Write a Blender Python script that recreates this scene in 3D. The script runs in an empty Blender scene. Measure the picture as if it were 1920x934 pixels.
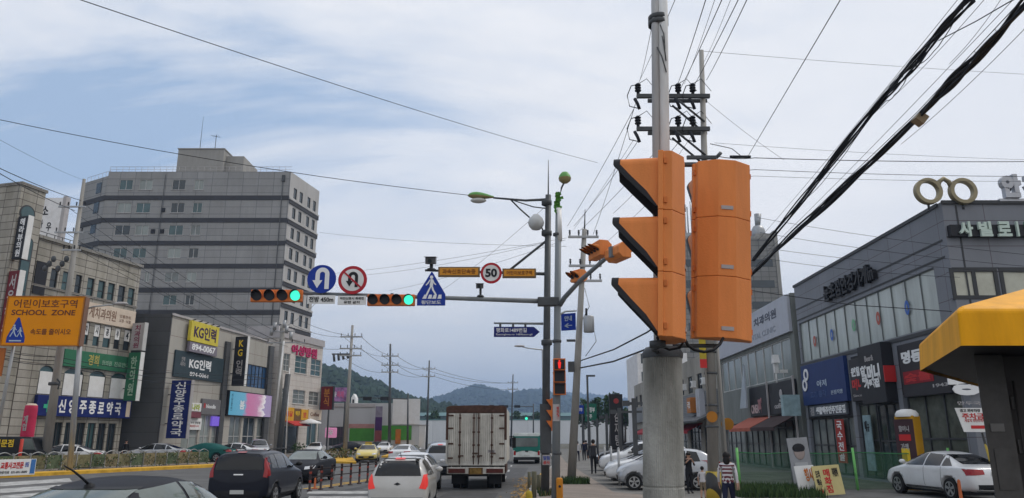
import bpy, bmesh, math, random
from mathutils import Vector, Matrix
from mathutils.bvhtree import BVHTree
random.seed(7)
R = math.radians
scene = bpy.context.scene
C = scene.collection

# ------------------------------------------------------------------ camera
F = 1387.0; PITCH = R(14.28); CAMZ = 2.0
CP, SP = math.cos(PITCH), math.sin(PITCH)
cam = bpy.data.cameras.new('camera'); camo = bpy.data.objects.new('camera', cam); C.objects.link(camo)
camo.location = (0, 0, CAMZ); camo.rotation_euler = (R(90) + PITCH, 0, 0)
cam.sensor_width = 36.0; cam.lens = F / 1920 * 36; cam.clip_start = 0.05; cam.clip_end = 20000
scene.camera = camo
# ------------------------------------------------------------------ sky, sun, exposure
SUN_EL, SUN_AZ = 52, 62          # azimuth measured from +Y (ahead) towards +X (right)
world = bpy.data.worlds.new('World'); scene.world = world; world.use_nodes = True
nt = world.node_tree; N = nt.nodes; LK = nt.links; N.clear()
def nd(t, **k):
    n = N.new(t)
    for a, b in k.items(): setattr(n, a, b)
    return n
def lk(a, b): LK.new(a, b)
out = nd('ShaderNodeOutputWorld'); bg = nd('ShaderNodeBackground'); bg.inputs[1].default_value = 0.1
sky = nd('ShaderNodeTexSky', sky_type='NISHITA', sun_disc=False, sun_elevation=R(SUN_EL), sun_rotation=R(SUN_AZ),
         air_density=1.0, dust_density=1.2, ozone_density=1.5)
tc = nd('ShaderNodeTexCoord'); sep = nd('ShaderNodeSeparateXYZ'); lk(tc.outputs['Generated'], sep.inputs[0])
def math_(op, a, b=None, clamp=False):
    n = nd('ShaderNodeMath', operation=op, use_clamp=clamp)
    for i, v in ((0, a), (1, b)):
        if v is None: continue
        if isinstance(v, (int, float)): n.inputs[i].default_value = v
        else: lk(v, n.inputs[i])
    return n.outputs[0]
zz = math_('ADD', math_('MAXIMUM', sep.outputs[2], 0.0), 0.16)
px_ = math_('DIVIDE', sep.outputs[0], zz); py_ = math_('DIVIDE', sep.outputs[1], zz)
cb = nd('ShaderNodeCombineXYZ'); lk(px_, cb.inputs[0]); lk(py_, cb.inputs[1])
def noise_(scale, detail, rough, dist=0.0, off=(0, 0, 0), sc=(1, 1, 1)):
    mp = nd('ShaderNodeMapping'); mp.inputs['Location'].default_value = off; mp.inputs['Scale'].default_value = sc
    lk(cb.outputs[0], mp.inputs[0])
    n = nd('ShaderNodeTexNoise'); n.inputs['Scale'].default_value = scale; n.inputs['Detail'].default_value = detail
    n.inputs['Roughness'].default_value = rough; n.inputs['Distortion'].default_value = dist
    lk(mp.outputs[0], n.inputs['Vector']); return n.outputs['Fac']
def ramp_(fac, stops):
    r = nd('ShaderNodeValToRGB'); e = r.color_ramp.elements
    while len(e) < len(stops): e.new(0.5)
    for k, (p, c) in enumerate(stops):
        e[k].position = p; e[k].color = (c[0], c[1], c[2], 1) if hasattr(c, '__len__') else (c, c, c, 1)
    lk(fac, r.inputs[0]); return r.outputs[0]
def mix_(fac, a, b):
    m = nd('ShaderNodeMix', data_type='RGBA')
    if isinstance(fac, (int, float)): m.inputs[0].default_value = fac
    else: lk(fac, m.inputs[0])
    for i, v in ((6, a), (7, b)):
        if isinstance(v, tuple): m.inputs[i].default_value = (*v, 1)
        else: lk(v, m.inputs[i])
    return m.outputs[2]
n1 = noise_(0.95, 10, 0.60, 0.5, (3.1, 1.7, 0), (0.75, 1.25, 1))
n2 = noise_(1.7, 6, 0.6, 0.3, (8.3, 2.2, 0), (0.8, 1.2, 1))
n3 = noise_(0.5, 4, 0.5, 0.2, (1.3, 6.2, 0), (1, 1, 1))
# cover grows to the right and overhead; the blue gaps sit low on the left as in the photograph
cov = math_('ADD', n1, math_('MULTIPLY', sep.outputs[0], 0.20))
mask = ramp_(cov, [(0.27, 0.0), (0.38, 0.66), (0.50, 1.0)])
thick = mix_(ramp_(n2, [(0.34, 0), (0.66, 1)]), (7.5, 7.7, 8.15), (8.8, 8.8, 8.95))
thick = mix_(ramp_(n3, [(0.35, 0.0), (0.62, 0.75)]), thick, (8.7, 8.7, 8.9))
blue = mix_(0.72, sky.outputs[0], (4.3, 5.6, 7.5))
skyc = mix_(mask, blue, thick)
low = ramp_(sep.outputs[2], [(0.0, 1.0), (0.09, 0.75), (0.24, 0.0)])
skyc = mix_(low, skyc, (6.7, 7.0, 7.4))
LK.new(skyc, bg.inputs[0]); LK.new(bg.outputs[0], out.inputs[0])
sl = bpy.data.lights.new('sun', 'SUN'); sl.energy = 1.3; sl.angle = R(14); sl.color = (1.0, 0.95, 0.88)
so = bpy.data.objects.new('sun', sl); C.objects.link(so)
sd = Vector((math.sin(R(SUN_AZ)) * math.cos(R(SUN_EL)), math.cos(R(SUN_AZ)) * math.cos(R(SUN_EL)), math.sin(R(SUN_EL))))
so.rotation_euler = sd.to_track_quat('Z', 'Y').to_euler(); so.location = sd * 60
scene.view_settings.view_transform = 'Standard'; scene.view_settings.look = 'None'
scene.view_settings.exposure = 0.22; scene.view_settings.gamma = 1.0; scene.view_settings.use_curve_mapping = False
scene.cycles.max_bounces = 6; scene.cycles.transparent_max_bounces = 8

# ------------------------------------------------------------------ where a pixel of the photograph lies in the place
def ray(u, v):
    x = (u - 960) / F; y = -(v - 467) / F
    return Vector((x, CP - SP * y, SP + CP * y))
def P(u, v, Y):
    d = ray(u, v); t = Y / d.y
    return Vector((d.x * t, Y, CAMZ + d.z * t))
def G(u, v, z=0.0):
    d = ray(u, v); t = (z - CAMZ) / d.z
    return Vector((d.x * t, d.y * t, z))
# ------------------------------------------------------------------ tags
def tag(o, label=None, cat=None, group=None, kind=None):
    if label: o['label'] = label
    if cat: o['category'] = cat
    if group: o['group'] = group
    if kind: o['kind'] = kind
    return o
def thing(name, label, cat, loc=(0, 0, 0), rotz=0.0, group=None):
    o = bpy.data.objects.new(name, None); C.objects.link(o); o.empty_display_size = 0.3
    o.location = loc; o.rotation_euler = (0, 0, rotz)
    W[o.name] = Matrix.Translation(Vector(loc)) @ Matrix.Rotation(rotz, 4, 'Z')
    return tag(o, label, cat, group)
W = {}
def copy_tree(o, loc=None, rotz=None, label=None, group=None, parent=None):
    c = o.copy(); C.objects.link(c)
    if parent is not None: c.parent = parent
    for ch in list(o.children): copy_tree(ch, parent=c)
    if loc is not None: c.location = loc
    if rotz is not None: c.rotation_euler = (0, 0, rotz)
    if label: c['label'] = label
    if group: c['group'] = group
    return c
# ------------------------------------------------------------------ materials
MATS = {}
def mat(name, col, rough=0.6, metal=0.0, dirt=0.25, dscale=1.5, bump=0.0, spec=0.22, coat=0.0, emit=None, es=1.0, streak=False):
    if name in MATS: return MATS[name]
    m = bpy.data.materials.new(name); m.use_nodes = True; t = m.node_tree; b = t.nodes['Principled BSDF']
    b.inputs['Roughness'].default_value = rough; b.inputs['Metallic'].default_value = metal
    b.inputs['Specular IOR Level'].default_value = spec; b.inputs['Coat Weight'].default_value = coat
    b.inputs['Coat Roughness'].default_value = 0.06
    b.inputs['Base Color'].default_value = (*col, 1)
    if emit: b.inputs['Emission Color'].default_value = (*emit, 1); b.inputs['Emission Strength'].default_value = es
    if dirt > 0:
        g = t.nodes.new('ShaderNodeNewGeometry'); mp = t.nodes.new('ShaderNodeMapping')
        mp.inputs['Scale'].default_value = (dscale, dscale, dscale * (0.18 if streak else 1))
        n = t.nodes.new('ShaderNodeTexNoise'); n.inputs['Scale'].default_value = 1.0; n.inputs['Detail'].default_value = 8; n.inputs['Roughness'].default_value = 0.65
        r = t.nodes.new('ShaderNodeValToRGB'); e = r.color_ramp.elements
        k0 = 1 - dirt; k1 = 1 + dirt * 0.45
        e[0].position = 0.3; e[0].color = (col[0] * k0, col[1] * k0 * 0.985, col[2] * k0 * 0.96, 1)
        e[1].position = 0.68; e[1].color = (min(col[0] * k1, 0.95), min(col[1] * k1, 0.95), min(col[2] * k1, 0.95), 1)
        t.links.new(g.outputs['Position'], mp.inputs[0]); t.links.new(mp.outputs[0], n.inputs['Vector'])
        t.links.new(n.outputs['Fac'], r.inputs[0]); t.links.new(r.outputs[0], b.inputs['Base Color'])
        if bump > 0:
            n2 = t.nodes.new('ShaderNodeTexNoise'); n2.inputs['Scale'].default_value = dscale * 14; n2.inputs['Detail'].default_value = 4
            bp = t.nodes.new('ShaderNodeBump'); bp.inputs['Strength'].default_value = bump; bp.inputs['Distance'].default_value = 0.02
            t.links.new(g.outputs['Position'], n2.inputs['Vector']); t.links.new(n2.outputs['Fac'], bp.inputs['Height'])
            t.links.new(bp.outputs[0], b.inputs['Normal'])
    MATS[name] = m; return m
def tile(name, col, joint, w, h, ms=0.012, rough=0.6, offset=0.0, var=0.12, dirt=0.2, ang=0.0):
    """tiles or panels of w x h metres with joints; ang turns the plan so that x runs along the facade"""
    if name in MATS: return MATS[name]
    m = bpy.data.materials.new(name); m.use_nodes = True; t = m.node_tree; b = t.nodes['Principled BSDF']
    b.inputs['Roughness'].default_value = rough; b.inputs['Specular IOR Level'].default_value = 0.2
    g = t.nodes.new('ShaderNodeNewGeometry'); mp = t.nodes.new('ShaderNodeMapping'); mp.vector_type = 'POINT'
    mp.inputs['Rotation'].default_value = (0, 0, -ang)
    s = t.nodes.new('ShaderNodeSeparateXYZ'); a = t.nodes.new('ShaderNodeMath'); c = t.nodes.new('ShaderNodeCombineXYZ')
    t.links.new(g.outputs['Position'], mp.inputs[0]); t.links.new(mp.outputs[0], s.inputs[0])
    t.links.new(s.outputs[0], a.inputs[0]); t.links.new(s.outputs[1], a.inputs[1])
    t.links.new(a.outputs[0], c.inputs[0]); t.links.new(s.outputs[2], c.inputs[1])
    br = t.nodes.new('ShaderNodeTexBrick'); br.offset = offset; br.squash = 1.0
    br.inputs['Scale'].default_value = 1.0; br.inputs['Mortar Size'].default_value = ms
    br.inputs['Brick Width'].default_value = w; br.inputs['Row Height'].default_value = h; br.inputs['Bias'].default_value = 0.0
    br.inputs['Color1'].default_value = (*[x * (1 - var) for x in col], 1); br.inputs['Color2'].default_value = (*[min(x * (1 + var), .9) for x in col], 1)
    br.inputs['Mortar'].default_value = (*joint, 1)
    t.links.new(c.outputs[0], br.inputs['Vector'])
    n = t.nodes.new('ShaderNodeTexNoise'); n.inputs['Scale'].default_value = 0.55; n.inputs['Detail'].default_value = 9; n.inputs['Roughness'].default_value = 0.7
    m2 = t.nodes.new('ShaderNodeMapping'); m2.inputs['Scale'].default_value = (1, 1, 0.25)
    t.links.new(g.outputs['Position'], m2.inputs[0]); t.links.new(m2.outputs[0], n.inputs['Vector'])
    r = t.nodes.new('ShaderNodeValToRGB'); e = r.color_ramp.elements
    e[0].position = 0.3; e[0].color = (1 - dirt, 1 - dirt, 1 - dirt * 1.1, 1); e[1].position = 0.65; e[1].color = (1, 1, 1, 1)
    t.links.new(n.outputs['Fac'], r.inputs[0])
    mx = t.nodes.new('ShaderNodeMix'); mx.data_type = 'RGBA'; mx.blend_type = 'MULTIPLY'; mx.inputs[0].default_value = 1
    t.links.new(br.outputs['Color'], mx.inputs[6]); t.links.new(r.outputs[0], mx.inputs[7]); t.links.new(mx.outputs[2], b.inputs['Base Color'])
    bp = t.nodes.new('ShaderNodeBump'); bp.inputs['Strength'].default_value = 0.35; bp.inputs['Distance'].default_value = 0.01; bp.invert = True
    t.links.new(br.outputs['Fac'], bp.inputs['Height']); t.links.new(bp.outputs[0], b.inputs['Normal'])
    MATS[name] = m; return m
def glow(name, col, emit, es): return mat(name, col, 0.3, dirt=0, emit=emit, es=es)

# ------------------------------------------------------------------ mesh builder
# parts of which a thing has several: each separate piece becomes a mesh of its own
SPLIT = {'corner_post', 'strap', 'pilaster', 'tower_window', 'chamfer_window', 'drain_pipe', 'signal_bracket', 'bracket', 'vent_box', 'roof_vent', 'facade_band', 'side_band', 'chamfer_band', 'ledge',
         'spot_lamp', 'window_sticker', 'hanger', 'collar', 'band', 'post_trim', 'signal_head', 'switches', 'side_conduit', 'conduit', 'wheel', 'fuse_box', 'support', 'mullion', 'side_mirror', 'lintel', 'cornice', 'arm', 'post', 'prop', 'fitting', 'bumper_trim', 'insulator'}
class MB:
    def __init__(s, T=None): s.v = []; s.f = []; s.m = []; s.s = []; s.T = T or Matrix()
    def add(s, vs, fs, mi=0, sm=False):
        o = len(s.v); s.v += [s.T @ Vector(p) for p in vs]
        for f in fs: s.f.append([o + i for i in f]); s.m.append(mi); s.s.append(sm)
        return s
    def box(s, x0, x1, y0, y1, z0, z1, mi=0):
        return s.add([(x0, y0, z0), (x1, y0, z0), (x1, y1, z0), (x0, y1, z0), (x0, y0, z1), (x1, y0, z1), (x1, y1, z1), (x0, y1, z1)],
                     [(0, 3, 2, 1), (4, 5, 6, 7), (0, 1, 5, 4), (1, 2, 6, 5), (2, 3, 7, 6), (3, 0, 4, 7)], mi)
    def cyl(s, a, b, r0, r1=None, n=12, mi=0, cap=True):
        a = Vector(a); b = Vector(b); r1 = r0 if r1 is None else r1
        d = (b - a).normalized(); q = d.to_track_quat('Z', 'Y'); X = q @ Vector((1, 0, 0)); Y = q @ Vector((0, 1, 0))
        vs = []
        for c, r in ((a, r0), (b, r1)):
            for k in range(n):
                t = 2 * math.pi * k / n; vs.append(c + X * (math.cos(t) * r) + Y * (math.sin(t) * r))
        s.add(vs, [(k, (k + 1) % n, n + (k + 1) % n, n + k) for k in range(n)], mi, True)
        if cap: s.add(vs[:n], [tuple(reversed(range(n)))], mi); s.add(vs[n:], [tuple(range(n))], mi)
        return s
    def tube(s, pts, r, n=6, mi=0):
        pts = [Vector(p) for p in pts]; vs = []; m = len(pts)
        for i, p in enumerate(pts):
            d = (pts[min(i + 1, m - 1)] - pts[max(i - 1, 0)]).normalized(); q = d.to_track_quat('Z', 'Y')
            X = q @ Vector((1, 0, 0)); Y = q @ Vector((0, 1, 0)); rr = r[i] if hasattr(r, '__len__') else r
            for k in range(n):
                t = 2 * math.pi * k / n; vs.append(p + X * (math.cos(t) * rr) + Y * (math.sin(t) * rr))
        fs = [(i * n + k, i * n + (k + 1) % n, (i + 1) * n + (k + 1) % n, (i + 1) * n + k) for i in range(m - 1) for k in range(n)]
        s.add(vs, fs, mi, True); s.add(vs[:n], [tuple(reversed(range(n)))], mi); s.add(vs[-n:], [tuple(range(n))], mi)
        return s
    def prism(s, poly, y0, y1, mi=0, ax='y', mside=None):
        n = len(poly)
        def pt(p, y): return (p[0], y, p[1]) if ax == 'y' else ((y, p[0], p[1]) if ax == 'x' else (p[0], p[1], y))
        vs = [pt(p, y0) for p in poly] + [pt(p, y1) for p in poly]
        s.add(vs, [tuple(range(n)), tuple(reversed(range(n, 2 * n)))], mi)
        s.add(vs, [(k, n + k, n + (k + 1) % n, (k + 1) % n) for k in range(n)], mi if mside is None else mside); return s
    def lathe(s, c, prof, n=16, mi=0, sm=True):
        c = Vector(c); vs = []
        for r, z in prof:
            for k in range(n):
                t = 2 * math.pi * k / n; vs.append(c + Vector((math.cos(t) * r, math.sin(t) * r, z)))
        m = len(prof)
        s.add(vs, [(i * n + k, i * n + (k + 1) % n, (i + 1) * n + (k + 1) % n, (i + 1) * n + k) for i in range(m - 1) for k in range(n)], mi, sm)
        return s
    def ball(s, c, rx, ry=None, rz=None, n=12, mi=0):
        ry = ry or rx; rz = rz or rx; c = Vector(c); vs = []; h = max(5, n // 2)
        for i in range(h + 1):
            a = math.pi * i / h
            for k in range(n):
                t = 2 * math.pi * k / n
                vs.append(c + Vector((rx * math.sin(a) * math.cos(t), ry * math.sin(a) * math.sin(t), rz * math.cos(a))))
        return s.add(vs, [(i * n + k, (i + 1) * n + k, (i + 1) * n + (k + 1) % n, i * n + (k + 1) % n) for i in range(h) for k in range(n)], mi, True)
    def islands(s):
        r = list(range(len(s.v)))
        def find(a):
            while r[a] != a: r[a] = r[r[a]]; a = r[a]
            return a
        for f in s.f:
            for i in f[1:]: r[find(i)] = find(f[0])
        at = {}
        for i, p in enumerate(s.v):      # pieces that share a corner are one piece
            k = (round(p.x, 4), round(p.y, 4), round(p.z, 4))
            if k in at: r[find(i)] = find(at[k])
            else: at[k] = i
        out = {}
        for k, f in enumerate(s.f): out.setdefault(find(f[0]), []).append(k)
        res = []
        for ks in out.values():
            q = MB(); ids = {}
            for k in ks:
                for i in s.f[k]:
                    if i not in ids: ids[i] = len(q.v); q.v.append(s.v[i])
                q.f.append([ids[i] for i in s.f[k]]); q.m.append(s.m[k]); q.s.append(s.s[k])
            res.append(q)
        return res
    def build(s, name, mats, parent=None, bev=0.0, seg=2, label=None):
        if name in SPLIT and parent is not None:
            q = s.islands()
            if 1 < len(q) < 100: return [k._build(name, mats, parent, bev, seg, label) for k in q][0]
        return s._build(name, mats, parent, bev, seg, label)
    def _build(s, name, mats, parent=None, bev=0.0, seg=2, label=None):
        vs = s.v
        if parent is not None:
            Wm = W.get(parent.name)
            if Wm is not None: inv = Wm.inverted(); vs = [inv @ v for v in vs]
        base = None
        if parent is None and vs:
            base = Vector(((min(v.x for v in vs) + max(v.x for v in vs)) / 2, (min(v.y for v in vs) + max(v.y for v in vs)) / 2, min(v.z for v in vs)))
            vs = [v - base for v in vs]
        me = bpy.data.meshes.new(name); me.from_pydata([tuple(v) for v in vs], [], s.f)
        mats = mats if isinstance(mats, (list, tuple)) else [mats]
        for m in mats: me.materials.append(m)
        for p, mi, sm in zip(me.polygons, s.m, s.s): p.material_index = mi; p.use_smooth = sm
        bm = bmesh.new(); bm.from_mesh(me); bmesh.ops.remove_doubles(bm, verts=bm.verts, dist=1e-5)
        bmesh.ops.recalc_face_normals(bm, faces=bm.faces); bm.to_mesh(me); bm.free()
        o = bpy.data.objects.new(name, me); C.objects.link(o)
        if parent is not None: o.parent = parent; W[o.name] = W.get(parent.name, Matrix())
        elif base is not None: o.location = base; W[o.name] = Matrix.Translation(base)
        if bev > 0:
            b = o.modifiers.new('bevel', 'BEVEL'); b.width = bev; b.segments = seg; b.limit_method = 'ANGLE'; b.angle_limit = R(40)
        if label: o['label'] = label
        return o
class Fr:
    """an upright facade plane from A to B (plan points): x along it, y into the building, z up"""
    def __init__(s, A, B, z=0.0):
        s.A = Vector((A[0], A[1], z)); d = Vector((B[0] - A[0], B[1] - A[1])); s.L = d.length; s.ang = math.atan2(d.y, d.x)
        s.T = Matrix.Translation(s.A) @ Matrix.Rotation(s.ang, 4, 'Z'); s.inv = s.T.inverted()
    def px(s, u, v, y=0.0):
        o = s.inv @ Vector((0, 0, CAMZ)); d = s.inv.to_3x3() @ ray(u, v); t = (y - o.y) / d.y; p = o + d * t
        return p.x, p.z
    def rect(s, u0, v0, u1, v1, y=0.0):
        """x0,x1,z0,z1 of a sign whose left edge centre / right edge centre and top/bottom are given at its middle"""
        um = (u0 + u1) / 2; x0 = s.px(u0, (v0 + v1) / 2, y)[0]; x1 = s.px(u1, (v0 + v1) / 2, y)[0]
        return x0, x1, s.px(um, v1, y)[1], s.px(um, v0, y)[1]
    def mb(s): return MB(s.T)
# ------------------------------------------------------------------ lettering
_TX = {}
def text_data(body, bold=0.0, depth=0.01, sp=1.0):
    k = (body, bold, depth, sp)
    if k in _TX: return _TX[k]
    cu = bpy.data.curves.new('lettering', 'FONT'); cu.body = body; cu.size = 1; cu.offset = bold; cu.extrude = 0; cu.resolution_u = 3
    cu.align_x = 'CENTER'; cu.space_line = sp
    o = bpy.data.objects.new('lettering_tmp', cu); C.objects.link(o)
    dg = bpy.context.evaluated_depsgraph_get(); dg.update(); me = o.evaluated_get(dg).to_mesh()
    vs = [v.co.copy() for v in me.vertices]; fs = [list(p.vertices) for p in me.polygons]
    o.evaluated_get(dg).to_mesh_clear(); bpy.data.objects.remove(o); bpy.data.curves.remove(cu)
    if vs:
        x0 = min(v.x for v in vs); x1 = max(v.x for v in vs); y0 = min(v.y for v in vs); y1 = max(v.y for v in vs)
        vs = [((v.x - x0) / max(x1 - x0, 1e-6), (v.y - y0) / max(y1 - y0, 1e-6)) for v in vs]
    _TX[k] = (vs, fs); return _TX[k]
def put_text(mb, body, x0, x1, z0, z1, y, mi=0, bold=0.02, depth=0.012, sp=1.0):
    """lettering on the plane y (front towards -y), filling the box, as thin raised solid letters"""
    vs, fs = text_data(body, bold, depth, sp)
    if not vs: return
    n = len(vs)
    pts = [(x0 + a * (x1 - x0), y, z0 + b * (z1 - z0)) for a, b in vs]
    mb.add(pts, fs, mi)
    ed = {}
    for f in fs:
        for i in range(len(f)):
            e = (f[i], f[(i + 1) % len(f)]); k = (min(e), max(e)); ed[k] = ed.get(k, 0) + 1
    bk = [(p[0], y + depth, p[2]) for p in pts]
    mb.add(pts + bk, [(a, b, b + n, a + n) for (a, b), c in ed.items() if c == 1], mi)
# ------------------------------------------------------------------ shared materials
lin = lambda r, g, b: tuple(((c / 255) / 12.92 if c / 255 <= 0.04045 else ((c / 255 + 0.055) / 1.055) ** 2.4) for c in (r, g, b))
asphalt = mat('asphalt', (0.115, 0.115, 0.115), 0.85, dirt=0.35, dscale=0.6, bump=0.5)
pave = tile('paving', (0.255, 0.215, 0.185), (0.12, 0.115, 0.11), 0.3, 0.3, 0.008, 0.85)
kerbm = mat('kerb_stone', (0.30, 0.295, 0.28), 0.85, dscale=2, bump=0.3)
earth = mat('earth', (0.13, 0.125, 0.10), 0.95, dirt=0.5, dscale=0.35, bump=0.5)
lotm = mat('lot_ground', (0.13, 0.135, 0.11), 0.95, dirt=0.5, dscale=0.8, bump=0.6)
white_paint = mat('road_white', (0.42, 0.42, 0.41), 0.8, dirt=0.65, dscale=2.2)
yellow_paint = mat('road_yellow', (0.62, 0.36, 0.04), 0.8, dirt=0.35, dscale=1.6)
metal = mat('galvanised_steel', (0.36, 0.37, 0.38), 0.45, 0.5, dirt=0.25, dscale=3, streak=True)
metal_lt = mat('bright_galvanised', (0.78, 0.78, 0.77), 0.4, 0.0, dirt=0.3, dscale=5, streak=True)
metal_dk = mat('dark_grey_paint', (0.075, 0.08, 0.085), 0.5, dirt=0.25, dscale=2)
metal_mid = mat('grey_blue_paint', (0.20, 0.22, 0.235), 0.5, dirt=0.2, dscale=2, streak=True)
concrete = mat('concrete', (0.31, 0.30, 0.28), 0.9, dirt=0.35, dscale=1.3, bump=0.3, streak=True)
black = mat('black_rubber', (0.012, 0.012, 0.014), 0.6, dirt=0.0)
blackp = mat('black_panel', (0.022, 0.022, 0.026), 0.5, dirt=0.2)
wirem = mat('cable_sheath', (0.02, 0.022, 0.028), 0.6, dirt=0)
orange = mat('signal_orange', (0.75, 0.245, 0.066), 0.5, dirt=0.16, dscale=6, bump=0.12, streak=True)
orange_dk = mat('signal_orange_old', (0.62, 0.17, 0.04), 0.55, dirt=0.2, dscale=5)
whitep = mat('white_panel', (0.72, 0.72, 0.71), 0.5, dirt=0.12)
whitel = mat('white_letter', (0.78, 0.78, 0.78), 0.5, dirt=0)
blackl = mat('black_letter', (0.015, 0.015, 0.018), 0.5, dirt=0)
redl = mat('red_letter', (0.50, 0.03, 0.03), 0.5, dirt=0)
yellowl = mat('yellow_letter', (0.75, 0.52, 0.03), 0.5, dirt=0)
navy = mat('navy_panel', (0.012, 0.022, 0.13), 0.45, dirt=0.1)
blue = mat('road_sign_blue', (0.006, 0.035, 0.30), 0.4, dirt=0.06)
signred = mat('road_sign_red', (0.42, 0.018, 0.03), 0.4, dirt=0.06)
frame_dk = mat('window_frame_dark', (0.05, 0.052, 0.055), 0.5, dirt=0)
frame_lt = mat('window_frame_light', (0.5, 0.5, 0.49), 0.5, dirt=0.1)
glass_dk = mat('glass_dark', (0.025, 0.035, 0.04), 0.08, dirt=0.3, dscale=0.5, spec=0.6)
glass_teal = mat('glass_teal', (0.045, 0.095, 0.10), 0.1, dirt=0.4, dscale=0.4, spec=0.6)
glass_mid = mat('glass_blind', (0.16, 0.18, 0.175), 0.15, dirt=0.4, dscale=0.6, spec=0.6)
glass_blue = mat('glass_blue', (0.03, 0.085, 0.19), 0.08, dirt=0.45, dscale=0.35, spec=0.6)
glass_pale = mat('glass_pale_blind', (0.27, 0.30, 0.285), 0.16, dirt=0.35, dscale=0.5, spec=0.5, streak=True)
GL = [glass_dk, glass_teal, glass_mid, glass_teal, glass_pale]

# ------------------------------------------------------------------ building helpers
def wall_front(mb, x0, x1, z0, z1, holes, y=0.0, rv=0.18, mi=0, mrev=None):
    """a wall sheet with real openings (x0,x1,z0,z1) and their reveals"""
    xs = sorted({x0, x1, *[h[0] for h in holes], *[h[1] for h in holes]}); zs = sorted({z0, z1, *[h[2] for h in holes], *[h[3] for h in holes]})
    xs = [a for a in xs if x0 <= a <= x1]; zs = [a for a in zs if z0 <= a <= z1]
    for i in range(len(xs) - 1):
        for j in range(len(zs) - 1):
            cx = (xs[i] + xs[i + 1]) / 2; cz = (zs[j] + zs[j + 1]) / 2
            if any(h[0] < cx < h[1] and h[2] < cz < h[3] for h in holes): continue
            mb.add([(xs[i], y, zs[j]), (xs[i + 1], y, zs[j]), (xs[i + 1], y, zs[j + 1]), (xs[i], y, zs[j + 1])], [(0, 1, 2, 3)], mi)
    r = mi if mrev is None else mrev
    for a, b, c, d in holes:
        mb.add([(a, y, c), (b, y, c), (b, y, d), (a, y, d), (a, y + rv, c), (b, y + rv, c), (b, y + rv, d), (a, y + rv, d)],
               [(0, 1, 5, 4), (1, 2, 6, 5), (2, 3, 7, 6), (3, 0, 4, 7)], r)
def wall_body(fr, parent, mats, L0, L1, H, depth, holes, rv=0.18, mi_side=0, name='wall', z0=0.0):
    mb = fr.mb(); wall_front(mb, L0, L1, z0, H, holes, 0, rv)
    mb.add([(L0, 0, z0), (L0, depth, z0), (L0, depth, H), (L0, 0, H)], [(0, 1, 2, 3)], mi_side)
    mb.add([(L1, 0, z0), (L1, depth, z0), (L1, depth, H), (L1, 0, H)], [(0, 1, 2, 3)], mi_side)
    mb.add([(L0, depth, z0), (L1, depth, z0), (L1, depth, H), (L0, depth, H)], [(0, 1, 2, 3)], mi_side)
    mb.add([(L0, rv, H), (L1, rv, H), (L1, depth, H), (L0, depth, H), (L0, 0, H), (L1, 0, H)], [(0, 1, 2, 3), (4, 5, 1, 0)], mi_side)
    mb.add([(L0, rv, z0), (L1, rv, z0), (L1, rv, H), (L0, rv, H)], [(0, 1, 2, 3)], mi_side)
    return mb.build(name, mats, parent)
def window(fr, parent, x0, x1, z0, z1, fm, gm, nx=1, nz=0, y=0.06, fw=0.05, sill=None, name='window'):
    """frame with mullions as the part, its pane as the sub-part"""
    f = fr.mb(); d = 0.05
    f.box(x0, x1, y, y + d, z0, z0 + fw); f.box(x0, x1, y, y + d, z1 - fw, z1)
    f.box(x0, x0 + fw, y, y + d, z0 + fw, z1 - fw); f.box(x1 - fw, x1, y, y + d, z0 + fw, z1 - fw)
    for k in range(1, nx + 1):
        c = x0 + (x1 - x0) * k / (nx + 1); f.box(c - fw / 2, c + fw / 2, y + .003, y + d, z0 + fw, z1 - fw)
    for k in range(1, nz + 1):
        c = z0 + (z1 - z0) * k / (nz + 1); f.box(x0 + fw, x1 - fw, y + .006, y + d, c - fw / 2, c + fw / 2)
    if sill is not None: f.box(x0 - .06, x1 + .06, -0.07, -0.003, z0 - 0.08, z0 - 0.005, 1)
    o = f.build(name, [fm, sill or fm], parent)
    p = fr.mb(); p.box(x0 + .01, x1 - .01, y + d + .004, y + d + .02, z0 + .01, z1 - .01); p.build('pane', gm, o)
    return o
def sign(fr, name, label, x0, x1, z0, z1, m, texts=(), cat='shop sign', th=0.16, y=0.0, edge=None, group=None, bev=0.015):
    """a sign box fixed on a facade; texts: (body, material, fx0, fx1, fz0, fz1[, bold])"""
    o = fr.mb().box(x0, x1, y - th, y - 0.004, z0, z1).build(name, m, None, bev)
    tag(o, label, cat, group)
    if edge: fr.mb().box(x0 - .03, x1 + .03, y - th + .03, y - .005, z0 - .03, z0 - .004).box(x0 - .03, x1 + .03, y - th + .03, y - .005, z1 + .004, z1 + .03).build('edge_trim', edge, o)
    by = {}
    for t in texts: by.setdefault(t[1].name, []).append(t)
    for k, ts in by.items():
        mb = fr.mb()
        for t in ts:
            put_text(mb, t[0], x0 + (x1 - x0) * t[2], x0 + (x1 - x0) * t[3], z0 + (z1 - z0) * t[4], z0 + (z1 - z0) * t[5], y - th - .014, 0, t[6] if len(t) > 6 else .02, .0125)
        mb.build('lettering', ts[0][1], o)
    return o
def panel(fr, mb, x0, x1, z0, z1, y, th, mi=0): mb.box(x0, x1, y - th, y, z0, z1, mi)

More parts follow.
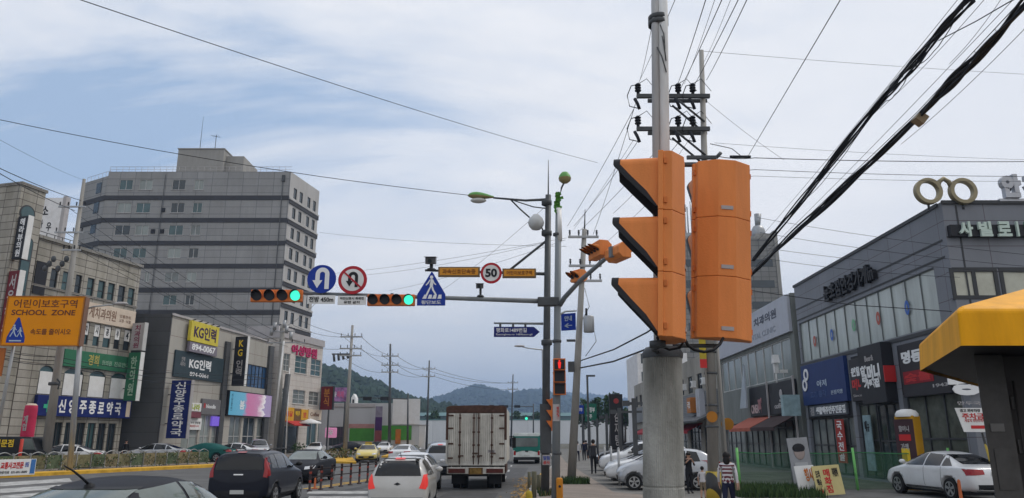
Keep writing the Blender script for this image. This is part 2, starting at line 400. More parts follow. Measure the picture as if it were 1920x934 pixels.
# ------------------------------------------------------------------ the ground
def sheet(name, poly, z, m, th=0.0):
    mb = MB()
    n = len(poly)
    if th > 0: mb.prism(poly, z - th, z, 0, 'z')
    else: mb.add([(x, y, z) for x, y in poly], [tuple(range(n))])
    return tag(mb.build(name, m), None, None, None, 'structure')
sheet('ground', [(-5000, -400), (5000, -400), (5000, 6000), (-5000, 6000)], -0.03, earth)
sheet('road', [(-90, -40), (60, -40), (60, 14), (0.45, 14), (0.6, 30), (3.3, 60), (4.6, 100), (12, 300), (-22, 300), (-17, 110), (-21.8, 84), (-21.0, 56), (-27, 36), (-60, 12), (-90, 0)], 0.0, asphalt)
# right pavement and the parking lot behind it; left pavement behind the yellow kerb
sheet('sidewalk', [(0.75, 16.0), (6.2, 16.0), (6.2, 24.0), (3.6, 27.5), (4.2, 60), (6.0, 100), (9, 200), (8, 200), (5.0, 100), (3.5, 60), (0.8, 30)], 0.12, pave, 0.16)
sheet('kerb', [(0.60, 15.9), (0.745, 15.9), (0.795, 30), (3.495, 60), (4.99, 100), (4.85, 100), (3.35, 60), (0.65, 30)], 0.13, kerbm, 0.17)
sheet('parking_lot', [(6.21, 12), (26, 12), (26, 27.0), (16.3, 27.0), (16.5, 130), (7.0, 130), (6.005, 100), (4.205, 60), (3.605, 27.5), (6.21, 24.0)], 0.105, mat('lot_paving', (0.17, 0.165, 0.155), 0.9, dirt=0.4, dscale=0.7, bump=0.4), 0.14)
sheet('vacant_lot', [(8.4, 28.9), (16.0, 28.9), (16.2, 43), (8.9, 43)], 0.112, lotm)
sheet('left_sidewalk', [(-60, 14), (-27.2, 38), (-21.3, 57), (-22.0, 84), (-17.5, 112), (-30, 118), (-60, 118)], 0.12, pave, 0.16)
KA, KB = Vector((-29.5, 33.5)), Vector((-20.9, 56.0))
mbk = MB(); frk = Fr(KA, KB); mbk.T = frk.T; mbk.box(0, frk.L, -1.5, -0.02, -0.03, 0.17)
tag(mbk.build('yellow_kerb', yellow_paint), None, None, None, 'structure')
# paint on the road
def mark(name, quads, m, z=0.004):
    mb = MB()
    for q in quads: mb.add([(x, y, z) for x, y in q], [(0, 1, 2, 3)])
    return tag(mb.build(name, m), None, None, None, 'structure')
def gq(u0, v0, u1, v1, u2, v2, u3, v3): return [G(u0, v0).to_2d(), G(u1, v1).to_2d(), G(u2, v2).to_2d(), G(u3, v3).to_2d()]
mark('crosswalk_marking', [gq(580, 921, 700, 921, 700, 926, 575, 926), gq(580, 931, 700, 931, 700, 942, 570, 942)] +
     [[(-3.9 + k * 1.05, 15.2), (-3.4 + k * 1.05, 15.2), (-3.4 + k * 1.05, 19.0), (-3.9 + k * 1.05, 19.0)] for k in range(4)], white_paint)
mark('stop_marking', [gq(0, 905, 130, 897, 135, 903, 0, 912), gq(0, 917, 115, 909, 118, 916, 0, 925), gq(0, 930, 95, 922, 97, 928, 0, 937)], white_paint)
mark('lane_marking', [[(-1.2 + 0.02 * y, y), (-1.08 + .02 * y, y), (-1.05 + .02 * y, y + 3), (-1.17 + .02 * y, y + 3)] for y in range(38, 130, 8)] +
     [[(-5.4 + 0.02 * y, y), (-5.28 + .02 * y, y), (-5.25 + .02 * y, y + 3), (-5.37 + .02 * y, y + 3)] for y in range(24, 130, 8)], white_paint, 0.0045)
mark('yellow_marking', [[(0.1, 24), (0.25, 24), (3.0, 60), (2.85, 60)], [(-8.4, 31), (-8.25, 31), (-6.0, 43), (-6.15, 43)], [(-8.05, 31), (-7.9, 31), (-5.65, 43), (-5.8, 43)]], yellow_paint, 0.005)
mark('road_patch', [[(-2.6, 25.5), (-.6, 25.2), (-.5, 28.8), (-2.4, 29.2)], [(-7.2, 26), (-6.6, 26), (-4.9, 40), (-5.4, 40)], [(-16, 30), (-12.5, 29), (-12.2, 30.2), (-15.8, 31.3)], [(-.9, 33), (.3, 33), (1.1, 52), (-.2, 52)]], mat('tar_patch', (.075, .075, .077), .8, dirt=.4, dscale=1.5, bump=.4), 0.002)
mbi = MB()
mbi.prism([G(600, 868).to_2d(), G(668, 870).to_2d(), G(660, 860).to_2d(), G(610, 860).to_2d()], -.03, .15, 0, 'z')
mbi.prism([G(715, 858).to_2d(), G(752, 858).to_2d(), G(795, 838).to_2d(), G(775, 838).to_2d()], -.03, .15, 0, 'z')
tag(mbi.build('traffic_island', yellow_paint), None, None, None, 'structure')
# worn yellow paint and dry leaves along the right kerb
rl = random.Random(3); mbl = MB()
for k in range(420):
    y = rl.uniform(24, 40); x = 0.45 + (y - 24) * .045 - abs(rl.gauss(0, 0.35)); s = rl.uniform(.03, .09); a = rl.uniform(0, 6.28)
    mbl.add([(x + s * math.cos(a + q * 1.57), y + s * 1.4 * math.sin(a + q * 1.57), 0.011 + .02 * rl.random() * (q % 2)) for q in range(4)], [(0, 1, 2, 3)])
tag(mbl.build('dry_leaves', mat('dry_leaf', (0.42, 0.25, 0.07), 0.9, dirt=0.3)), 'dry yellow leaves lying along the right kerb', 'leaves', None, 'stuff')

# ------------------------------------------------------------------ hills
def hill(name, prof, Y, depth, col, seed, step=9.0, rough=5.0, back=1.5, nx=110):
    """a wooded ridge: prof = photograph points of its skyline at distance Y"""
    rnd = random.Random(seed); pts = [P(u, v, Y) for u, v in prof]
    ph = [(rnd.uniform(0, 6.28), rnd.uniform(.5, 1.6)) for _ in range(14)]
    def H(x):
        if x <= pts[0].x: return pts[0].z
        for a, b in zip(pts, pts[1:]):
            if a.x <= x <= b.x:
                t = (x - a.x) / (b.x - a.x); t = t * t * (3 - 2 * t) * .5 + t * .5; return a.z + (b.z - a.z) * t
        return pts[-1].z
    x0, x1 = pts[0].x, pts[-1].x; ny = 46; vs = []; fs = []
    for j in range(ny + 1):
        q = j / ny; prof_y = math.sin(min(q * 1.35, 1.0) * math.pi / 2) if q < .74 else math.cos((q - .74) / .26 * math.pi / 2) * .999
        for i in range(nx + 1):
            x = x0 + (x1 - x0) * i / nx; h = H(x)
            rel = sum(math.sin(x / (rough * 9 * w) + p + q * 5 * w) for p, w in ph[:7]) / 7
            z = h * prof_y * (1 + .10 * rel * (1 - prof_y)) + (rnd.random() - .5) * rough * .75 * (prof_y > .05)
            vs.append((x + (rnd.random() - .5) * rough * .4, Y - depth + depth * 1.35 * q + (rnd.random() - .5) * rough * .4, z if j not in (0, ny) else -1))
    for j in range(ny):
        for i in range(nx):
            a = j * (nx + 1) + i; fs.append((a, a + 1, a + nx + 2, a + nx + 1))
    mb = MB(); mb.add(vs, fs, 0, False)
    for _ in range(4200):        # tree crowns standing out of the wooded slope
        j = rnd.randrange(8, int(ny * .8)); p = Vector(vs[j * (nx + 1) + rnd.randrange(nx + 1)]); q = rough * rnd.uniform(.45, 1.0)
        if p.z < 3: continue
        c6 = [p + Vector(d) * q * rnd.uniform(.7, 1.2) for d in ((1, 0, .2), (0, 1, .2), (-1, 0, .2), (0, -1, .2), (rnd.uniform(-.3, .3), 0, 1.0), (0, 0, -.8))]
        mb.add(c6, [(0, 1, 4), (1, 2, 4), (2, 3, 4), (3, 0, 4), (1, 0, 5), (2, 1, 5), (3, 2, 5), (0, 3, 5)], 0, False)
    return tag(mb.build(name, mat(name + '_forest', col, 0.95, dirt=0.7, dscale=1 / (rough * 1.3), bump=0)), None, None, None, 'structure')
hill('hill', [(380, 640), (480, 662), (600, 691), (650, 706), (700, 722), (745, 742), (790, 760), (850, 772), (905, 790), (960, 812)], 620, 330, (0.030, 0.052, 0.030), 5, rough=5.0, nx=150)
hill('mountain', [(700, 800), (780, 770), (815, 757), (850, 748), (872, 738), (893, 731), (910, 731), (930, 739), (960, 745), (985, 741), (1005, 738), (1040, 750), (1100, 757), (1180, 765), (1290, 790)], 2300, 900, (0.030, 0.050, 0.035), 6, rough=12.0, nx=170)
hill('far_mountain', [(880, 790), (960, 765), (1020, 752), (1060, 742), (1100, 745), (1160, 752), (1240, 760), (1330, 790)], 3600, 800, (0.030, 0.050, 0.040), 9, rough=16.0, nx=90)

# ------------------------------------------------------------------ LEFT: stone-clad corner building with tower and wing
stone_a = Fr((-34.4, 52.0), (-31.75, 61.8)).ang
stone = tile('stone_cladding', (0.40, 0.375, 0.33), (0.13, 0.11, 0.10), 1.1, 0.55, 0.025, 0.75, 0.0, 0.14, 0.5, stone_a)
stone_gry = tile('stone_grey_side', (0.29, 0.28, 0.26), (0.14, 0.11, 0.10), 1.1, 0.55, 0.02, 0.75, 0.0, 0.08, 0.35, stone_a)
fb = Fr((-34.4, 52.0), (-31.75, 61.8)); Lb = fb.L
bs = thing('commercial_building', 'beige stone clad four storey building with arched windows behind the school zone sign', 'building', fb.A, fb.ang)
zt = fb.px(76, 443)[1]; zt2 = fb.px(265, 503)[1]; Hb = (zt + zt2) / 2
holes = []; wins = []
top_w = [(93, 545, 107, 505, 541), (116, 0, 129, 0, 0), (141, 0, 153, 0, 0), (164, 0, 177, 0, 0), (185, 0, 198, 0, 0), (204, 0, 217, 0, 0), (224, 0, 237, 0, 0), (243, 0, 255, 0, 0)]
wz0, wz1 = fb.px(170, 560)[1], fb.px(170, 521)[1]
for w in top_w:
    a, b = fb.px(w[0], 530)[0], fb.px(w[2], 530)[0]; holes.append((a, b, wz0, wz1)); wins.append((a, b, wz0, wz1, 0))
mz0, mz1 = fb.px(200, 652)[1], fb.px(200, 611)[1]
for a, b in ((155, 166), (175, 187), (194, 208), (215, 226), (233, 245)):
    a, b = fb.px(a, 630)[0], fb.px(b, 630)[0]; holes.append((a, b, mz0, mz1)); wins.append((a, b, mz0, mz1, 1))
az0, az1 = fb.px(150, 744)[1], fb.px(150, 692)[1]
for a, b in ((71, 100), (118, 156), (166, 198), (207, 238)):
    a, b = fb.px(a, 715)[0], fb.px(b, 715)[0]; holes.append((a, b, az0, az1)); wins.append((a, b, az0, az1, 2))
gz = fb.px(150, 785)[1]; dx0 = fb.px(95, 820)[0]
shop = [(dx0 + k * (Lb - dx0 - .4) / 6 + .12, dx0 + (k + 1) * (Lb - dx0 - .4) / 6 - .12, .25, gz - .3) for k in range(6)]
holes += shop
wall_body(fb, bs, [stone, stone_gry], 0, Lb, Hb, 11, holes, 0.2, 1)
for a, b, c, d, k in wins:
    if k < 2: window(fb, bs, a, b, c, d, frame_dk, random.choice([glass_teal, glass_dk]), 0, 1 if k == 0 else 0, 0.08, .05)
    else:
        o = window(fb, bs, a, b, c, d, frame_dk, glass_teal, 0, 0, 0.08, .06, name='arched_window')
        m = fb.mb(); cx = (a + b) / 2; r = (b - a) / 2; zc = d - .55    # stone spandrels that turn the opening into an arch
        for sgn in (-1, 1):
            poly = [(cx + sgn * r, d + .0)] + [(cx + sgn * r * math.cos(t), zc + .55 * math.sin(t)) for t in [i * math.pi / 16 for i in range(9)]]
            m.prism(poly, .012, .075)
        m.build('spandrel', stone_gry, o)
        fb.mb().box(a + .1, b - .1, 0.02, 0.07, c + .05, zc + .12).build('window_film', whitep, o)
for q in shop: window(fb, bs, *q, frame_dk, random.choice([glass_dk, glass_teal]), 1, 0, 0.1, .05, name='shop_window')
m = fb.mb(); m.box(-.15, Lb + .1, -.16, -.003, Hb - .05, Hb + .18); m.box(-.1, Lb + .05, -.08, -.003, mz1 + 1.9, mz1 + 2.05); m.build('cornice', stone_gry, bs)
m = fb.mb()
for k in range(14): m.box(.3 + k * .7, .34 + k * .7, .5, .54, Hb, Hb + .6)
m.box(.3, .3 + 13 * .7, .5, .54, Hb + .6, Hb + .64); m.build('roof_railing', metal_dk, bs)
# tower at its near end
tx0, tx1 = fb.px(29, 420, -.8)[0], fb.px(77, 420, -.8)[0]; HT = fb.px(60, 353, -.8)[1]
mb = fb.mb(); mb.box(tx0, tx1, -.8, 6.5, 0, HT); mb.build('tower', [stone], bs)
m = fb.mb(); m.box(tx0 - .08, tx1 + .08, -.9, 6.6, HT, HT + .22); m.build('tower_cap', stone_gry, bs)
Fy = -.8
cx, cz = fb.px(51, 401, Fy); m = fb.mb(); m.cyl((cx, Fy - .03, cz), (cx, Fy + .02, cz), .62, n=24)
rw = m.build('round_window', frame_dk, bs); m = fb.mb(); m.cyl((cx, Fy - .05, cz), (cx, Fy - .031, cz), .52, n=24); m.build('pane', glass_teal, rw)
ax0, ax1 = fb.px(37, 500, Fy)[0], fb.px(53, 500, Fy)[0]; z0, z1 = fb.px(45, 555, Fy)[1] - 3, fb.px(45, 445, Fy)[1]
def archpoly(a, b, z0, z1, n=10):
    r = (b - a) / 2; c = (a + b) / 2; return [(a, z0), (b, z0)] + [(c + r * math.cos(t), z1 - r + r * math.sin(t)) for t in [math.pi * i / n for i in range(n + 1)]]
m = fb.mb(); m.prism(archpoly(ax0 - .1, ax1 + .1, z0, z1 + .1), Fy - .03, Fy + .02); tw = m.build('tall_arched_window', frame_dk, bs)
m = fb.mb(); m.prism(archpoly(ax0, ax1, z0 + .1, z1), Fy - .06, Fy - .031); m.build('pane', glass_teal, tw)
m = fb.mb()
for k in range(3): m.box(ax0, ax1, Fy - .08, Fy - .061, z1 - 1.6 - k * 2.2, z1 - 1.5 - k * 2.2)
m.build('mullion', frame_dk, tw)
dxa, dxb = fb.px(64, 520)[0], fb.px(86, 520)[0]; m = fb.mb(); m.box(dxa, dxb, -.06, -.004, fb.px(75, 553)[1], fb.px(75, 490)[1]); m.build('balcony_opening', blackp, bs)
# signs of this building
x0, x1, z0, z1 = fb.rect(158, 575, 252, 605); z1 = fb.px(205, 575)[1]; z0 = fb.px(205, 610)[1]
creamp = mat('cream_panel', (0.62, 0.52, 0.42), .5, dirt=.12); brownl = mat('brown_letter', (0.20, 0.11, 0.07), .5, dirt=0)
sign(fb, 'clinic_sign', 'long cream clinic sign with brown letters under the top windows of the stone building', fb.px(136, 590)[0], x1, z0, z1, creamp,
     [('게치과의원', brownl, .22, .66, .22, .80, .01), ('임플란트', brownl, .72, .92, .50, .68, .0), ('교정 · 보철', brownl, .72, .92, .26, .44, .0)])
greenp = mat('green_panel', (0.035, 0.16, 0.085), .5, dirt=.15); goldl = mat('gold_letter', (0.42, 0.36, 0.10), .5, dirt=0); palegl = mat('pale_green_letter', (0.35, 0.48, 0.36), .5, dirt=0)
gx0 = fb.px(116, 680)[0]; gx1 = fb.px(248, 680)[0]
sign(fb, 'banner_sign', 'wide green sign band with gold mark above the arched windows', gx0, gx1, fb.px(180, 693)[1], fb.px(180, 662)[1], greenp,
     [('경희', goldl, .32, .47, .2, .86, .02), ('한의원', palegl, .52, .66, .3, .6, 0), ('진료안내', palegl, .70, .92, .3, .6, 0)])
NX0, NX1 = fb.px(64, 762, -.1)[0], fb.px(242, 764, -.1)[0]; NZ0, NZ1 = fb.px(150, 782, -.1)[1], fb.px(150, 745, -.1)[1]
ps = sign(fb, 'pharmacy_sign', 'navy pharmacy sign with white letters and a green cross over the ground floor shops', NX0, NX1, NZ0, NZ1, navy,
          [('신', whitel, .205, .275, .18, .84, .03), ('양', whitel, .305, .385, .16, .86, .03), ('주', whitel, .415, .49, .16, .84, .03), ('종', whitel, .515, .59, .16, .84, .03),
           ('로', whitel, .615, .68, .2, .80, .03), ('약', whitel, .71, .78, .16, .84, .03), ('국', whitel, .805, .875, .16, .82, .03)], 'pharmacy sign', .3, -.02)
m = fb.mb(); cx = NX0 + (NX1 - NX0) * .11; cz = (NZ0 + NZ1) / 2 - .05; y = -.34
m.box(cx - .14, cx + .14, y, y + .015, cz - .42, cz + .42); m.box(cx - .42, cx - .142, y, y + .015, cz - .14, cz + .14); m.box(cx + .142, cx + .42, y, y + .015, cz - .14, cz + .14)
m.build('cross_mark', mat('sign_green', (0.05, .42, .25), .5, dirt=0), ps)
m = fb.mb(); m.box(NX1 - .55, NX1 - .12, y, y + .014, NZ0 + .12, NZ1 - .12); m.build('end_panel', creamp, ps)
for i, (a, b) in enumerate(((155, 166), (175, 187), (194, 208), (215, 226), (233, 245))):   # numbered boards in the middle windows
    xa, xb = fb.px(a, 630)[0], fb.px(b, 630)[0]
    sign(fb, 'window_board', 'white board with %s in %s window of the stone building middle row' % (['one dark letter', 'the letter that', 'a circled letter', 'a bold letter', 'the digit four'][i], ['the first', 'the second', 'the third', 'the fourth', 'the last'][i]),
         xa + .07, xb - .07, (mz0 + mz1) / 2 - .1, mz1 - .05, whitep, [(['치', '시', '공', '부', '4'][i], blackl, .25, .75, .2, .8)], 'window board', .03, .06, bev=0)
def blade(fr, name, label, x, y0, y1, z0, z1, m, edge, texts, cat='blade sign', th=.35, side=-1):
    """a double-faced sign that sticks out of the facade: its face looks along the facade towards the camera"""
    T = fr.T @ Matrix.Translation((x, y0, 0)) @ Matrix.Rotation(R(side * 90) + R(90), 4, 'Z') if False else fr.T @ Matrix.Translation((x, y0, 0)) @ Matrix.Rotation(R(-90), 4, 'Z')
    w = y0 - y1
    b = MB(T); b.box(0, w, 0, th, z0, z1); o = tag(b.build(name, m, None, .02), label, cat)
    e = MB(T); e.box(w + .002, w + .06, -.03, th + .03, z0 - .03, z1 + .03); e.build('edge_trim', edge, o)
    br = MB(T)
    for z in (z0 + .25 * (z1 - z0), z0 + .75 * (z1 - z0)): br.box(-.3, -.002, th * .4, th * .6, z - .04, z + .04)
    br.build('bracket', metal_dk, o)
    by = {}
    for t in texts: by.setdefault(t[1].name, []).append(t)
    for ts in by.values():
        l = MB(T)
        for t in ts: put_text(l, t[0], w * t[2], w * t[3], z0 + (z1 - z0) * t[4], z0 + (z1 - z0) * t[5], -.014, 0, .02, .0125, t[6] if len(t) > 6 else 1)
        l.build('lettering', ts[0][1], o)
    return o
greyp = mat('grey_panel', (0.16, .155, .16), .5, dirt=.15); dredp = mat('dark_red_panel', (0.14, 0.015, 0.02), .5, dirt=.15); mauvel = mat('mauve_letter', (.22, .04, .08), .5, dirt=0)
lgp = mat('light_grey_panel', (0.40, .38, .38), .5, dirt=.12)
xe = Lb - .5
blade(fb, 'blade_sign', 'grey vertical blade sign with mauve letters at the far corner of the stone building', xe, -.3, -1.5, fb.px(262, 658, -.9)[1], fb.px(262, 606, -.9)[1], lgp, frame_lt, [('치\n과\n의\n원', mauvel, .25, .75, .08, .92)])
blade(fb, 'blade_sign', 'tall green blade sign hanging below a grey one on the stone building corner', xe, -.3, -1.5, fb.px(258, 752, -.9)[1], fb.px(260, 662, -.9)[1], greenp, whitep, [('한\n의\n원', palegl, .25, .75, .1, .92)])
bt = tx0 + .1
blade(fb, 'blade_sign', 'black vertical blade sign with white letters high on the stone tower', bt, -.85, -1.75, fb.px(26, 480, -1.8)[1], fb.px(30, 396, -1.8)[1], blackp, whitep, [('헤\n라\n뷰\n의\n원', whitel, .25, .75, .05, .95)])
blade(fb, 'blade_sign', 'dark red vertical blade sign with pale letters low on the stone tower', bt, -.85, -1.8, fb.px(18, 640, -1.8)[1], fb.px(22, 503, -1.8)[1], dredp, whitep, [('서\n울\n학\n원', lgp, .2, .8, .05, .95)])
# pale tower block end behind it, and the grey neighbour on the very left
def box_building(name, label, x0, x1, y0, y1, h, m, bits=None):
    t = thing(name, label, 'building', ((x0 + x1) / 2, y0, 0)); MB().box(x0, x1, y0, y1, 0, h).build('wall', m, t); return t
f2 = Fr(P(74, 400, 66).to_2d(), P(120, 400, 66).to_2d()); h2 = P(95, 371, 66).z
b2 = thing('rooftop_block', 'white rendered block with dark letters rising behind the stone building', 'building', f2.A, f2.ang)
f2.mb().box(-3, f2.L, 0, .6, 0, h2).build('wall', mat('white_render', (0.74, .73, .73), .8, dirt=.15), b2)
m = f2.mb(); m.box(f2.L - .25, f2.L + .05, -.05, .62, 0, h2 + .15); m.build('corner_trim', lgp, b2)
m = f2.mb(); put_text(m, '소', *[f2.px(78, 396)[0], f2.px(91, 396)[0]], f2.px(84, 403)[1], f2.px(84, 387)[1], -.03)
put_text(m, '아', f2.px(74, 420)[0], f2.px(80, 420)[0], f2.px(77, 428)[1], f2.px(77, 412)[1], -.03); put_text(m, '우', f2.px(87, 425)[0], f2.px(96, 425)[0], f2.px(91, 434)[1], f2.px(91, 417)[1], -.03)
m.build('lettering', blackl, b2)
b3 = thing('side_building', 'grey stone neighbour building at the far left edge of the frame', 'building', (-37, 50, 0))
MB().box(-50, P(14, 420, 50).x, 50, 51.6, 0, P(8, 352, 50).z).build('wall', stone_gry, b3)
MB().box(-50, P(14, 420, 50).x + .1, 49.9, 51.7, P(8, 352, 50).z, P(8, 349, 50).z + .1).build('parapet', concrete, b3)
m = MB()
for k in range(4): m.box(-36.6, -35.6, 49.95, 49.99, 2.8 + k * 3.4, 4.8 + k * 3.4)
m.build('tower_window', glass_dk, b3)

# ------------------------------------------------------------------ LEFT: the tall grey apartment block
tallm = tile('grey_facade_panel', (0.31, 0.307, 0.305), (0.15, 0.15, 0.16), 2.2, 1.05, 0.03, 0.8, 0.0, 0.06, 0.2, 0)
bandm = mat('dark_band', (0.055, 0.055, 0.062), 0.7, dirt=.15, dscale=.4)
pale = mat('pale_render', (0.44, 0.43, 0.42), .85, dirt=.22, dscale=.5, streak=True)
YT = 100.0
A0, A1 = P(203, 330, YT), P(545, 330, YT); HTW = P(400, 322, YT).z
ft = Fr(A0.to_2d(), A1.to_2d())
bt_ = thing('apartment_tower', 'tall grey eleven storey block with dark horizontal bands and rooftop penthouse', 'tower block', ft.A, ft.ang)
rows = [346, 389, 431, 474, 519, 562]; cols = [[(224, 249), (261, 286), (323, 348), (364, 382)], [(220, 246), (255, 282), (320, 346), (361, 379)], [(215, 244), (253, 278), (316, 343), (357, 376)],
       [(212, 238), (248, 274), (314, 339), (353, 372)], [(270, 280), (308, 335), (349, 368)], [(305, 331), (347, 364)]]
holes = []; wl = []
for r_, cs in zip(rows, cols):
    z0, z1 = ft.px(300, r_ + 10)[1], ft.px(300, r_ - 9)[1]
    for a, b in cs:
        q = (ft.px(a, r_)[0], ft.px(b, r_)[0], z0, z1); holes.append(q); wl.append(q)
vent = [(306, 394), (287, 434), (304, 434)]
wall_body(ft, bt_, [tallm, tallm], 0, ft.L, HTW, 14, holes, .18, 0)
for q in wl: window(ft, bt_, *q, frame_lt, random.choice(GL), 1, 0, .05, .06, sill=lgp)
m = ft.mb()
for u, v in vent:
    x, z = ft.px(u, v); m.box(x - .28, x + .28, -.12, -.004, z - .3, z + .3)
m.build('vent_box', blackp, bt_)
m = ft.mb(); zb = []
for v in (371, 413, 456, 499, 544, 586):
    z = ft.px(380, v)[1]; zb.append(z); m.box(-.05, ft.L + .02, -.10, -.004, z - .32, z + .32)
bands = m.build('facade_band', bandm, bt_)
m = ft.mb(); xx = ft.L - 1.0
m.cyl((xx, -.14, 6), (xx, -.14, HTW - .6), .06, n=8); m.box(xx - .15, xx + .25, -.3, -.005, HTW - 1.5, HTW - .6); xx = 5.2 + ft.px(300, 400)[0] - 5; m.cyl((xx, -.14, 10), (xx, -.14, HTW - .5), .045, n=6); m.build('drain_pipe', metal_dk, bt_)
# right side face and the left chamfer
fr_ = Fr(A1.to_2d(), (P(599, 360, YT * 1.088)).to_2d()); Ls = fr_.L
holes = []; 
for k in range(9):
    zc = HTW - 2.6 - k * 2.98
    for x in (1.2, 3.0, 5.4, 7.2): holes.append((x, x + .95, zc - 1.0, zc + .6))
m = fr_.mb(); wall_front(m, .02, Ls, 0, HTW, holes, 0, .2); m.add([(.02, .2, 0), (Ls, .2, 0), (Ls, .2, HTW), (.02, .2, HTW)], [(0, 1, 2, 3)]); m.add([(Ls, 0, 0), (Ls, 6, 0), (Ls, 6, HTW), (Ls, 0, HTW)], [(0, 1, 2, 3)])
m.build('side_wall', pale, bt_)
for q in holes: window(fr_, bt_, *q, frame_dk, glass_dk, 0, 0, .06, .05)
m = fr_.mb()
for k in range(9): zc = HTW - 4.35 - k * 2.98; m.box(-.02, Ls + .05, -.14, -.004, zc - .32, zc + .2)
m.build('side_band', bandm, bt_)
m = fr_.mb()
for k in range(9): zc = HTW - 4.0 - k * 2.98; m.box(-.02, Ls + .05, -.20, -.005, zc - .1, zc + .14)
m.build('ledge', pale, bt_)
fl = Fr((A0.x - 5.0, A0.y + 3.0), (A0.x - .01, A0.y)); m = fl.mb(); HL = P(170, 343, YT + 3).z
m.box(0, fl.L, 0, 8, 0, HL); m.build('chamfer_wall', tallm, bt_)
m = fl.mb()
for z in zb: m.box(-.05, fl.L, -.1, -.004, z - .38, z + .38)
m.build('chamfer_band', bandm, bt_)
m = fl.mb()
for k in range(5): m.box(3.3, 4.5, -.05, -.004, zb[0] + 1.0 - k * 3, zb[0] + 2.6 - k * 3)
m.build('chamfer_window', glass_dk, bt_)
p0, p1 = ft.px(320, 300)[0], ft.px(408, 300)[0]; HP = ft.px(360, 280, 2)[1]
m = ft.mb(); m.box(p0, p1, 2, 10, HTW, HP); m.box(p1 + .02, p1 + 2.6, 3, 9, HTW, HP - .7); m.box(p0 - .1, p1 + .1, 1.9, 10.1, HP, HP + .15); m.build('penthouse', mat('penthouse_render', (0.31, .30, .28), .85, dirt=.15, streak=True), bt_)
m = ft.mb()
for x in [i * .9 for i in range(0, 29)]: m.cyl((x, .3, HTW), (x, .3, HTW + .85), .025, n=4)
m.tube([(0, .3, HTW + .85), (ft.L, .3, HTW + .85)], .03, 4); m.tube([(0, .3, HTW + .45), (ft.L, .3, HTW + .45)], .02, 4); m.build('roof_railing', lgp, bt_)
m = fl.mb(); m.tube([(0, .3, HL + .9), (fl.L, .3, HL + .9)], .03, 4)
for k in range(7): m.cyl((k * .95, .3, HL), (k * .95, .3, HL + .9), .025, n=4)
m.build('roof_railing', lgp, bt_)
m = ft.mb(); xa = ft.px(378, 250, 4)[0]; m.cyl((xa, 4, HP), (xa, 4, ft.px(378, 219, 4)[1]), .05, .02, 5)
xa = ft.px(404, 270, 4)[0]; zt_ = ft.px(404, 253, 4)[1]; m.cyl((xa, 4, HP - .8), (xa, 4, zt_), .05, n=5); m.cyl((xa - .8, 4, zt_ - .1), (xa + .6, 4, zt_ - .4), .03, n=4)
for k in range(4): m.cyl((xa - .5 + k * .3, 3.6, zt_ - .2), (xa - .5 + k * .3, 4.4, zt_ - .2), .02, n=4)
m.build('roof_aerial', metal_dk, bt_)
m = ft.mb()
for i, u in enumerate((485, 505)):
    x, z = ft.px(u, 640, -8); m.cyl((x, -8, z - 1), (x, -8, z + .9), .3, n=10); m.lathe((x, -8, z + .9), [(.3, 0), (.75, .05), (.7, .35), (.2, .6), (0, .62)], 12)
roofvent = m

# ------------------------------------------------------------------ LEFT: grey panelled shop building
fk = Fr((-29.3, 63.3), (-26.75, 82.8)); Lk = fk.L; Hk = 12.3
kgm = tile('warm_grey_panel', (0.40, 0.38, 0.34), (0.22, .165, .15), 2.6, 1.5, .02, .7, 0, .05, .18, fk.ang)
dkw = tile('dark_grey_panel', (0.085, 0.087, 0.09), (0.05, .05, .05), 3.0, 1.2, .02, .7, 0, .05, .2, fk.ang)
bk = thing('shop_building', 'grey panelled shop building with yellow rooftop sign and dark blind side wall', 'building', fk.A, fk.ang)
gw = (*[fk.px(444, 700)[0], fk.px(506, 700)[0]], fk.px(475, 727)[1], fk.px(475, 684)[1])
sh = [(fk.px(a, 800)[0], fk.px(b, 800)[0], .2, 4.0) for a, b in ((342, 372), (376, 394), (398, 416), (430, 452), (456, 478), (482, 506))]
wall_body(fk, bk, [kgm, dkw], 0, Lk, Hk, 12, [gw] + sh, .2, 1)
window(fk, bk, *gw, frame_dk, glass_blue, 8, 1, .05, .06, name='curtain_wall')
for q in sh: window(fk, bk, *q, frame_lt, random.choice([glass_mid, glass_dk, glass_pale]), 1, 1, .08, .06, name='shop_window')
m = fk.mb(); m.box(fk.px(416, 700)[0], fk.px(424, 700)[0], -.25, -.004, 0, Hk - 1.2); m.box(Lk - 1.0, Lk + .02, -.25, -.004, 0, Hk - .5); m.build('pilaster', dkw, bk)
m = fk.mb(); m.box(-.1, Lk + .1, -.12, -.004, Hk - .1, Hk + .1); m.build('parapet_cap', lgp, bk)
roofvent.build('roof_vent', lgp, bk)
yel = mat('yellow_panel', (0.62, 0.52, 0.06), .5, dirt=.12); teald = mat('dark_teal_panel', (0.035, 0.055, 0.065), .45, dirt=.15); purl = mat('dark_purple_letter', (0.05, .02, .06), .5, dirt=0)
def pr(u0, u1, v0, v1, y=0.0): um = (u0 + u1) / 2; vm = (v0 + v1) / 2; return fk.px(u0, vm, y)[0], fk.px(u1, vm, y)[0], fk.px(um, v1, y)[1], fk.px(um, v0, y)[1]
x0, x1, z0, z1 = pr(354, 407, 607, 645, -.3)
s_ = sign(fk, 'rooftop_sign', 'yellow sign with large dark letters standing on the parapet of the grey shop building', x0, x1, z0, z1, yel, [('KG인력', purl, .10, .90, .17, .85, .03)], 'shop sign', .3, -.2)
m = fk.mb()
for k in range(5): m.cyl((x0 + .3 + k * (x1 - x0 - .6) / 4, -.7, z1 + .12), (x0 + .3 + k * (x1 - x0 - .6) / 4, -.3, z1 + .02), .05, n=6)
m.build('spot_lamp', blackp, s_)
q = pr(352, 405, 645, 664, -.3)
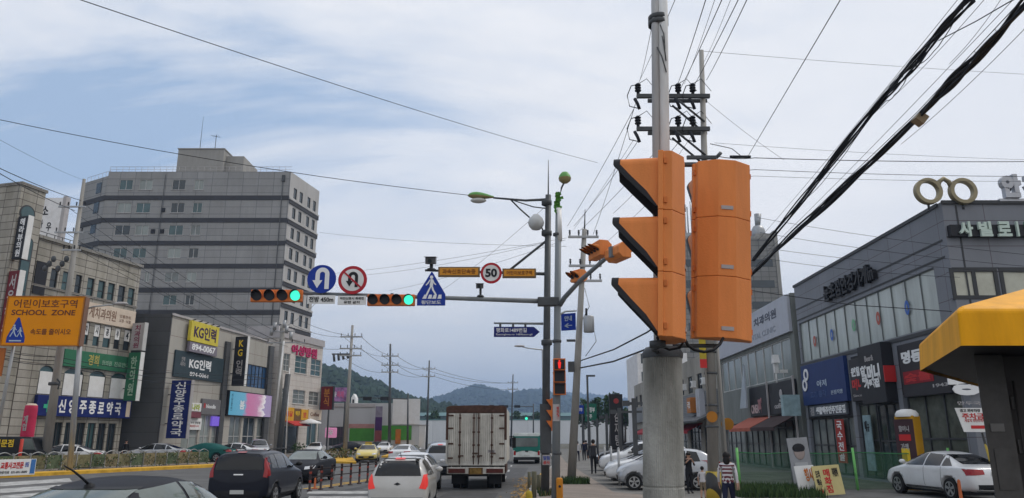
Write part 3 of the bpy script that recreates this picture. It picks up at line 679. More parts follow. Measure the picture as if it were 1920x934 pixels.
sign(fk, 'phone_sign', 'pale strip with a telephone number just under the yellow rooftop sign', q[0], q[1], q[2], z0 - .04, mat('mauve_grey_panel', (.20, .18, .22), .5, dirt=.1), [('894-0067', whitel, .08, .92, .2, .85, .03)], 'shop sign', .25, -.2)
q = pr(326, 418, 664, 712, -.1)
sign(fk, 'window_sign', 'broad dark teal sign with white letters below the telephone number strip', q[0], q[1], q[2], q[3], teald, [('KG인력', whitel, .27, .72, .38, .80, .03), ('894-0061', whitel, .30, .68, .10, .26, .01), ('인력\n사무소', lgp, .10, .2, .42, .78, .01)], 'shop sign', .15)
blade(fk, 'blade_sign', 'black vertical blade sign with yellow letters on the grey shop building', fk.px(433, 670)[0], -.3, -1.6, fk.px(433, 722, -.9)[1], fk.px(433, 626, -.9)[1], blackp, whitep, [('K\nG', yellowl, .3, .7, .60, .93), ('인\n력', lgp, .25, .75, .2, .52)])
q = pr(425, 506, 736, 782, -.1)
led = sign(fk, 'led_screen', 'bright pink and cyan LED advertising screen on the grey shop building', q[0], q[1], q[2], q[3], blackp, [], 'screen', .3)
def screen_mat():
    m = bpy.data.materials.new('led_picture'); m.use_nodes = True; t = m.node_tree; b = t.nodes['Principled BSDF']; b.inputs['Base Color'].default_value = (.02, .02, .02, 1); b.inputs['Roughness'].default_value = .4
    tcx = t.nodes.new('ShaderNodeTexCoord'); n = t.nodes.new('ShaderNodeTexNoise'); n.inputs['Scale'].default_value = 5; n.inputs['Detail'].default_value = 3
    sp = t.nodes.new('ShaderNodeSeparateXYZ'); t.links.new(tcx.outputs['Generated'], sp.inputs[0]); t.links.new(tcx.outputs['Generated'], n.inputs['Vector'])
    a = t.nodes.new('ShaderNodeMath'); a.operation = 'MULTIPLY_ADD'; a.inputs[1].default_value = .35; t.links.new(n.outputs['Fac'], a.inputs[0]); t.links.new(sp.outputs[1], a.inputs[2])
    r = t.nodes.new('ShaderNodeValToRGB'); e = r.color_ramp.elements
    for pz, c in ((.2, (.10, .42, .62)), (.48, (.15, .45, .65)), (.58, (.62, .18, .38)), (.85, (.60, .25, .45)), (1.05, (.42, .32, .55))):
        x = e.new(min(pz, 1.0)); x.color = (*c, 1)
    e[0].color = (.1, .42, .6, 1); t.links.new(a.outputs[0], r.inputs[0]); t.links.new(r.outputs[0], b.inputs['Emission Color']); b.inputs['Emission Strength'].default_value = .55
    return m
m = fk.mb(); m.box(q[0] + .1, q[1] - .1, -.312, -.302, q[2] + .1, q[3] - .1); m.build('display', screen_mat(), led); m = fk.mb(); put_text(m, '신\n년\n할\n인', q[0] + .4, q[0] + .75, q[2] + .5, q[3] - .3, -.326, 0, .0); put_text(m, '봄', q[0] + 2.2, q[0] + 3.2, q[2] + .7, q[3] - .9, -.326, 1, .03); m.build('screen_lettering', [blackl, whitel], led)
q = pr(338, 376, 755, 771, -.1); sign(fk, 'shop_sign', 'white and lime shop sign beside the tall navy blade sign', *q, whitep, [('국수', blackl, .08, .36, .2, .8), ('나라', mat('lime_letter', (.35, .42, .05), .5, dirt=0), .5, .92, .12, .88, .04)], 'shop sign', .2)
q = pr(377, 417, 749, 778, -.1); sign(fk, 'shop_sign', 'grey shop sign with small white letters over the purple lit doorway', *q, greyp, [('Noodle', whitel, .18, .62, .4, .66), ('홈', redl, .06, .15, .4, .72)], 'shop sign', .2)
q = pr(337, 377, 772, 783, -.4); aw = sign(fk, 'fascia_board', 'mauve fascia strip above the white menu board', *q, mat('mauve_panel', (.20, .06, .08), .6, dirt=.1), [], 'fascia', .4)
q = pr(337, 377, 784, 806, -.1); sign(fk, 'menu_board', 'white menu board with dark letters below the mauve fascia strip', *q, whitep, [('칼국수 전문점', blackl, .38, .92, .52, .72, 0), ('배달됩니다', redl, .42, .88, .24, .42, 0), ('국', redl, .08, .26, .3, .75, .04)], 'shop sign', .15)
q = pr(396, 412, 781, 799, -.1); pl = sign(fk, 'lit_panel', 'small purple lit panel over the shop doorway', *q, glow('purple_light', (.1, .05, .3), (.16, .10, .55), .6), [], 'sign', .2)
# tall navy blade on a post at the corner
blade(fk, 'blade_sign', 'tall navy vertical sign with white letters at the near corner of the grey shop building', .5, -.3, -2.1, fk.px(318, 822, -1.2)[1], fk.px(325, 711, -1.2)[1], navy, lgp, [('신\n양\n주\n종\n로\n약\n국', whitel, .22, .78, .04, .97)])
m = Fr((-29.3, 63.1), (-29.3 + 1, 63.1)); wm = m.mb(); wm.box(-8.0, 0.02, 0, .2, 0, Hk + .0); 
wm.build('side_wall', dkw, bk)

# ------------------------------------------------------------------ LEFT: cream clinic building, then the retail sheds
fw_ = Fr((-26.05, 84.2), (-23.85, 93.6)); Lw = fw_.L; Hw = fw_.px(560, 640)[1]
cream = tile('cream_tile', (0.56, 0.52, 0.48), (.38, .30, .27), .9, .6, .015, .75, 0, .04, .15, fw_.ang)
bw = thing('clinic_building', 'cream three storey building with magenta letters along its parapet', 'building', fw_.A, fw_.ang)
hs = []
for a, b in ((530, 542), (552, 575), (582, 601)):
    for c, d in ((668, 700), (731, 757)):
        hs.append((fw_.px(a, 700)[0], fw_.px(b, 700)[0], fw_.px(567, d + 1)[1], fw_.px(567, c + 1)[1]))
hs.append((fw_.px(576, 800)[0], fw_.px(594, 800)[0], .15, 4.3)); hs.append((.3, fw_.px(560, 800)[0], .15, 3.3))
wall_body(fw_, bw, [cream, cream], 0, Lw, Hw, 9, hs, .2, 0)
for q in hs: window(fw_, bw, *q, frame_lt, random.choice([glass_teal, glass_dk, glass_mid]), 1, 2 if q[2] > 1 else 0, .08, .06, sill=cream if q[2] > 1 else None)
m = fw_.mb(); m.box(-.1, Lw + .15, -.15, 9.1, Hw, Hw + .8); m.box(.5, 4.2, 1, 5, Hw + .8, Hw + 1.5); m.build('parapet', lgp, bw)
m = fw_.mb(); put_text(m, '여성병원', fw_.px(546, 655)[0], fw_.px(594, 655)[0], fw_.px(570, 669)[1], fw_.px(570, 650)[1], -.12, 0, .04, .1); m.build('lettering', mat('magenta_letter', (.42, .02, .10), .5, dirt=0), bw)
def pw(u0, u1, v0, v1): um = (u0 + u1) / 2; vm = (v0 + v1) / 2; return fw_.px(u0, vm)[0], fw_.px(u1, vm)[0], fw_.px(um, v1)[1], fw_.px(um, v0)[1]
ylp = mat('amber_panel', (.62, .34, .03), .5, dirt=.15); brp = mat('brown_panel', (.16, .085, .03), .5, dirt=.15)
sign(fw_, 'food_sign', 'amber food sign on the cream clinic building ground floor', *pw(529, 547, 764, 791), ylp, [('통닭', redl, .15, .85, .35, .75)], 'shop sign', .3)
sign(fw_, 'food_sign', 'brown food sign between two amber ones on the cream clinic building', *pw(548, 560, 766, 790), brp, [('맥주', yellowl, .15, .85, .4, .8)], 'shop sign', .28)
sign(fw_, 'food_sign', 'smaller amber sign with dark mark beside the clinic building doorway', *pw(561, 574, 768, 788), ylp, [('호', brp and redl, .25, .75, .25, .75)], 'shop sign', .28)
sign(fw_, 'cafe_sign', 'cream cafe sign with brown latin letters above the doorway', *pw(576, 600, 768, 788), creamp, [('Coffee', brownl, .12, .8, .35, .72, .03)], 'shop sign', .2)
mr = fw_.mb(); q = pw(530, 559, 789, 797); mr.prism([(-.3, q[3]), (-1.5, q[2]), (-1.5, q[2] - .12), (-.3, q[3] - .12)], q[0], q[1], 0, 'x'); aw = mr.build('awning', mat('red_canvas', (.42, .03, .025), .7, dirt=.2)); tag(aw, 'red canvas awning below the amber food sign', 'awning')
blade(fw_, 'blade_sign', 'dark red vertical blade sign at the far end of the cream clinic building', Lw - .2, -.2, -1.8, fw_.px(607, 768, -1)[1], fw_.px(609, 724, -1)[1], dredp, blackp, [('분\n식', mat('amber_letter', (.45, .18, .03), .5, dirt=0), .25, .75, .15, .9)])
# sheds
YS = 112.0
fs_ = Fr(P(598, 800, YS).to_2d(), P(786, 800, YS + 2).to_2d()); Lh = fs_.L; Hs = fs_.px(690, 756)[1]
shm = tile('shed_panel', (0.47, .48, .49), (.36, .36, .37), 4.0, 30, .02, .6, 0, .03, .12, 0)
bsd = thing('retail_shed', 'long pale grey retail shed with green shopfronts beyond the cream building', 'store', fs_.A, fs_.ang)
def pS(u0, u1, v0, v1, y=0): return fs_.px(u0, 800, y)[0], fs_.px(u1, 800, y)[0], fs_.px((u0 + u1) / 2, v1, y)[1], fs_.px((u0 + u1) / 2, v0, y)[1]
hs = [pS(618, 652, 800, 836), pS(657, 700, 826, 836)]
wall_body(fs_, bsd, [shm, shm], 0, Lh, Hs, 14, [hs[0]], .3, 0)
window(fs_, bsd, *hs[0], frame_dk, glass_dk, 4, 1, .1, .08, name='shop_window')
for i, (n_, q, mm) in enumerate((('green_front', pS(656, 702, 803, 827), mat('bright_green_panel', (.06, .24, .03), .5, dirt=.2)), ('green_front', pS(716, 772, 798, 825), MATS['bright_green_panel']),
     ('stripe_front', pS(654, 702, 795, 803), mat('pink_lime_stripe', (.42, .22, .20), .5, dirt=.3)), ('entrance_front', pS(742, 752, 805, 832), mat('orange_front', (.45, .14, .02), .5, dirt=.3)))):
    fs_.mb().box(q[0], q[1], -.12 - .01 * i, -.005, q[2], q[3]).build(n_, mm, bsd)
q = pS(600, 702, 757, 763); fs_.mb().box(q[0], q[1], -.2, -.005, q[2], q[3]).build('roof_edge', lgp, bsd)
q = pS(735, 785, 753, 796); fs_.mb().box(q[0], Lh + .05, -.25, -.006, q[2], q[3] + .4).build('white_fascia', mat('white_cladding', (.66, .66, .66), .5, dirt=.1), bsd)
q = pS(703, 716, 762, 830, -2); py = thing('pylon_sign', 'tall pylon sign in purple, violet and red in front of the retail shed', 'pylon sign', fs_.T @ Vector(((q[0] + q[1]) / 2, -2, 0)))
fs_.mb().box(q[0], q[1], -2, -1.6, 0, q[2] + (q[3] - q[2]) * .33).build('lower_panel', mat('brick_red_panel', (.20, .05, .05), .5), py)
fs_.mb().box(q[0], q[1], -2.02, -1.6, q[2] + (q[3] - q[2]) * .33 + .01, q[2] + (q[3] - q[2]) * .7).build('middle_panel', mat('violet_panel', (.055, .015, .10), .5), py)
fs_.mb().box(q[0], q[1], -2, -1.6, q[2] + (q[3] - q[2]) * .7 + .01, q[3]).build('upper_panel', mat('mauve_grey_top', (.22, .20, .26), .5), py)
fq = Fr(P(613, 740, 105).to_2d(), P(651, 740, 105).to_2d()); q = (0, fq.L, fq.px(632, 753)[1], fq.px(632, 727)[1])
bb = sign(fq, 'billboard', 'pink and violet billboard above the retail shed roof', *q, mat('pink_violet_print', (.42, .22, .46), .5, dirt=.75, dscale=1.1), [('봄꽃', whitel, .2, .5, .3, .7), ('축제', mat('pink_letter', (.6, .12, .25), .5, dirt=0), .52, .85, .25, .75, .03)], 'billboard', .3)
m = fq.mb()
for x in (.3, fq.L - .3): m.cyl((x, .3, 0), (x, .3, q[3]), .12, n=8)
m.build('post', metal_dk, bb)
fo = Fr(P(601, 800, 108).to_2d(), P(618, 800, 108).to_2d()); x0, z0 = fo.px(621, 812); 
sign(fo, 'shop_light', 'round edged pink lit sign low at the left end of the retail shed', fo.px(610, 812)[0], fo.px(632, 812)[0], fo.px(621, 821)[1], fo.px(621, 802)[1], glow('pink_light', (.4, .15, .25), (.55, .22, .38), .5), [('꽃', whitel, .3, .7, .25, .75)], 'sign', .3, bev=.2)
fm_ = Fr(P(661, 750, 118).to_2d(), P(669, 750, 118).to_2d()); bt2 = thing('roof_turret', 'small white gabled turret on the retail shed roof', 'turret', fm_.A, fm_.ang)
zb_ = fm_.px(665, 757)[1]; zt_ = fm_.px(665, 739)[1]; fm_.mb().prism([(0, zb_ - 1.6), (fm_.L, zb_ - 1.6), (fm_.L, zt_ - .6), (fm_.L / 2, zt_), (0, zt_ - .6)], -1, 1).build('body', whitep, bt2); fm_.mb().box(fm_.L * .3, fm_.L * .7, -1.03, -1.001, zb_ - .2, zb_ + .6).build('opening', blackp, bt2)
fx = Fr(P(776, 815, 135).to_2d(), P(797, 815, 135).to_2d()); bx_ = thing('white_shed', 'small plain white shed with a sign beside the far roadway', 'shed', fx.A, fx.ang)
fx.mb().box(0, fx.L, 0, 5, 0, fx.px(786, 798)[1]).build('wall', MATS['white_cladding'], bx_); fx.mb().box(.3, .9, -.03, -.004, 2.6, 3.4).build('wall_sign', lgp, bx_); fx.mb().box(-.1, fx.L + .1, -.1, 5.1, fx.px(786, 798)[1], fx.px(786, 798)[1] + .15).build('roof_edge', lgp, bx_)
# far white hoarding with a strip of wood behind it
YH = 240.0
fh = Fr((-34, YH), (60, YH)); zh = 2 + (820 - 789) / 1431 * YH
hb = thing('hoarding_wall', 'long white hoarding wall closing the far end of the road', 'wall', fh.A, 0); fh.mb().box(0, fh.L, 0, .3, 0, zh).build('panels', tile('hoarding_panel', (.66, .67, .68), (.48, .49, .5), 5.0, 30, .06, .6, 0, .03, .1, 0), hb)
fh.mb().box(0, fh.L, -.1, .4, zh, zh + .35).build('coping', mat('teal_trim', (.12, .22, .22), .6), hb)
fg = Fr((-34, 262), (40, 262)); gb = thing('low_building', 'low teal roofed building behind the far white hoarding wall', 'building', fg.A, 0)
fg.mb().box(0, fg.L, 0, 10, 0, 2 + (820 - 781) / 1431 * 262).build('wall', mat('teal_grey_wall', (.12, .17, .18), .7, dirt=.3, dscale=.2), gb); m = fg.mb(); zr = 2 + (820 - 781) / 1431 * 262; m.prism([(-.5, zr), (10.5, zr), (5, zr + 1.3)], 0, fg.L, 0, 'x'); m.build('roof', mat('teal_roof', (.10, .19, .20), .6, dirt=.3, dscale=.2), gb)
# ------------------------------------------------------------------ RIGHT: grey corner building with the giant spectacles
f1 = Fr((16.8, 43.3), (16.45, 27.3)); L1 = f1.L; H1 = 10.75
gpan = tile('blue_grey_panel', (0.205, 0.215, 0.24), (0.10, .08, .09), 2.0, 1.0, .012, .55, 0, .035, .15, f1.ang)
b1 = thing('optical_shop_building', 'blue grey two storey corner building with giant spectacles on its roof', 'building', f1.A, f1.ang)
zw0, zw1 = 6.15, 8.25
zw0 = f1.px(1610, 652)[1]; zw1 = f1.px(1610, 560)[1]
shops = [(.35, 6.3, .15, zw0 - .35), (6.7, 11.0, .15, zw0 - .35), (11.4, L1 - .3, .15, zw0 - .35)]
band = (.25, L1 - .9, zw0, zw1)
wall_body(f1, b1, [gpan, gpan], 0, L1, H1, 12, [band] + shops, .22, 0)
cw = window(f1, b1, *band, mat('grey_seam', (.17, .185, .185), .4, dirt=0), mat('glass_frosted', (.43, .47, .445), .15, dirt=.3, dscale=.9, spec=.5, streak=True), 11, 0, .05, .035, name='curtain_wall')
m = f1.mb()
for k, (u, v, c) in enumerate(((1527, 640, 0), (1559, 628, 1), (1600, 610, 2), (1646, 597, 0), (1700, 577, 1))):
    x, z = f1.px(u, v, .02); r = .2
    vs = [(x + math.cos(t) * r * 1.0, .03, z + math.sin(t) * r * 1.55) for t in [i * math.pi / 9 for i in range(18)]] + [(x + math.cos(t) * r * .35, .03, z + math.sin(t) * r * .7) for t in [i * math.pi / 9 for i in range(18)]]
    m.add(vs, [(i, (i + 1) % 18, 18 + (i + 1) % 18, 18 + i) for i in range(18)], c)
m.build('window_sticker', [mat('sticker_red', (.42, .10, .07), .5, dirt=0), mat('sticker_blue', (.05, .13, .42), .5, dirt=0), mat('sticker_green', (.18, .42, .24), .5, dirt=0)], b1)
m = f1.mb()
for v in (H1 - 1.45, H1 - 2.1): m.box(0.02, L1 - .02, -.025, -.004, v - .035, v + .035)
m.box(-.05, L1 + .02, -.06, -.004, H1 - .12, H1 + .02); m.box(.02, L1 - .02, -.05, -.004, zw0 - .2, zw0 - .05); m.build('facade_joint', frame_dk, b1)
a0 = f1.px(1547, 540, -.1)[0]; a1 = f1.px(1640, 497, -.1)[0]; zc = H1 - 1.45
m = f1.mb(); put_text(m, '눈초점안경가게in', a0, a1, zc - .42, zc + .45, -.24, 0, .03, .2); m.build('lettering', blackl, b1)
# front face, looking at the camera
ff = Fr((16.45, 27.04), (30.0, 27.04)); Lf = ff.L
wq = (ff.px(1783, 530)[0], ff.px(1872, 530)[0], ff.px(1830, 561)[1], ff.px(1830, 503)[1]); wq2 = (wq[1] + .08, wq[1] + 4.0, wq[2], wq[3])
mb = ff.mb(); wall_front(mb, 0.0, Lf, 0, H1, [wq, wq2], 0, .2); mb.add([(0, .2, 0), (Lf, .2, 0), (Lf, .2, H1), (0, .2, H1)], [(0, 1, 2, 3)]); mb.add([(0, 0, 0), (0, .255, 0), (0, .255, H1), (0, 0, H1)], [(0, 1, 2, 3)]); mb.add([(0, 0, H1), (Lf, 0, H1), (Lf, .255, H1), (0, .255, H1)], [(0, 1, 2, 3)]); mb.build('front_wall', gpan, b1)
for q in (wq, wq2): window(ff, b1, *q, frame_dk, mat('glass_warm_blind', (.50, .50, .42), .3, dirt=.2, spec=.2), 1, 0, -.03, .14)
m = ff.mb(); m.box(-.02, Lf, -.08, -.004, H1 - .1, H1 + .04); m.box(.5, .56, -.02, -.004, 3, H1 - .15)
for z in (H1 - 1.4, H1 - 2.6, wq[2] - .6): m.box(.02, Lf, -.02, -.005, z - .02, z + .02)
m.build('front_joint', frame_dk, b1)
q = (ff.px(1776, 434)[0], ff.px(1776, 434)[0] + 6, ff.px(1800, 446)[1], ff.px(1800, 424)[1])
sg = sign(ff, 'name_rail', 'black rail sign with large pale letters high on the corner building front', *q, blackp, [], 'shop sign', .22)
m = ff.mb(); x = ff.px(1790, 434)[0]; zc = ff.px(1830, 434)[1]
for k, t in enumerate('사빌로우'[:3]):
    put_text(m, t, x + k * .72, x + k * .72 + .5, zc - .28, zc + .3, -.34, 0, .04, .1)
m.box(x + 2.15, x + 2.22, -.34, -.24, zc - .28, zc + .3); m.build('lettering', mat('pale_jade_letter', (.52, .62, .55), .5, dirt=0), sg)
m = ff.mb(); m.box(x + 2.5, x + 5, -.25, -.225, zc - .25, zc + .3); m.build('green_band', greenp, sg)
# spectacles: two rings and a bridge in gold, standing on the parapet edge
gold = mat('dull_gold', (.29, .25, .16), .5, .3, dirt=.2)
c0 = ff.px(1740, 359, -.1); c1 = ff.px(1804, 354, -.1)
sp = thing('giant_spectacles', 'giant dull gold spectacles standing on the roof edge of the grey corner building', 'roof sign', ff.T @ Vector(((c0[0] + c1[0]) / 2, -.1, H1)))
def ring(mb, cx, y, cz, r0, r1, th, n=32):
    vs = []
    for yy in (y - th / 2, y + th / 2):
        for r in (r0, r1): vs += [(cx + r * math.cos(2 * math.pi * k / n), yy, cz + r * math.sin(2 * math.pi * k / n)) for k in range(n)]
    fs = []
    for k in range(n):
        j = (k + 1) % n; fs += [(k, j, n + j, n + k), (2 * n + k, 3 * n + k, 3 * n + j, 2 * n + j), (k, 2 * n + k, 2 * n + j, j), (n + k, n + j, 3 * n + j, 3 * n + k)]
    mb.add(vs, fs)
rr = ff.px(1740, 335, -.1)[1] - c0[1]
zr = H1 + rr + .02
for cx in (c0[0], c1[0]):
    m = ff.mb(); ring(m, cx, -.1, c0[1], rr * .70, rr, .24); m.build('rim', gold, sp, .02)
m = ff.mb(); xm = (c0[0] + c1[0]) / 2; w_ = (c1[0] - c0[0]) / 2 - rr * .78
m.tube([(xm - w_, -.1, c0[1] + .18), (xm - w_ * .7, -.1, c0[1] + rr * .75), (xm, -.1, c0[1] + rr * 1.0), (xm + w_ * .7, -.1, c0[1] + rr * .75), (xm + w_, -.1, c0[1] + .18)], .09, 8); m.build('bridge', gold, sp)
m = ff.mb()
for cx in (c0[0], c1[0]): m.cyl((cx, -.0, H1 - .3), (cx, .0, c0[1] - rr + .05), .05, n=6)
m.build('support', metal_dk, sp)
lx = ff.px(1876, 352, -.1); m = ff.mb(); put_text(m, '안', lx[0], lx[0] + .75, H1 + .12, ff.px(1890, 328, -.1)[1], -.2, 0, .07, .22); put_text(m, '경', lx[0] + .9, lx[0] + 1.65, H1 + .12, ff.px(1890, 328, -.1)[1], -.2, 0, .07, .22)
m.box(lx[0] - .1, lx[0] + 2, -.1, .1, H1, H1 + .1); o = m.build('roof_letters', mat('silver_letter', (.42, .43, .46), .4, .4, dirt=.15)); tag(o, 'silver roof letters beside the giant spectacles', 'roof letters')
# ground floor shops of this building
def p1(u0, u1, vt, vb, y=0):  # a rectangle given on the side facade
    um = (u0 + u1) / 2; return f1.px(u0, 720, y)[0], f1.px(u1, 720, y)[0], f1.px(um, vb, y)[1], f1.px(um, vt, y)[1]
bluep = mat('deep_blue_panel', (0.016, 0.038, 0.145), .5, dirt=.12); skyl = mat('sky_letter', (.42, .50, .58), .5, dirt=0)
q = p1(1500, 1590, 678, 752, -.1); bs1 = sign(f1, 'bakery_sign', 'deep blue fascia with a tilted pale chain mark on the corner building', .35, 6.3, f1.px(1545, 757, -.1)[1], zw0 - .22, bluep,
     [('아저', skyl, .38, .60, .40, .56, .02), ('고기 총각', mat('dim_blue_letter', (.05, .09, .22), .5, dirt=0), .2, .58, .16, .32), ('본점직영', skyl, .68, .92, .18, .28, .01)], 'shop sign', .2)
m = f1.mb()
for dx, dz in ((.55, .0), (.85, .55)):
    T0 = m.T; cx = .35 + dx; cz = f1.px(1515, 712, -.1)[1] + dz - .3
    m2 = MB(f1.T @ Matrix.Translation((cx, 0, cz)) @ Matrix.Rotation(R(28), 4, 'Y')); ring(m2, 0, -.23, 0, .2, .34, .04, 14); m.v += [v for v in m2.v]; k0 = len(m.v) - len(m2.v); m.f += [[i + k0 for i in f] for f in m2.f]; m.m += m2.m; m.s += m2.s
m.build('chain_mark', whitel, bs1)
fa = f1.px(1545, 776, -.1)
sign(f1, 'shop_board', 'white strip of lettering under the deep blue fascia', .9, 5.9, f1.px(1545, 780, -.1)[1], f1.px(1545, 759, -.1)[1], mat('slate_panel', (.10, .11, .13), .5), [('생활맥주안주전문점', whitel, .2, .97, .15, .85, .04), ('점', lgp, .04, .14, .1, .9)], 'shop sign', .12)
def shopfront(fr, parent, x0, x1, z0, z1, gm, nx, door=None):
    w = window(fr, parent, x0, x1, z0, z1, frame_dk, gm, nx, 1, .14, .07, name='shop_window')
    return w
zs1 = f1.px(1545, 782, -.1)[1]
shopfront(f1, b1, .4, 6.25, .2, zs1 - .05, glass_mid, 5)
m = f1.mb(); m.box(.36, 6.29, .01, .2, zs1 - .04, zw0 - .36); m.box(6.72, 10.98, .01, .2, f1.px(1630, 755)[1], zw0 - .36); m.box(11.42, L1 - .32, .01, .2, f1.px(1700, 740)[1], zw0 - .36); m.build('lintel', blackp, b1)
rb = mat('red_banner', (.36, .045, .035), .6, dirt=.2)
bn = sign(f1, 'vertical_banner', 'vertical red banner with pale letters beside the blue shop windows', f1.px(1567, 830, -.1)[0], f1.px(1583, 830, -.1)[0], f1.px(1575, 868, -.1)[1], f1.px(1575, 786, -.1)[1], rb, [('국', whitel, .2, .8, .76, .96), ('수', whitel, .2, .8, .52, .72), ('전', whitel, .2, .8, .28, .48), ('골', whitel, .2, .8, .05, .24)], 'banner', .05)
dkp = mat('charcoal_panel', (.03, .028, .033), .5, dirt=.15)
sign(f1, 'tavern_sign', 'charcoal tavern sign with heavy white letters over red ones on the corner building', 6.75, 8.6, f1.px(1612, 752, -.1)[1], zw0 - .5, dkp, [('원할', whitel, .1, .7, .58, .80, .05), ('머니', redl, .1, .75, .26, .52, .05), ('Since', lgp, .1, .6, .1, .16, 0)], 'shop sign', .15)
sign(f1, 'tavern_sign', 'black projecting tavern board with ragged white letters and a red edge', 8.65, 11.0, f1.px(1640, 758, -.1)[1], zw0 - .12, blackp, [('할머니', whitel, .06, .86, .38, .66, .06), ('가맥집', whitel, .15, .8, .26, .42, .06), ('Beer&', lgp, .3, .66, .72, .82, .02)], 'shop sign', .5)
m = f1.mb(); m.box(11.02, 11.1, -.5, -.02, f1.px(1650, 720, -.1)[1], f1.px(1650, 690, -.1)[1]); o = m.build('sign_end', redl); tag(o, 'small red end piece on the black tavern board', 'sign end')
sign(f1, 'grill_sign', 'charcoal grill sign with white letters over a red block nearest the building corner', 11.9, L1 - .5, f1.px(1705, 745, -.1)[1], zw0 - .4, dkp, [('명동한', whitel, .06, .75, .62, .86, .05), ('1943', lgp, .66, .95, .12, .18)], 'shop sign', .2)
sg2 = [o for o in C.objects if o.name.startswith('grill_sign')][-1]
m = f1.mb(); qx0, qx1 = 12.1, L1 - 1.6; qz0, qz1 = f1.px(1700, 722, -.1)[1], f1.px(1700, 698, -.1)[1]; m.box(qx0, qx1, -.216, -.2, qz0, qz1); put_text(m, '숯불', qx0 + .1, qx1 - .1, qz0 + .08, qz1 - .08, -.23, 1, .03); m.build('red_block', [mat('crimson_panel', (.26, .012, .02), .5, dirt=.15), redl], sg2)
shopfront(f1, b1, 6.75, 8.5, .2, f1.px(1612, 758)[1], mat('glass_grey_green', (.10, .11, .09), .2, dirt=.5), 1)
shopfront(f1, b1, 8.6, 10.95, .2, f1.px(1640, 758)[1], glass_dk, 2)
shopfront(f1, b1, 11.45, L1 - .35, .2, f1.px(1700, 740)[1] - .05, MATS['glass_grey_green'], 2)
sign(f1, 'shop_poster', 'tall pale blue poster leaning in the dark tavern entrance', 7.4, 8.2, .5, 3.0, mat('pale_blue_poster', (.22, .32, .35), .5, dirt=.4, dscale=3), [('메뉴', blackl, .2, .8, .7, .9)], 'poster', .06)
# front: dark boards with big white brush letters
dkb = tile('navy_black_board', (.022, .024, .034), (.008, .008, .01), .32, 30, .03, .5, 0, .1, .1, 0)
bq = (.6, 13.2, .12, ff.px(1800, 690)[1] + .4); bd = thing('board_cladding', 'navy black vertical board cladding around the noodle shop front', 'shop front', ff.T @ Vector((4, -.2, 0)))
ff.mb().box(bq[0], bq[1], -.16, -.005, bq[2], bq[3]).build('boards', dkb, bd)
nx = ff.px(1772, 720)[0]; m = ff.mb(); put_text(m, '명우', nx + .0, nx + 2.4, ff.px(1800, 742)[1], ff.px(1800, 694)[1], -.22, 0, .07, .05)
m.v = m.v; o = m.build('brush_letters', whitel, bd)
m = ff.mb(); put_text(m, '만두국수전문 제면소', ff.px(1790, 757)[0], ff.px(1790, 757)[0] + 2.6, ff.px(1800, 760)[1], ff.px(1800, 753)[1], -.19, 0, .01); m.build('small_letters', lgp, bd)

# ------------------------------------------------------------------ RIGHT: next building with the white clinic sign, then older buildings
f2b = Fr((17.25, 62.0), (16.85, 44.1)); L2 = f2b.L; H2 = f2b.px(1476, 552)[1]
gconc = mat('grey_green_render', (.20, .215, .205), .8, dirt=.25, streak=True)
bb2 = thing('clinic_block', 'grey two storey block with white clinic sign panel and shop awnings', 'building', f2b.A, f2b.ang)
za, zb2 = f2b.px(1420, 722)[1], f2b.px(1420, 655)[1]
sh2 = [(.4, 5.6, .15, 3.0), (6.0, 11.4, .15, 3.0), (11.8, L2 - .6, .15, 3.0)]
wall_body(f2b, bb2, [gconc, gconc], 0, L2, H2, 12, [(.5, L2 - .8, za, zb2)] + sh2, .2, 0)
window(f2b, bb2, .5, L2 - .8, za, zb2, frame_lt, glass_pale, 8, 0, .05, .07, name='curtain_wall')
for q in sh2: window(f2b, bb2, *q, frame_dk, random.choice([glass_dk, glass_mid, glass_mid]), 3, 1, .1, .07, name='shop_window')
sign(f2b, 'clinic_sign', 'wide white panel with blue grey letters along the top of the grey clinic block', .2, L2 - .15, zb2 + .25, H2 - .05, mat('pale_lilac_panel', (.44, .46, .52), .5, dirt=.08), [('이 치과의원', mat('slate_letter', (.07, .08, .11), .5, dirt=0), .52, .88, .52, .78, .03), ('DENTAL CLINIC', mat('grey_letter', (.28, .30, .34), .5, dirt=0), .50, .86, .16, .32, .02)], 'clinic sign', .2)
dka = za - .15
s5 = sign(f2b, 'shop_fascia', 'black shop fascia with pink letters on the grey clinic block', L2 - 9.4, L2 - 5.3, 3.4, dka, blackp, [('CINEA', mat('pink_white', (.55, .42, .42), .5, dirt=0), .06, .5, .1, .4, .03), ('파', mat('dim_pink', (.35, .17, .18), .5, dirt=0), .45, .7, .1, .6, .05)], 'shop sign', .2)
s6 = sign(f2b, 'shop_fascia', 'black shop fascia with a white drawn emblem beside the corner building', L2 - 5.0, L2 - .3, 3.4, dka, blackp, [('coffee', lgp, .2, .6, .18, .34, .03)], 'shop sign', .2)
m = f2b.mb(); c = L2 - 2.6; m.ball((c, -.23, 4.6), .3, .02, .3, 10); m.box(c - .35, c + .5, -.235, -.21, 4.15, 4.28); m.build('emblem', lgp, s6)
m = f2b.mb(); 
for x in (L2 - 5.15, L2 - .2): m.box(x - .06, x + .06, -.3, -.21, .12, dka + .2)
o = m.build('post_trim', lgp, bb2)
def awning(fr, label, x0, x1, z, m_, out=1.5, drop=.75):
    mb = fr.mb(); mb.prism([(-.02, z), (-out, z - drop), (-out, z - drop - .22), (-out + .03, z - drop - .22), (-out + .03, z - drop - .03), (-.02, z - .05)], x0, x1, 0, 'x')
    o = mb.build('awning', m_); tag(o, label, 'awning')
    a = fr.mb()
    for x in (x0 + .1, x1 - .1): a.cyl((x, -.03, z - drop - .1), (x, -out + .05, z - drop - .05), .025, n=5)
    a.build('arm', metal_dk, o); return o
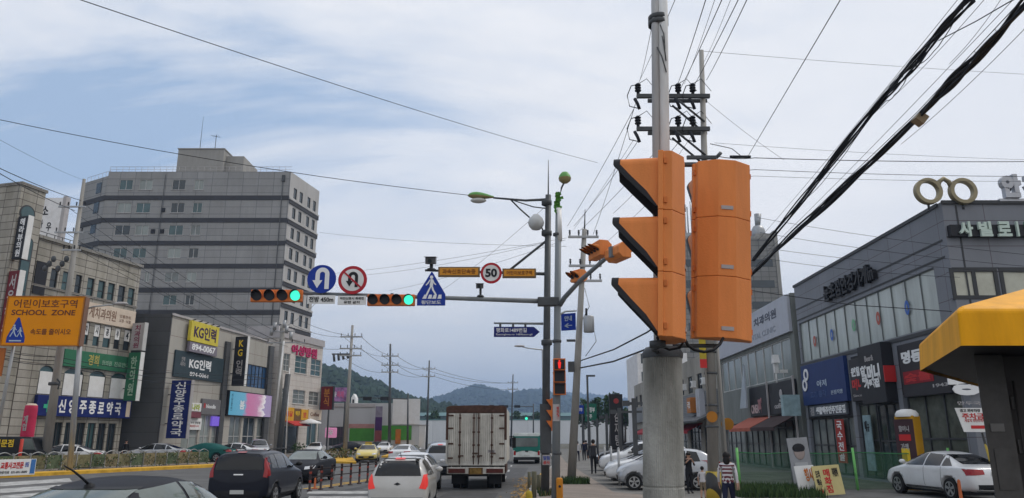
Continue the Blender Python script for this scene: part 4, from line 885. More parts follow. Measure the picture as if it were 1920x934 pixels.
awning(f2b, 'faded salmon awning over the shop with pink letters', L2 - 10.6, L2 - 5.4, 3.35, mat('salmon_canvas', (.40, .11, .07), .75, dirt=.25))
awning(f2b, 'dark brown awning beside the salmon one', L2 - 5.2, L2 - .5, 3.35, mat('brown_canvas', (.05, .03, .03), .75, dirt=.25))
tri = f2b.mb(); tri.prism([(L2 - 10.6, 4.0), (L2 - 8.9, 4.0), (L2 - 8.9, 7.0)], -.6, -.5, 0); o = tri.build('triangle_sign', mat('pale_blue_sign', (.38, .43, .48), .5, dirt=.1)); tag(o, 'pale blue triangular sign left of the black shop fascias', 'shop sign')
m = f2b.mb(); m.box(L2 - 1.8, L2 - 1.62, -.8, -.55, za + .3, za + .9); m.cyl((L2 - 1.7, -.7, za - .3), (L2 - 1.7, -.7, za + .3), .06, n=8); m.prism([(L2 - 2.0, za + .9), (L2 - 1.4, za + .9), (L2 - 1.6, za + 1.4), (L2 - 1.8, za + 1.4)], -.85, -.5); m.box(L2 - 1.85, L2 - 1.6, -.5, -.005, za + .3, za + .5)
o = m.build('floodlight_housing', whitep); tag(o, 'white floodlight housing on the front of the grey clinic block', 'floodlight')
sq = f1.px(1483, 770, -.4); sg = f1.mb(); sg.box(-.2, .25, -1.3, -.35, f1.px(1485, 780, -.8)[1], f1.px(1485, 740, -.8)[1]); o = sg.build('projecting_sign', mat('pale_cyan_sign', (.30, .42, .45), .5, dirt=.25, dscale=3)); tag(o, 'pale cyan projecting sign between the clinic block and the blue shop', 'shop sign')

f3 = Fr((18.2, 112), (17.4, 63.6)); L3 = f3.L; H3 = 9.4
oldm = mat('old_cream_render', (.34, .32, .28), .85, dirt=.35, dscale=.5, streak=True)
b3_ = thing('old_shop_row', 'weathered cream two storey shop row behind the wrapped pole', 'building', f3.A, f3.ang)
hs3 = [(k * 6 + .6, k * 6 + 5.4, .15, 3.1) for k in range(8)]
up3 = [(k * 4 + 1.0, k * 4 + 3.0, 6.2, 7.8) for k in range(12)]
wall_body(f3, b3_, [oldm, oldm], 0, L3, H3, 10, hs3 + up3, .2, 0)
for q in hs3: window(f3, b3_, *q, frame_dk, random.choice([glass_dk, glass_mid, glass_dk]), 2, 1, .1, .08, name='shop_window')
for q in up3: window(f3, b3_, *q, frame_dk, random.choice([glass_dk, glass_mid]), 1, 0, .1, .06)
f3.mb().box(0, L3, -.35, -.005, 4.0, 6.0).build('louvre_band', tile('grey_louvre', (.24, .25, .26), (.13, .13, .14), 2.0, .16, .02, .6, 0, .05, .15, f3.ang), b3_)
m = f3.mb(); m.prism([(-.36, 4.0), (-1.8, 3.4), (-1.8, 3.25), (-.36, 3.8)], 30, L3 - .5, 0, 'x'); o = m.build('canopy', metal_dk); tag(o, 'dark canopy along the old cream shop row', 'canopy')
for k in range(6):
    m = f3.mb(); x = L3 - 3.0 - k * 4.1; m.box(x, x + .85, -.75, -.37, 6.5, 7.1); ac = m.build('air_conditioner', whitep, None, .02); tag(ac, 'white air conditioner unit on the old cream shop row', 'air conditioner', 'air conditioners on the old shop row')
    m = f3.mb(); m.cyl((x + .32, -.77, 6.8), (x + .32, -.752, 6.8), .22, n=14); m.build('fan_grille', frame_dk, ac)
awning(f3, 'red awning over the nearer shop of the old row', L3 - 13, L3 - 6, 3.3, mat('red_awning', (.34, .02, .03), .75, dirt=.2))
awning(f3, 'long red awning over the farther shops of the old row', L3 - 40, L3 - 24, 3.3, MATS['red_awning'])
sign(f3, 'hanging_sign', 'orange sign on the old shop row behind the wrapped pole', L3 - 8, L3 - 6.4, 4.2, 5.6, mat('orange_sign', (.45, .16, .03), .5, dirt=.2), [('국밥', whitel, .15, .85, .3, .75)], 'shop sign', .6, -.36)
sign(f3, 'white_banner', 'tall white banner sign on the old shop row near the utility pole', L3 - 4.6, L3 - 3.2, 3.6, 6.2, mat('lilac_white', (.45, .46, .5), .5, dirt=.1), [('수\n선', lgp, .3, .7, .2, .8)], 'shop sign', .5, -.36)
fbk = Fr(P(1196, 700, 125).to_2d(), P(1290, 700, 125).to_2d()); hbk = P(1208, 662, 125).z; m = fbk.mb(); m.box(0, fbk.L, 0, 12, 0, hbk); bbk = thing('pale_block', 'pale five storey block far down the right side of the road', 'building', fbk.A, 0); m.build('wall', MATS['white_render'], bbk)
m = fbk.mb()
for k in range(5):
    for j in range(3): m.box(.6 + j * 2.4, 1.6 + j * 2.4, -.05, -.004, 2 + k * 3, 3.6 + k * 3)
m.build('tower_window', glass_dk, bbk)
# concrete apartment block behind
YA = 135.0; fap = Fr(P(1262, 450, YA).to_2d(), P(1456, 450, YA).to_2d()); Hap = fap.px(1430, 448)[1]
apm = tile('concrete_grid', (.24, .235, .225), (.12, .12, .12), 1.5, 1.0, .06, .85, 0, .08, .2, 0)
bap = thing('concrete_tower', 'weathered grey concrete tower with rooftop tanks behind the orange signals', 'tower block', fap.A, 0); Lap = fap.L
fap.mb().box(0, Lap, 0, 14, 0, Hap).build('wall', apm, bap)
m = fap.mb(); m.box(Lap - .5, Lap + .15, -.2, 14.1, 0, Hap + 1.6); m.box(-.1, Lap - .52, -.1, .3, Hap, Hap + .5); m.box(fap.px(1418, 440)[0], Lap - .6, .5, 6, Hap, Hap + 1.2); m.build('parapet', concrete, bap)
m = fap.mb()
for k in range(9): m.box(fap.px(1400, 440)[0], fap.px(1444, 440)[0], -.06, -.004, Hap - 5.4 - k * 4.0, Hap - 4.0 - k * 4.0); m.box(2 + 0, 5.0, -.06, -.004, Hap - 5.4 - k * 4, Hap - 4.0 - k * 4)
m.build('tower_window', glass_dk, bap)
m = fap.mb(); x = fap.px(1421, 430, 2)[0]; m.lathe((x, 2, Hap), [(0, 0), (1.3, 0), (1.3, 2.2), (.9, 3.0), (0, 3.2)], 14); m.cyl((x, 2, Hap + 3), (x + .2, 2, fap.px(1421, 402, 2)[1]), .5, .7, 8); m.build('water_tank', metal, bap)
m = fap.mb()
for u, v in ((1284, 400), (1288, 388), (1294, 378), (1298, 384)): x, z = fap.px(u, v, 2); m.cyl((x, 2, Hap), (x, 2, z), .14, n=5)
m.box(fap.px(1282, 440, 1)[0], fap.px(1299, 440, 1)[0], 1, 4, Hap, Hap + 1.5); m.build('roof_aerial', metal, bap)

# ------------------------------------------------------------------ yellow roofed kiosk, close on the right
ykm = mat('kiosk_yellow', (0.80, 0.365, 0.010), 0.55, dirt=.22, dscale=3.5, streak=True, spec=.12)
kw = mat('kiosk_wall', (.035, .031, .03), .6, dirt=.25, dscale=3); kwl = mat('kiosk_post', (.075, .071, .068), .6, dirt=.3, dscale=4)
ks = thing('kiosk', 'street kiosk with wide yellow hipped roof and dark grey walls at the right edge', 'kiosk', (5.4, 8.2, .12))
Kc = [P(1802, 648, 6.0), P(1729, 690, 8.3)]; zb_ = 2.72; zt_ = 3.02
kp = [(Kc[0].x, 6.0), (Kc[1].x, 8.35), (7.0, 11.2), (9.9, 11.2), (9.9, 6.0)]; apx = (7.0, 8.6, 3.95)
m = MB(); n = len(kp); cx0, cy0 = 7.0, 8.6
def off(p, d): v = Vector((cx0 - p[0], cy0 - p[1])); v.normalize(); return (p[0] + v.x * d, p[1] + v.y * d)
vs = [(x, y, zb_) for x, y in kp] + [(*off(p, .03), zt_) for p in kp] + [(*off(p, .10), zt_ + .03) for p in kp] + [(apx[0] + (i % 2) * .01, apx[1], apx[2]) for i in range(1)]
m.add(vs, [(i, (i + 1) % n, n + (i + 1) % n, n + i) for i in range(n)] + [(n + i, n + (i + 1) % n, 2 * n + (i + 1) % n, 2 * n + i) for i in range(n)] + [(2 * n + i, 2 * n + (i + 1) % n, 3 * n) for i in range(n)])
m.build('roof', ykm, ks, .03, 3)
m = MB(); m.add([(*off(p, .04), zb_ + .03) for p in kp], [tuple(range(n))]); m.build('soffit', kw, ks)
wl_ = P(1846, 800, 6.85).x
m = MB(); m.prism([(wl_ + .12, 6.95), (8.6, 6.95), (8.6, 9.6), (wl_ + 2.1, 9.6)], .12, zb_ + .02, 0, 'z'); m.build('wall', kw, ks)
m = MB(); m.prism([(wl_, 6.85), (wl_ + .26, 6.85), (wl_ + .43, 7.12), (wl_ + .17, 7.12)], .12, zb_ + .02, 0, 'z'); m.build('corner_post', kwl, ks, .01)
m = MB(); m.box(wl_ + .05, wl_ + .17, 6.837, 6.848, 2.05, 2.12); m.build('small_plate', [mat('dull_plate', (.16, .155, .15), .5, dirt=.2), blackl], ks)
m = MB(); m.box(wl_ + .05, wl_ + .19, 6.84, 6.848, 1.55, 1.9); m.box(wl_ + .3, wl_ + .36, 6.88, 6.94, 1.86, 1.98); m.box(wl_ + .3, wl_ + .35, 6.88, 6.94, 2.25, 2.36); m.build('fuse_box', kwl, ks)
m = MB(); m.box(wl_ + .25, wl_ + .41, 6.9, 7.0, .12, zb_); m.tube([(wl_ + .33, 6.86, 2.5), (wl_ + .33, 6.86, 1.9), (wl_ + .36, 6.86, 1.2)], .012, 5); m.build('door_jamb', kw, ks)

# ------------------------------------------------------------------ wrapped pole in front with the two orange vehicle signals
PX, PY = .972, 4.87
tp = thing('signal_pole', 'thick pole wrapped in ribbed grey rubber with steel conduits strapped above, carrying the signals', 'pole', (PX - .02, PY, 0))
ribm = bpy.data.materials.new('ribbed_wrap'); ribm.use_nodes = True; t = ribm.node_tree; b = t.nodes['Principled BSDF']; b.inputs['Roughness'].default_value = .8
g = t.nodes.new('ShaderNodeNewGeometry'); n_ = t.nodes.new('ShaderNodeTexNoise'); n_.inputs['Scale'].default_value = 6; n_.inputs['Detail'].default_value = 8
r = t.nodes.new('ShaderNodeValToRGB'); e = r.color_ramp.elements; e[0].position = .3; e[0].color = (.17, .165, .145, 1); e[1].position = .64; e[1].color = (.40, .39, .355, 1)
mpx = t.nodes.new('ShaderNodeMapping'); mpx.inputs['Scale'].default_value = (1, 1, .35); t.links.new(g.outputs['Position'], mpx.inputs[0]); t.links.new(mpx.outputs[0], n_.inputs['Vector']); t.links.new(n_.outputs['Fac'], r.inputs[0])
t.links.new(r.outputs[0], b.inputs['Base Color']); b.inputs['Specular IOR Level'].default_value = .15
n3_ = t.nodes.new('ShaderNodeTexNoise'); n3_.inputs['Scale'].default_value = 38; n3_.inputs['Detail'].default_value = 5; bp_ = t.nodes.new('ShaderNodeBump'); bp_.inputs['Strength'].default_value = .7; bp_.inputs['Distance'].default_value = .012; t.links.new(g.outputs['Position'], n3_.inputs['Vector']); t.links.new(n3_.outputs['Fac'], bp_.inputs['Height']); t.links.new(bp_.outputs[0], b.inputs['Normal'])
def leanx(z): return PX - .028 + .040 * (z - 1.5)
m = MB(); nseg = 56; zs_ = [0, .6, 1.2, 1.69, 1.7, 1.71, 2.1, 2.5, 2.53]; vs = []
for i, z in enumerate(zs_):
    for k in range(nseg * 2):
        t_ = math.pi * k / nseg; rr_ = (.1280 if k % 2 else .1240) - (.006 if z in (1.7,) else 0) + .002 * math.sin(z * 9); rr_ = rr_ if z < 2.53 else .10
        vs.append((leanx(z) + rr_ * math.cos(t_), PY + rr_ * math.sin(t_), z))
K2 = nseg * 2
m.add(vs, [(i * K2 + k, i * K2 + (k + 1) % K2, (i + 1) * K2 + (k + 1) % K2, (i + 1) * K2 + k) for i in range(len(zs_) - 1) for k in range(K2)], 0, False); m.build('rubber_wrap', ribm, tp)
m = MB()
for dx, dy, r_, mi in ((-.038, -.03, .027, 1), (.022, -.03, .036, 0), (-.005, .03, .04, 1)):
    m.cyl((leanx(2.5) + dx, PY + dy, 2.4), (leanx(7.4) + dx * .9 + .0, PY + dy, 7.4), r_, n=14, mi=mi)
m.build('steel_conduit', [metal_lt, mat('dull_conduit', (.46, .46, .46), .45, .0, dirt=.3, dscale=5, streak=True)], tp)
m = MB(); m.lathe((leanx(2.55), PY, 2.5), [(.13, 0), (.135, .03), (.11, .07), (.05, .08)], 20)
for z in (4.95, 4.99): m.lathe((leanx(z) - .005, PY, z), [(.066, -.02), (.075, -.015), (.075, .015), (.066, .02)], 14)
rw_ = random.Random(5)
for k in range(3):
    z = 4.9 - k * .09; m.tube([(leanx(z) - .01 + rw_.uniform(-.02, .02), PY - .07, z), (leanx(z) + rw_.uniform(-.03, .03), PY - .085, z - .08), (leanx(z) + rw_.uniform(-.03, .03), PY - .075, z - .2)], .005, 4)
m.build('strap', metal_dk, tp)
m = MB(); pts = [(.93, 4.55, 2.46)]
m.tube([P(1284, 636, 4.55), P(1290, 648, 4.55), P(1302, 656, 4.57), P(1320, 660, 4.6), P(1338, 656, 4.62), P(1350, 645, 4.66), P(1356, 634, 4.7)], .010, 6)
m.tube([P(1232, 632, 4.5), P(1238, 648, 4.52), P(1255, 656, 4.53), P(1275, 652, 4.52), P(1282, 640, 4.5)], .008, 6); m.build('cable_loop', black, tp)
# signal A: seen from its side, visors to the left
def housing_poly(w, d):   # plan outline: flat lens side at y=0, faceted back
    return [(-w / 2 - .015, 0), (w / 2 + .015, 0), (w / 2 + .015, .03), (w / 2, .035), (w / 2 - .005, d * .55), (w * .16, d), (-w * .16, d), (-w / 2 + .005, d * .55), (-w / 2, .035), (-w / 2 - .015, .03)]
def vsignal(name, label, loc, rotz, H, sec, w=.36, d=.15, vis=True, vl=.275, lean=0.0):
    """upright three-lens signal; local -y is the lens side"""
    o = thing(name, label, 'traffic signal', loc, rotz); T = Matrix.Translation(Vector(loc)) @ Matrix.Rotation(lean, 4, 'Y') @ Matrix.Rotation(rotz, 4, 'Z'); W[o.name] = T; o.rotation_euler = T.to_euler(); hs = H / sec
    for k in range(sec):
        z0 = k * hs; m = MB(T); poly = housing_poly(w, d); m.prism([(p[0], p[1]) for p in poly], z0 + .0012, z0 + hs - .0012, 0, 'z'); m.build('housing', orange, o, .004)
        m = MB(T); m.cyl((0, -.012, z0 + hs / 2), (0, .01, z0 + hs / 2), w * .40, n=24); m.build('lens', glass_dk, o)
        m = MB(T); m.box(-.04, .04, d - .002, d + .006, z0 + .05, z0 + .075); m.build('data_plate', lgp, o)
        for sx in (-1, 1):
            for zl in (.16, .82): m = MB(T); m.box(sx * w * .5 - .012, sx * w * .5 + .012, .036, .052, z0 + hs * zl - .018, z0 + hs * zl + .018); m.build('latch', orange_dk, o)
        if vis:
            # visor: a flat-topped hood cut on a slant, black inside and along the mouth
            zt, zb, hw_, rc = z0 + hs * .945, z0 + hs * .085, w * .43, .05; pr = [(-hw_, zb), (-hw_, zb + (zt - zb) * .3), (-hw_, zb + (zt - zb) * .6), (-hw_, zt - rc)]
            pr += [(-hw_ + rc - rc * math.cos(R(18 * q)), zt - rc + rc * math.sin(R(18 * q))) for q in range(1, 6)]; pr += [(-a, z) for a, z in reversed(pr)]
            fy = lambda z: -.015 - (vl - .015) * min(1, (z - zb) / (zt - .055 - zb)); nq = len(pr); k1 = .985; xs_ = lambda z, d_: min(-.004, fy(z) + d_)
            rows_ = [[(x, -.003, z) for x, z in pr], [(x, xs_(z, .038), z) for x, z in pr], [(x * 1.012, xs_(z, .038), zb + (z - zb) * 1.006) for x, z in pr], [(x * 1.012, fy(z) - .004, zb + (z - zb) * 1.006) for x, z in pr], [(x * .95, fy(z), zb + (z - zb) * .97) for x, z in pr], [(x * .95, -.003, zb + (z - zb) * .97) for x, z in pr]]
            m = MB(T); vs = [p for r_ in rows_ for p in r_]
            for q in range(5): m.add(vs, [(q * nq + i, q * nq + i + 1, (q + 1) * nq + i + 1, (q + 1) * nq + i) for i in range(nq - 1)], 0 if q == 0 else 1, False)
            m.build('visor', [orange, blackp], o)
    return o
A = P(1254, 645, 4.62); A.x = P(1244, 460, 4.45).x; zt_ = P(1254, 283, 4.28).z
sa = vsignal('vehicle_signal', 'orange three lens signal seen side on with its visors pointing left', (A.x - .05, 4.45, A.z), R(-105), zt_ - A.z, 3, lean=.05)
B = P(1357, 637, 4.78); ztb = P(1357, 305, 4.78).z
sb = vsignal('vehicle_signal', 'orange three section signal seen from its faceted back with three small plates', (B.x, 4.86, B.z), R(180 + 2), ztb - B.z, 3, .37, .15, lean=.068)
m = MB()
for z in (ztb + .02, B.z - .03):
    m.tube([(leanx(z), PY, z), (B.x - .1, 4.86, z), (B.x - .02, 4.86, z)], .014, 6)
m.box(B.x - .24, B.x - .02, 4.84, 4.88, ztb + .005, ztb + .02); m.build('signal_bracket', metal_dk, sb)
m = MB()
for z in (zt_ + .02 - .06, A.z - .03, (zt_ + A.z) / 2): m.tube([(A.x - .05, 4.5, z), (A.x - .06, 4.65, z), (leanx(z), PY, z)], .014, 6)
m.cyl((A.x - .06, 4.48, A.z - .04), (A.x - .06, 4.48, A.z), .05, n=10); m.build('signal_bracket', metal_dk, sa)
# ------------------------------------------------------------------ mast pole with the long arm over the road
YM = 24.0
def xz(u, v, Y): p = P(u, v, Y); return p.x, p.z
mpx0 = P(1043, 934, YM).x; mtop = P(1047, 392, YM)
mp_ = thing('mast_pole', 'grey blue signal mast pole with a long horizontal arm reaching left over the road', 'pole', (mpx0 - .02, YM, .12))
m = MB(); m.cyl((mpx0 - .02, YM, .12), (mtop.x, YM, mtop.z), .135, .10, 16); m.cyl((mpx0 - .02, YM, .12), (mpx0 - .02, YM, .16), .26, n=16); m.build('post', metal_mid, mp_)
az = P(1045, 566, YM).z; al = P(478, 551, YM)
m = MB(); m.cyl((mtop.x, YM, az), (al.x, YM, al.z + .08), .085, .045, 12); m.build('arm', metal_mid, mp_)
m = MB(); m.box(P(1008, 566, YM).x, P(1048, 566, YM).x, YM - .15, YM + .15, az - .14, az + .14); m.build('arm_clamp', metal_dk, mp_, .02)
rt_e = P(1166, 458, 16.2); rt_e.z = az + .15; rt_e = Vector((P(1166, 458, 16.2).x, 16.2, P(1166, 458, 16.2).z))
m = MB(); m.tube([(mtop.x, YM, az - .1), (mtop.x + .12, YM - .5, az + .05), tuple(P(1086, 528, 21.5)), tuple(rt_e)], [.085, .08, .07, .05], 10); m.build('near_arm', metal_mid, mp_)
m = MB(); 
for v, s_ in ((440, .13), (640, .15), (700, .13), (850, .15)): p = P(1044, v, YM); m.lathe((p.x, YM, p.z), [(s_ - .02, -.05), (s_, -.04), (s_, .04), (s_ - .02, .05)], 14)
m.build('band', metal_dk, mp_)
aimY = lambda u: al.z + .08 + (az - al.z - .08) * (P(u, 560, YM).x - al.x) / (mtop.x - al.x)
red_off = glow('lens_red_off', (.045, .006, .005), (0, 0, 0), 0); grn = glow('lens_green_lit', (.02, .4, .28), (.06, 1.0, .62), .9)
def hsignal(label, u0, u1, vc, Y, z=None, yaw=0.0, lit=3, n=4, group=None):
    a = P(u0, vc, Y); b = P(u1, vc, Y); Wd = b.x - a.x; hs = Wd / n; zc = a.z if z is None else z
    o = thing('overhead_signal', label, 'traffic signal', ((a.x + b.x) / 2, Y, zc), yaw, group); T = W[o.name]
    m = MB(T); m.box(-Wd / 2, Wd / 2, -.06, .10, -hs * .48, hs * .48); m.build('housing', orange_dk, o, .02)
    for k in range(n):
        cx = -Wd / 2 + hs * (k + .5); r_ = hs * .40
        m = MB(T); m.cyl((cx, -.075, 0), (cx, -.055, 0), r_, n=20); m.build('lens', grn if k == lit else blackp, o)
        q = 14; vs = []
        for i in range(q + 1):
            t_ = R(-30) + (math.pi + R(60)) * i / q; l = -.09 - .16 * max(0, math.sin(t_) + .5) / 1.5
            vs += [((r_ + .012) * math.cos(t_) + cx, -.062, (r_ + .012) * math.sin(t_)), ((r_ + .012) * math.cos(t_) + cx, l, (r_ + .012) * math.sin(t_)), (r_ * math.cos(t_) + cx, l, r_ * math.sin(t_)), (r_ * math.cos(t_) + cx, -.062, r_ * math.sin(t_))]
        m = MB(T); m.add(vs, [(4 * i, 4 * i + 4, 4 * i + 5, 4 * i + 1) for i in range(q)], 0, True); m.add(vs, [(4 * i + 1, 4 * i + 5, 4 * i + 6, 4 * i + 2) for i in range(q)] + [(4 * i + 2, 4 * i + 6, 4 * i + 7, 4 * i + 3) for i in range(q)], 1, True); m.build('visor', [orange_dk, blackp], o)
    m = MB(T); m.box(-.05, .05, .1, .16, -.1, .25); m.build('bracket', metal_dk, o); return o
YF = YM - .22
hsignal('four lens overhead signal at the tip of the mast arm with green lit', 471, 567, 555, YF)
hsignal('four lens overhead signal beside the blue crossing sign with green lit', 689, 778, 563, YF)
# side-on heads on the arm that reaches towards the camera
def slats(label, u0, u1, vc, hgt, Y, yaw, n=4):
    p = P((u0 + u1) / 2, vc, Y); o = thing('overhead_signal', label, 'traffic signal', tuple(p), yaw); T = W[o.name]
    Wd = .66 if n == 4 else .42; hs = Wd / n; h_ = hgt
    m = MB(T); m.prism([(-.12, -.42 * h_), (.10, -.42 * h_), (.20, -.2 * h_), (.20, .2 * h_), (.10, .42 * h_), (-.12, .42 * h_)], -Wd / 2, Wd / 2, 0, 'x'); m.build('housing', orange, o, .015)
    for k in range(n):
        cx = -Wd / 2 + hs * (k + .5); r_ = min(hs * .46, h_ * .46); q = 12; vs = []
        for i in range(q + 1):
            t_ = R(-35) + (math.pi + R(70)) * i / q; l = -.13 - .26 * max(0, math.sin(t_) + .57) / 1.57
            vs += [(r_ * math.cos(t_) + cx, -.12, r_ * math.sin(t_)), (r_ * math.cos(t_) + cx, l, r_ * math.sin(t_)), (.95 * r_ * math.cos(t_) + cx, l + .03, .95 * r_ * math.sin(t_))]
        m = MB(T); m.add(vs, [(3 * i, 3 * i + 3, 3 * i + 4, 3 * i + 1) for i in range(q)], 0, True); m.add(vs, [(3 * i + 1, 3 * i + 4, 3 * i + 5, 3 * i + 2) for i in range(q)], 1, True); m.build('visor', [orange, blackp], o)
        m = MB(T); m.cyl((cx, -.135, 0), (cx, -.121, 0), r_ * .9, n=14); m.build('lens', blackp, o)
    m = MB(T); m.box(-.06, .06, .06, .24, -.12, .12); m.build('bracket', metal_mid, o); return o
slats('orange overhead signal turned left near the tip of the arm reaching towards the camera', 1104, 1140, 470, .44, 16.9, R(-72))
slats('orange overhead signal turned right with its finned visors seen from behind', 1144, 1178, 474, .42, 16.3, R(112))
slats('small orange overhead signal on the near arm close to the mast pole', 1070, 1098, 518, .42, 21.6, R(-55), 2)
# signs on the arm
def disc(mb, cx, y0, y1, cz, r, n=36, mi=0): mb.cyl((cx, y0, cz), (cx, y1, cz), r, n=n, mi=mi)
def usign(name, label, u, v, r_px, blue_):
    c = P(u, v, YF); r = r_px / 1387 * YF / .97 * 1.0; r = P(u + r_px, v, YF).x - c.x
    o = thing(name, label, 'road sign', (c.x, YF, c.z)); m = MB()
    disc(m, c.x, YF, YF + .03, c.z, r); m.build('plate', blue if blue_ else signred, o)
    if not blue_:
        m = MB(); disc(m, c.x, YF - .006, YF - .001, c.z, r * .78); m.build('white_field', whitep, o)
    s_ = r * (1.0 if blue_ else .72); wd = .15 * s_
    def arc(cx, cz, r0, r1, a0, a1, n=16): return [(cx + r0 * math.cos(a0 + (a1 - a0) * i / n), cz + r0 * math.sin(a0 + (a1 - a0) * i / n)) for i in range(n + 1)], [(cx + r1 * math.cos(a0 + (a1 - a0) * i / n), cz + r1 * math.sin(a0 + (a1 - a0) * i / n)) for i in range(n + 1)]
    m = MB(); rr_ = .33 * s_; cz = c.z + .32 * s_; cx = c.x + .05 * s_
    a, b = arc(cx, cz, rr_ - wd, rr_ + wd, 0, math.pi)
    y0 = YF - .014; y1 = YF - .008; n = len(a)
    vs = [(p[0], y0, p[1]) for p in a] + [(p[0], y0, p[1]) for p in b] + [(p[0], y1, p[1]) for p in a] + [(p[0], y1, p[1]) for p in b]
    m.add(vs, [(i, i + 1, n + i + 1, n + i) for i in range(n - 1)] + [(n + i, n + i + 1, 3 * n + i + 1, 3 * n + i) for i in range(n - 1)])
    m.box(cx + rr_ - wd, cx + rr_ + wd, y0, y1, c.z - .72 * s_, cz); m.box(cx - rr_ - wd, cx - rr_ + wd, y0, y1, c.z - .1 * s_, cz)
    m.prism([(cx - rr_ - wd * 2.3, c.z - .1 * s_), (cx - rr_ + wd * 2.3, c.z - .1 * s_), (cx - rr_, c.z - .66 * s_)], y0, y1)
    m.build('turn_arrow', whitel if blue_ else blackl, o)
    if not blue_:
        T = Matrix.Translation((c.x, YF, c.z)) @ Matrix.Rotation(R(42), 4, 'Y'); m = MB(T); m.box(-r * .8, r * .8, -.022, -.016, -r * .06, r * .06); m.build('slash', signred, o)
    m = MB(); m.box(c.x - .04, c.x + .04, YF + .032, YF + .2, c.z - r * 1.15, c.z + r * .8); m.build('bracket', metal_dk, o)
usign('uturn_sign', 'round blue sign with a white u-turn arrow on the mast arm', 603, 523, 27, True)
usign('no_uturn_sign', 'round red rimmed white sign with a crossed black u-turn arrow', 661, 525, 27, False)
def plate(label, u0, u1, v0, v1, texts, m_=whitep, Y=YF, nm='supplementary_plate', cat='road sign', th=.03):
    a = P(u0, v1, Y); b = P(u1, v0, Y); fr = Fr((a.x, Y), (b.x, Y)); return sign(fr, nm, label, 0, fr.L, a.z, b.z, m_, texts, cat, th, 0, None, None, .004)
plate('white plate reading a distance under the blue u-turn sign', 576, 629, 554, 570, [('전방 450m', blackl, .06, .94, .18, .84, .02)])
plate('white two line plate under the no u-turn sign', 633, 687, 555, 572, [('직진신호시 좌회전', blackl, .08, .92, .56, .86, .01), ('유턴 금지', blackl, .22, .78, .14, .44, .01)])
def walker(mb, cx, cz, s_, y0, y1, mi=0):   # striding pictogram figure
    q = [([(-.02, .62), (.10, .62), (.14, .18), (.06, .12), (-.06, .12), (-.10, .20)],), ([(-.10, .60), (-.02, .60), (-.20, .30), (-.34, .16), (-.38, .22), (-.26, .36)],), ([(.06, .60), (.14, .60), (.24, .36), (.36, .26), (.32, .20), (.16, .32)],),
         ([(-.06, .14), (.04, .14), (-.10, -.18), (-.26, -.56), (-.38, -.52), (-.20, -.14)],), ([(.0, .14), (.12, .14), (.22, -.16), (.42, -.48), (.34, -.56), (.08, -.16)],)]
    for k, (p,) in enumerate(q): mb.prism([(cx + a * s_, cz + b_ * s_) for a, b_ in p], y0 - k * .0006, y1, mi)
    disc(mb, cx + .02 * s_, y0 - .004, y1, cz + .76 * s_, .12 * s_, 14, mi)
c = P(808, 548, YF); x0, x1 = P(782, 560, YF).x, P(835, 560, YF).x; zb_, zsh, zt_ = P(808, 573, YF).z, P(808, 552, YF).z, P(808, 510, YF).z
ped = thing('crossing_sign', 'blue five sided pedestrian crossing sign with a white walking figure on the mast arm', 'road sign', (c.x, YF, zb_))
m = MB(); m.prism([(x0, zb_), (x1, zb_), (x1, zsh), ((x0 + x1) / 2 + .02, zt_), ((x0 + x1) / 2 - .02, zt_), (x0, zsh)], YF, YF + .03); m.build('plate', blue, ped)
m = MB(); h_ = zt_ - zb_; walker(m, c.x, zb_ + h_ * .52, h_ * .42, YF - .012, YF - .004)
for k in range(4):
    xa = x0 + (x1 - x0) * (.15 + k * .19); m.prism([(xa + (.03 if k < 2 else -.0), zb_ + h_ * .2), (xa + .13 + (.03 if k < 2 else 0), zb_ + h_ * .2), (xa + .13 + (.06 - k * .02), zb_ + h_ * .32), (xa + .04 + (.06 - k * .02), zb_ + h_ * .32)], YF - .0095, YF - .004)
put_text(m, '횡단보도', x0 + .14, x1 - .14, zb_ + h_ * .04, zb_ + h_ * .15, YF - .012, 0, .01, .008); m.build('pictogram', whitel, ped)
m = MB(); m.box(c.x - .04, c.x + .04, YF + .032, YF + .2, zb_ + .1, zsh + .3); m.build('bracket', metal_dk, ped)
def camera_on(label, u, v, Y, zbase, big=1.0):
    c = P(u, v, Y); o = thing('traffic_camera', label, 'camera', (c.x, Y, zbase)); m = MB(); m.cyl((c.x, Y, zbase), (c.x, Y, c.z), .05 * big, n=10); m.cyl((c.x, Y, zbase), (c.x, Y, zbase + .06), .16 * big, .12 * big, 10); m.build('stem', metal_dk, o)
    T = Matrix.Translation((c.x - .03, Y, c.z + .06)) @ Matrix.Rotation(R(12), 4, 'X'); m = MB(T); m.box(-.13 * big, .15 * big, -.32, .22, -.07 * big, .12 * big); m.box(-.16 * big, .18 * big, -.38, .22, .125 * big, .145 * big); m.build('housing', mat('camera_grey', (.10, .10, .105), .5, dirt=.1), o, .02)
    m = MB(T); m.cyl((0, -.34, .02), (0, -.321, .02), .06 * big, n=14); m.build('lens', glass_dk, o)
camera_on('small camera standing on the mast arm between the crossing sign and the pole', 901, 541, YM, aimY(901) + .07, .8)

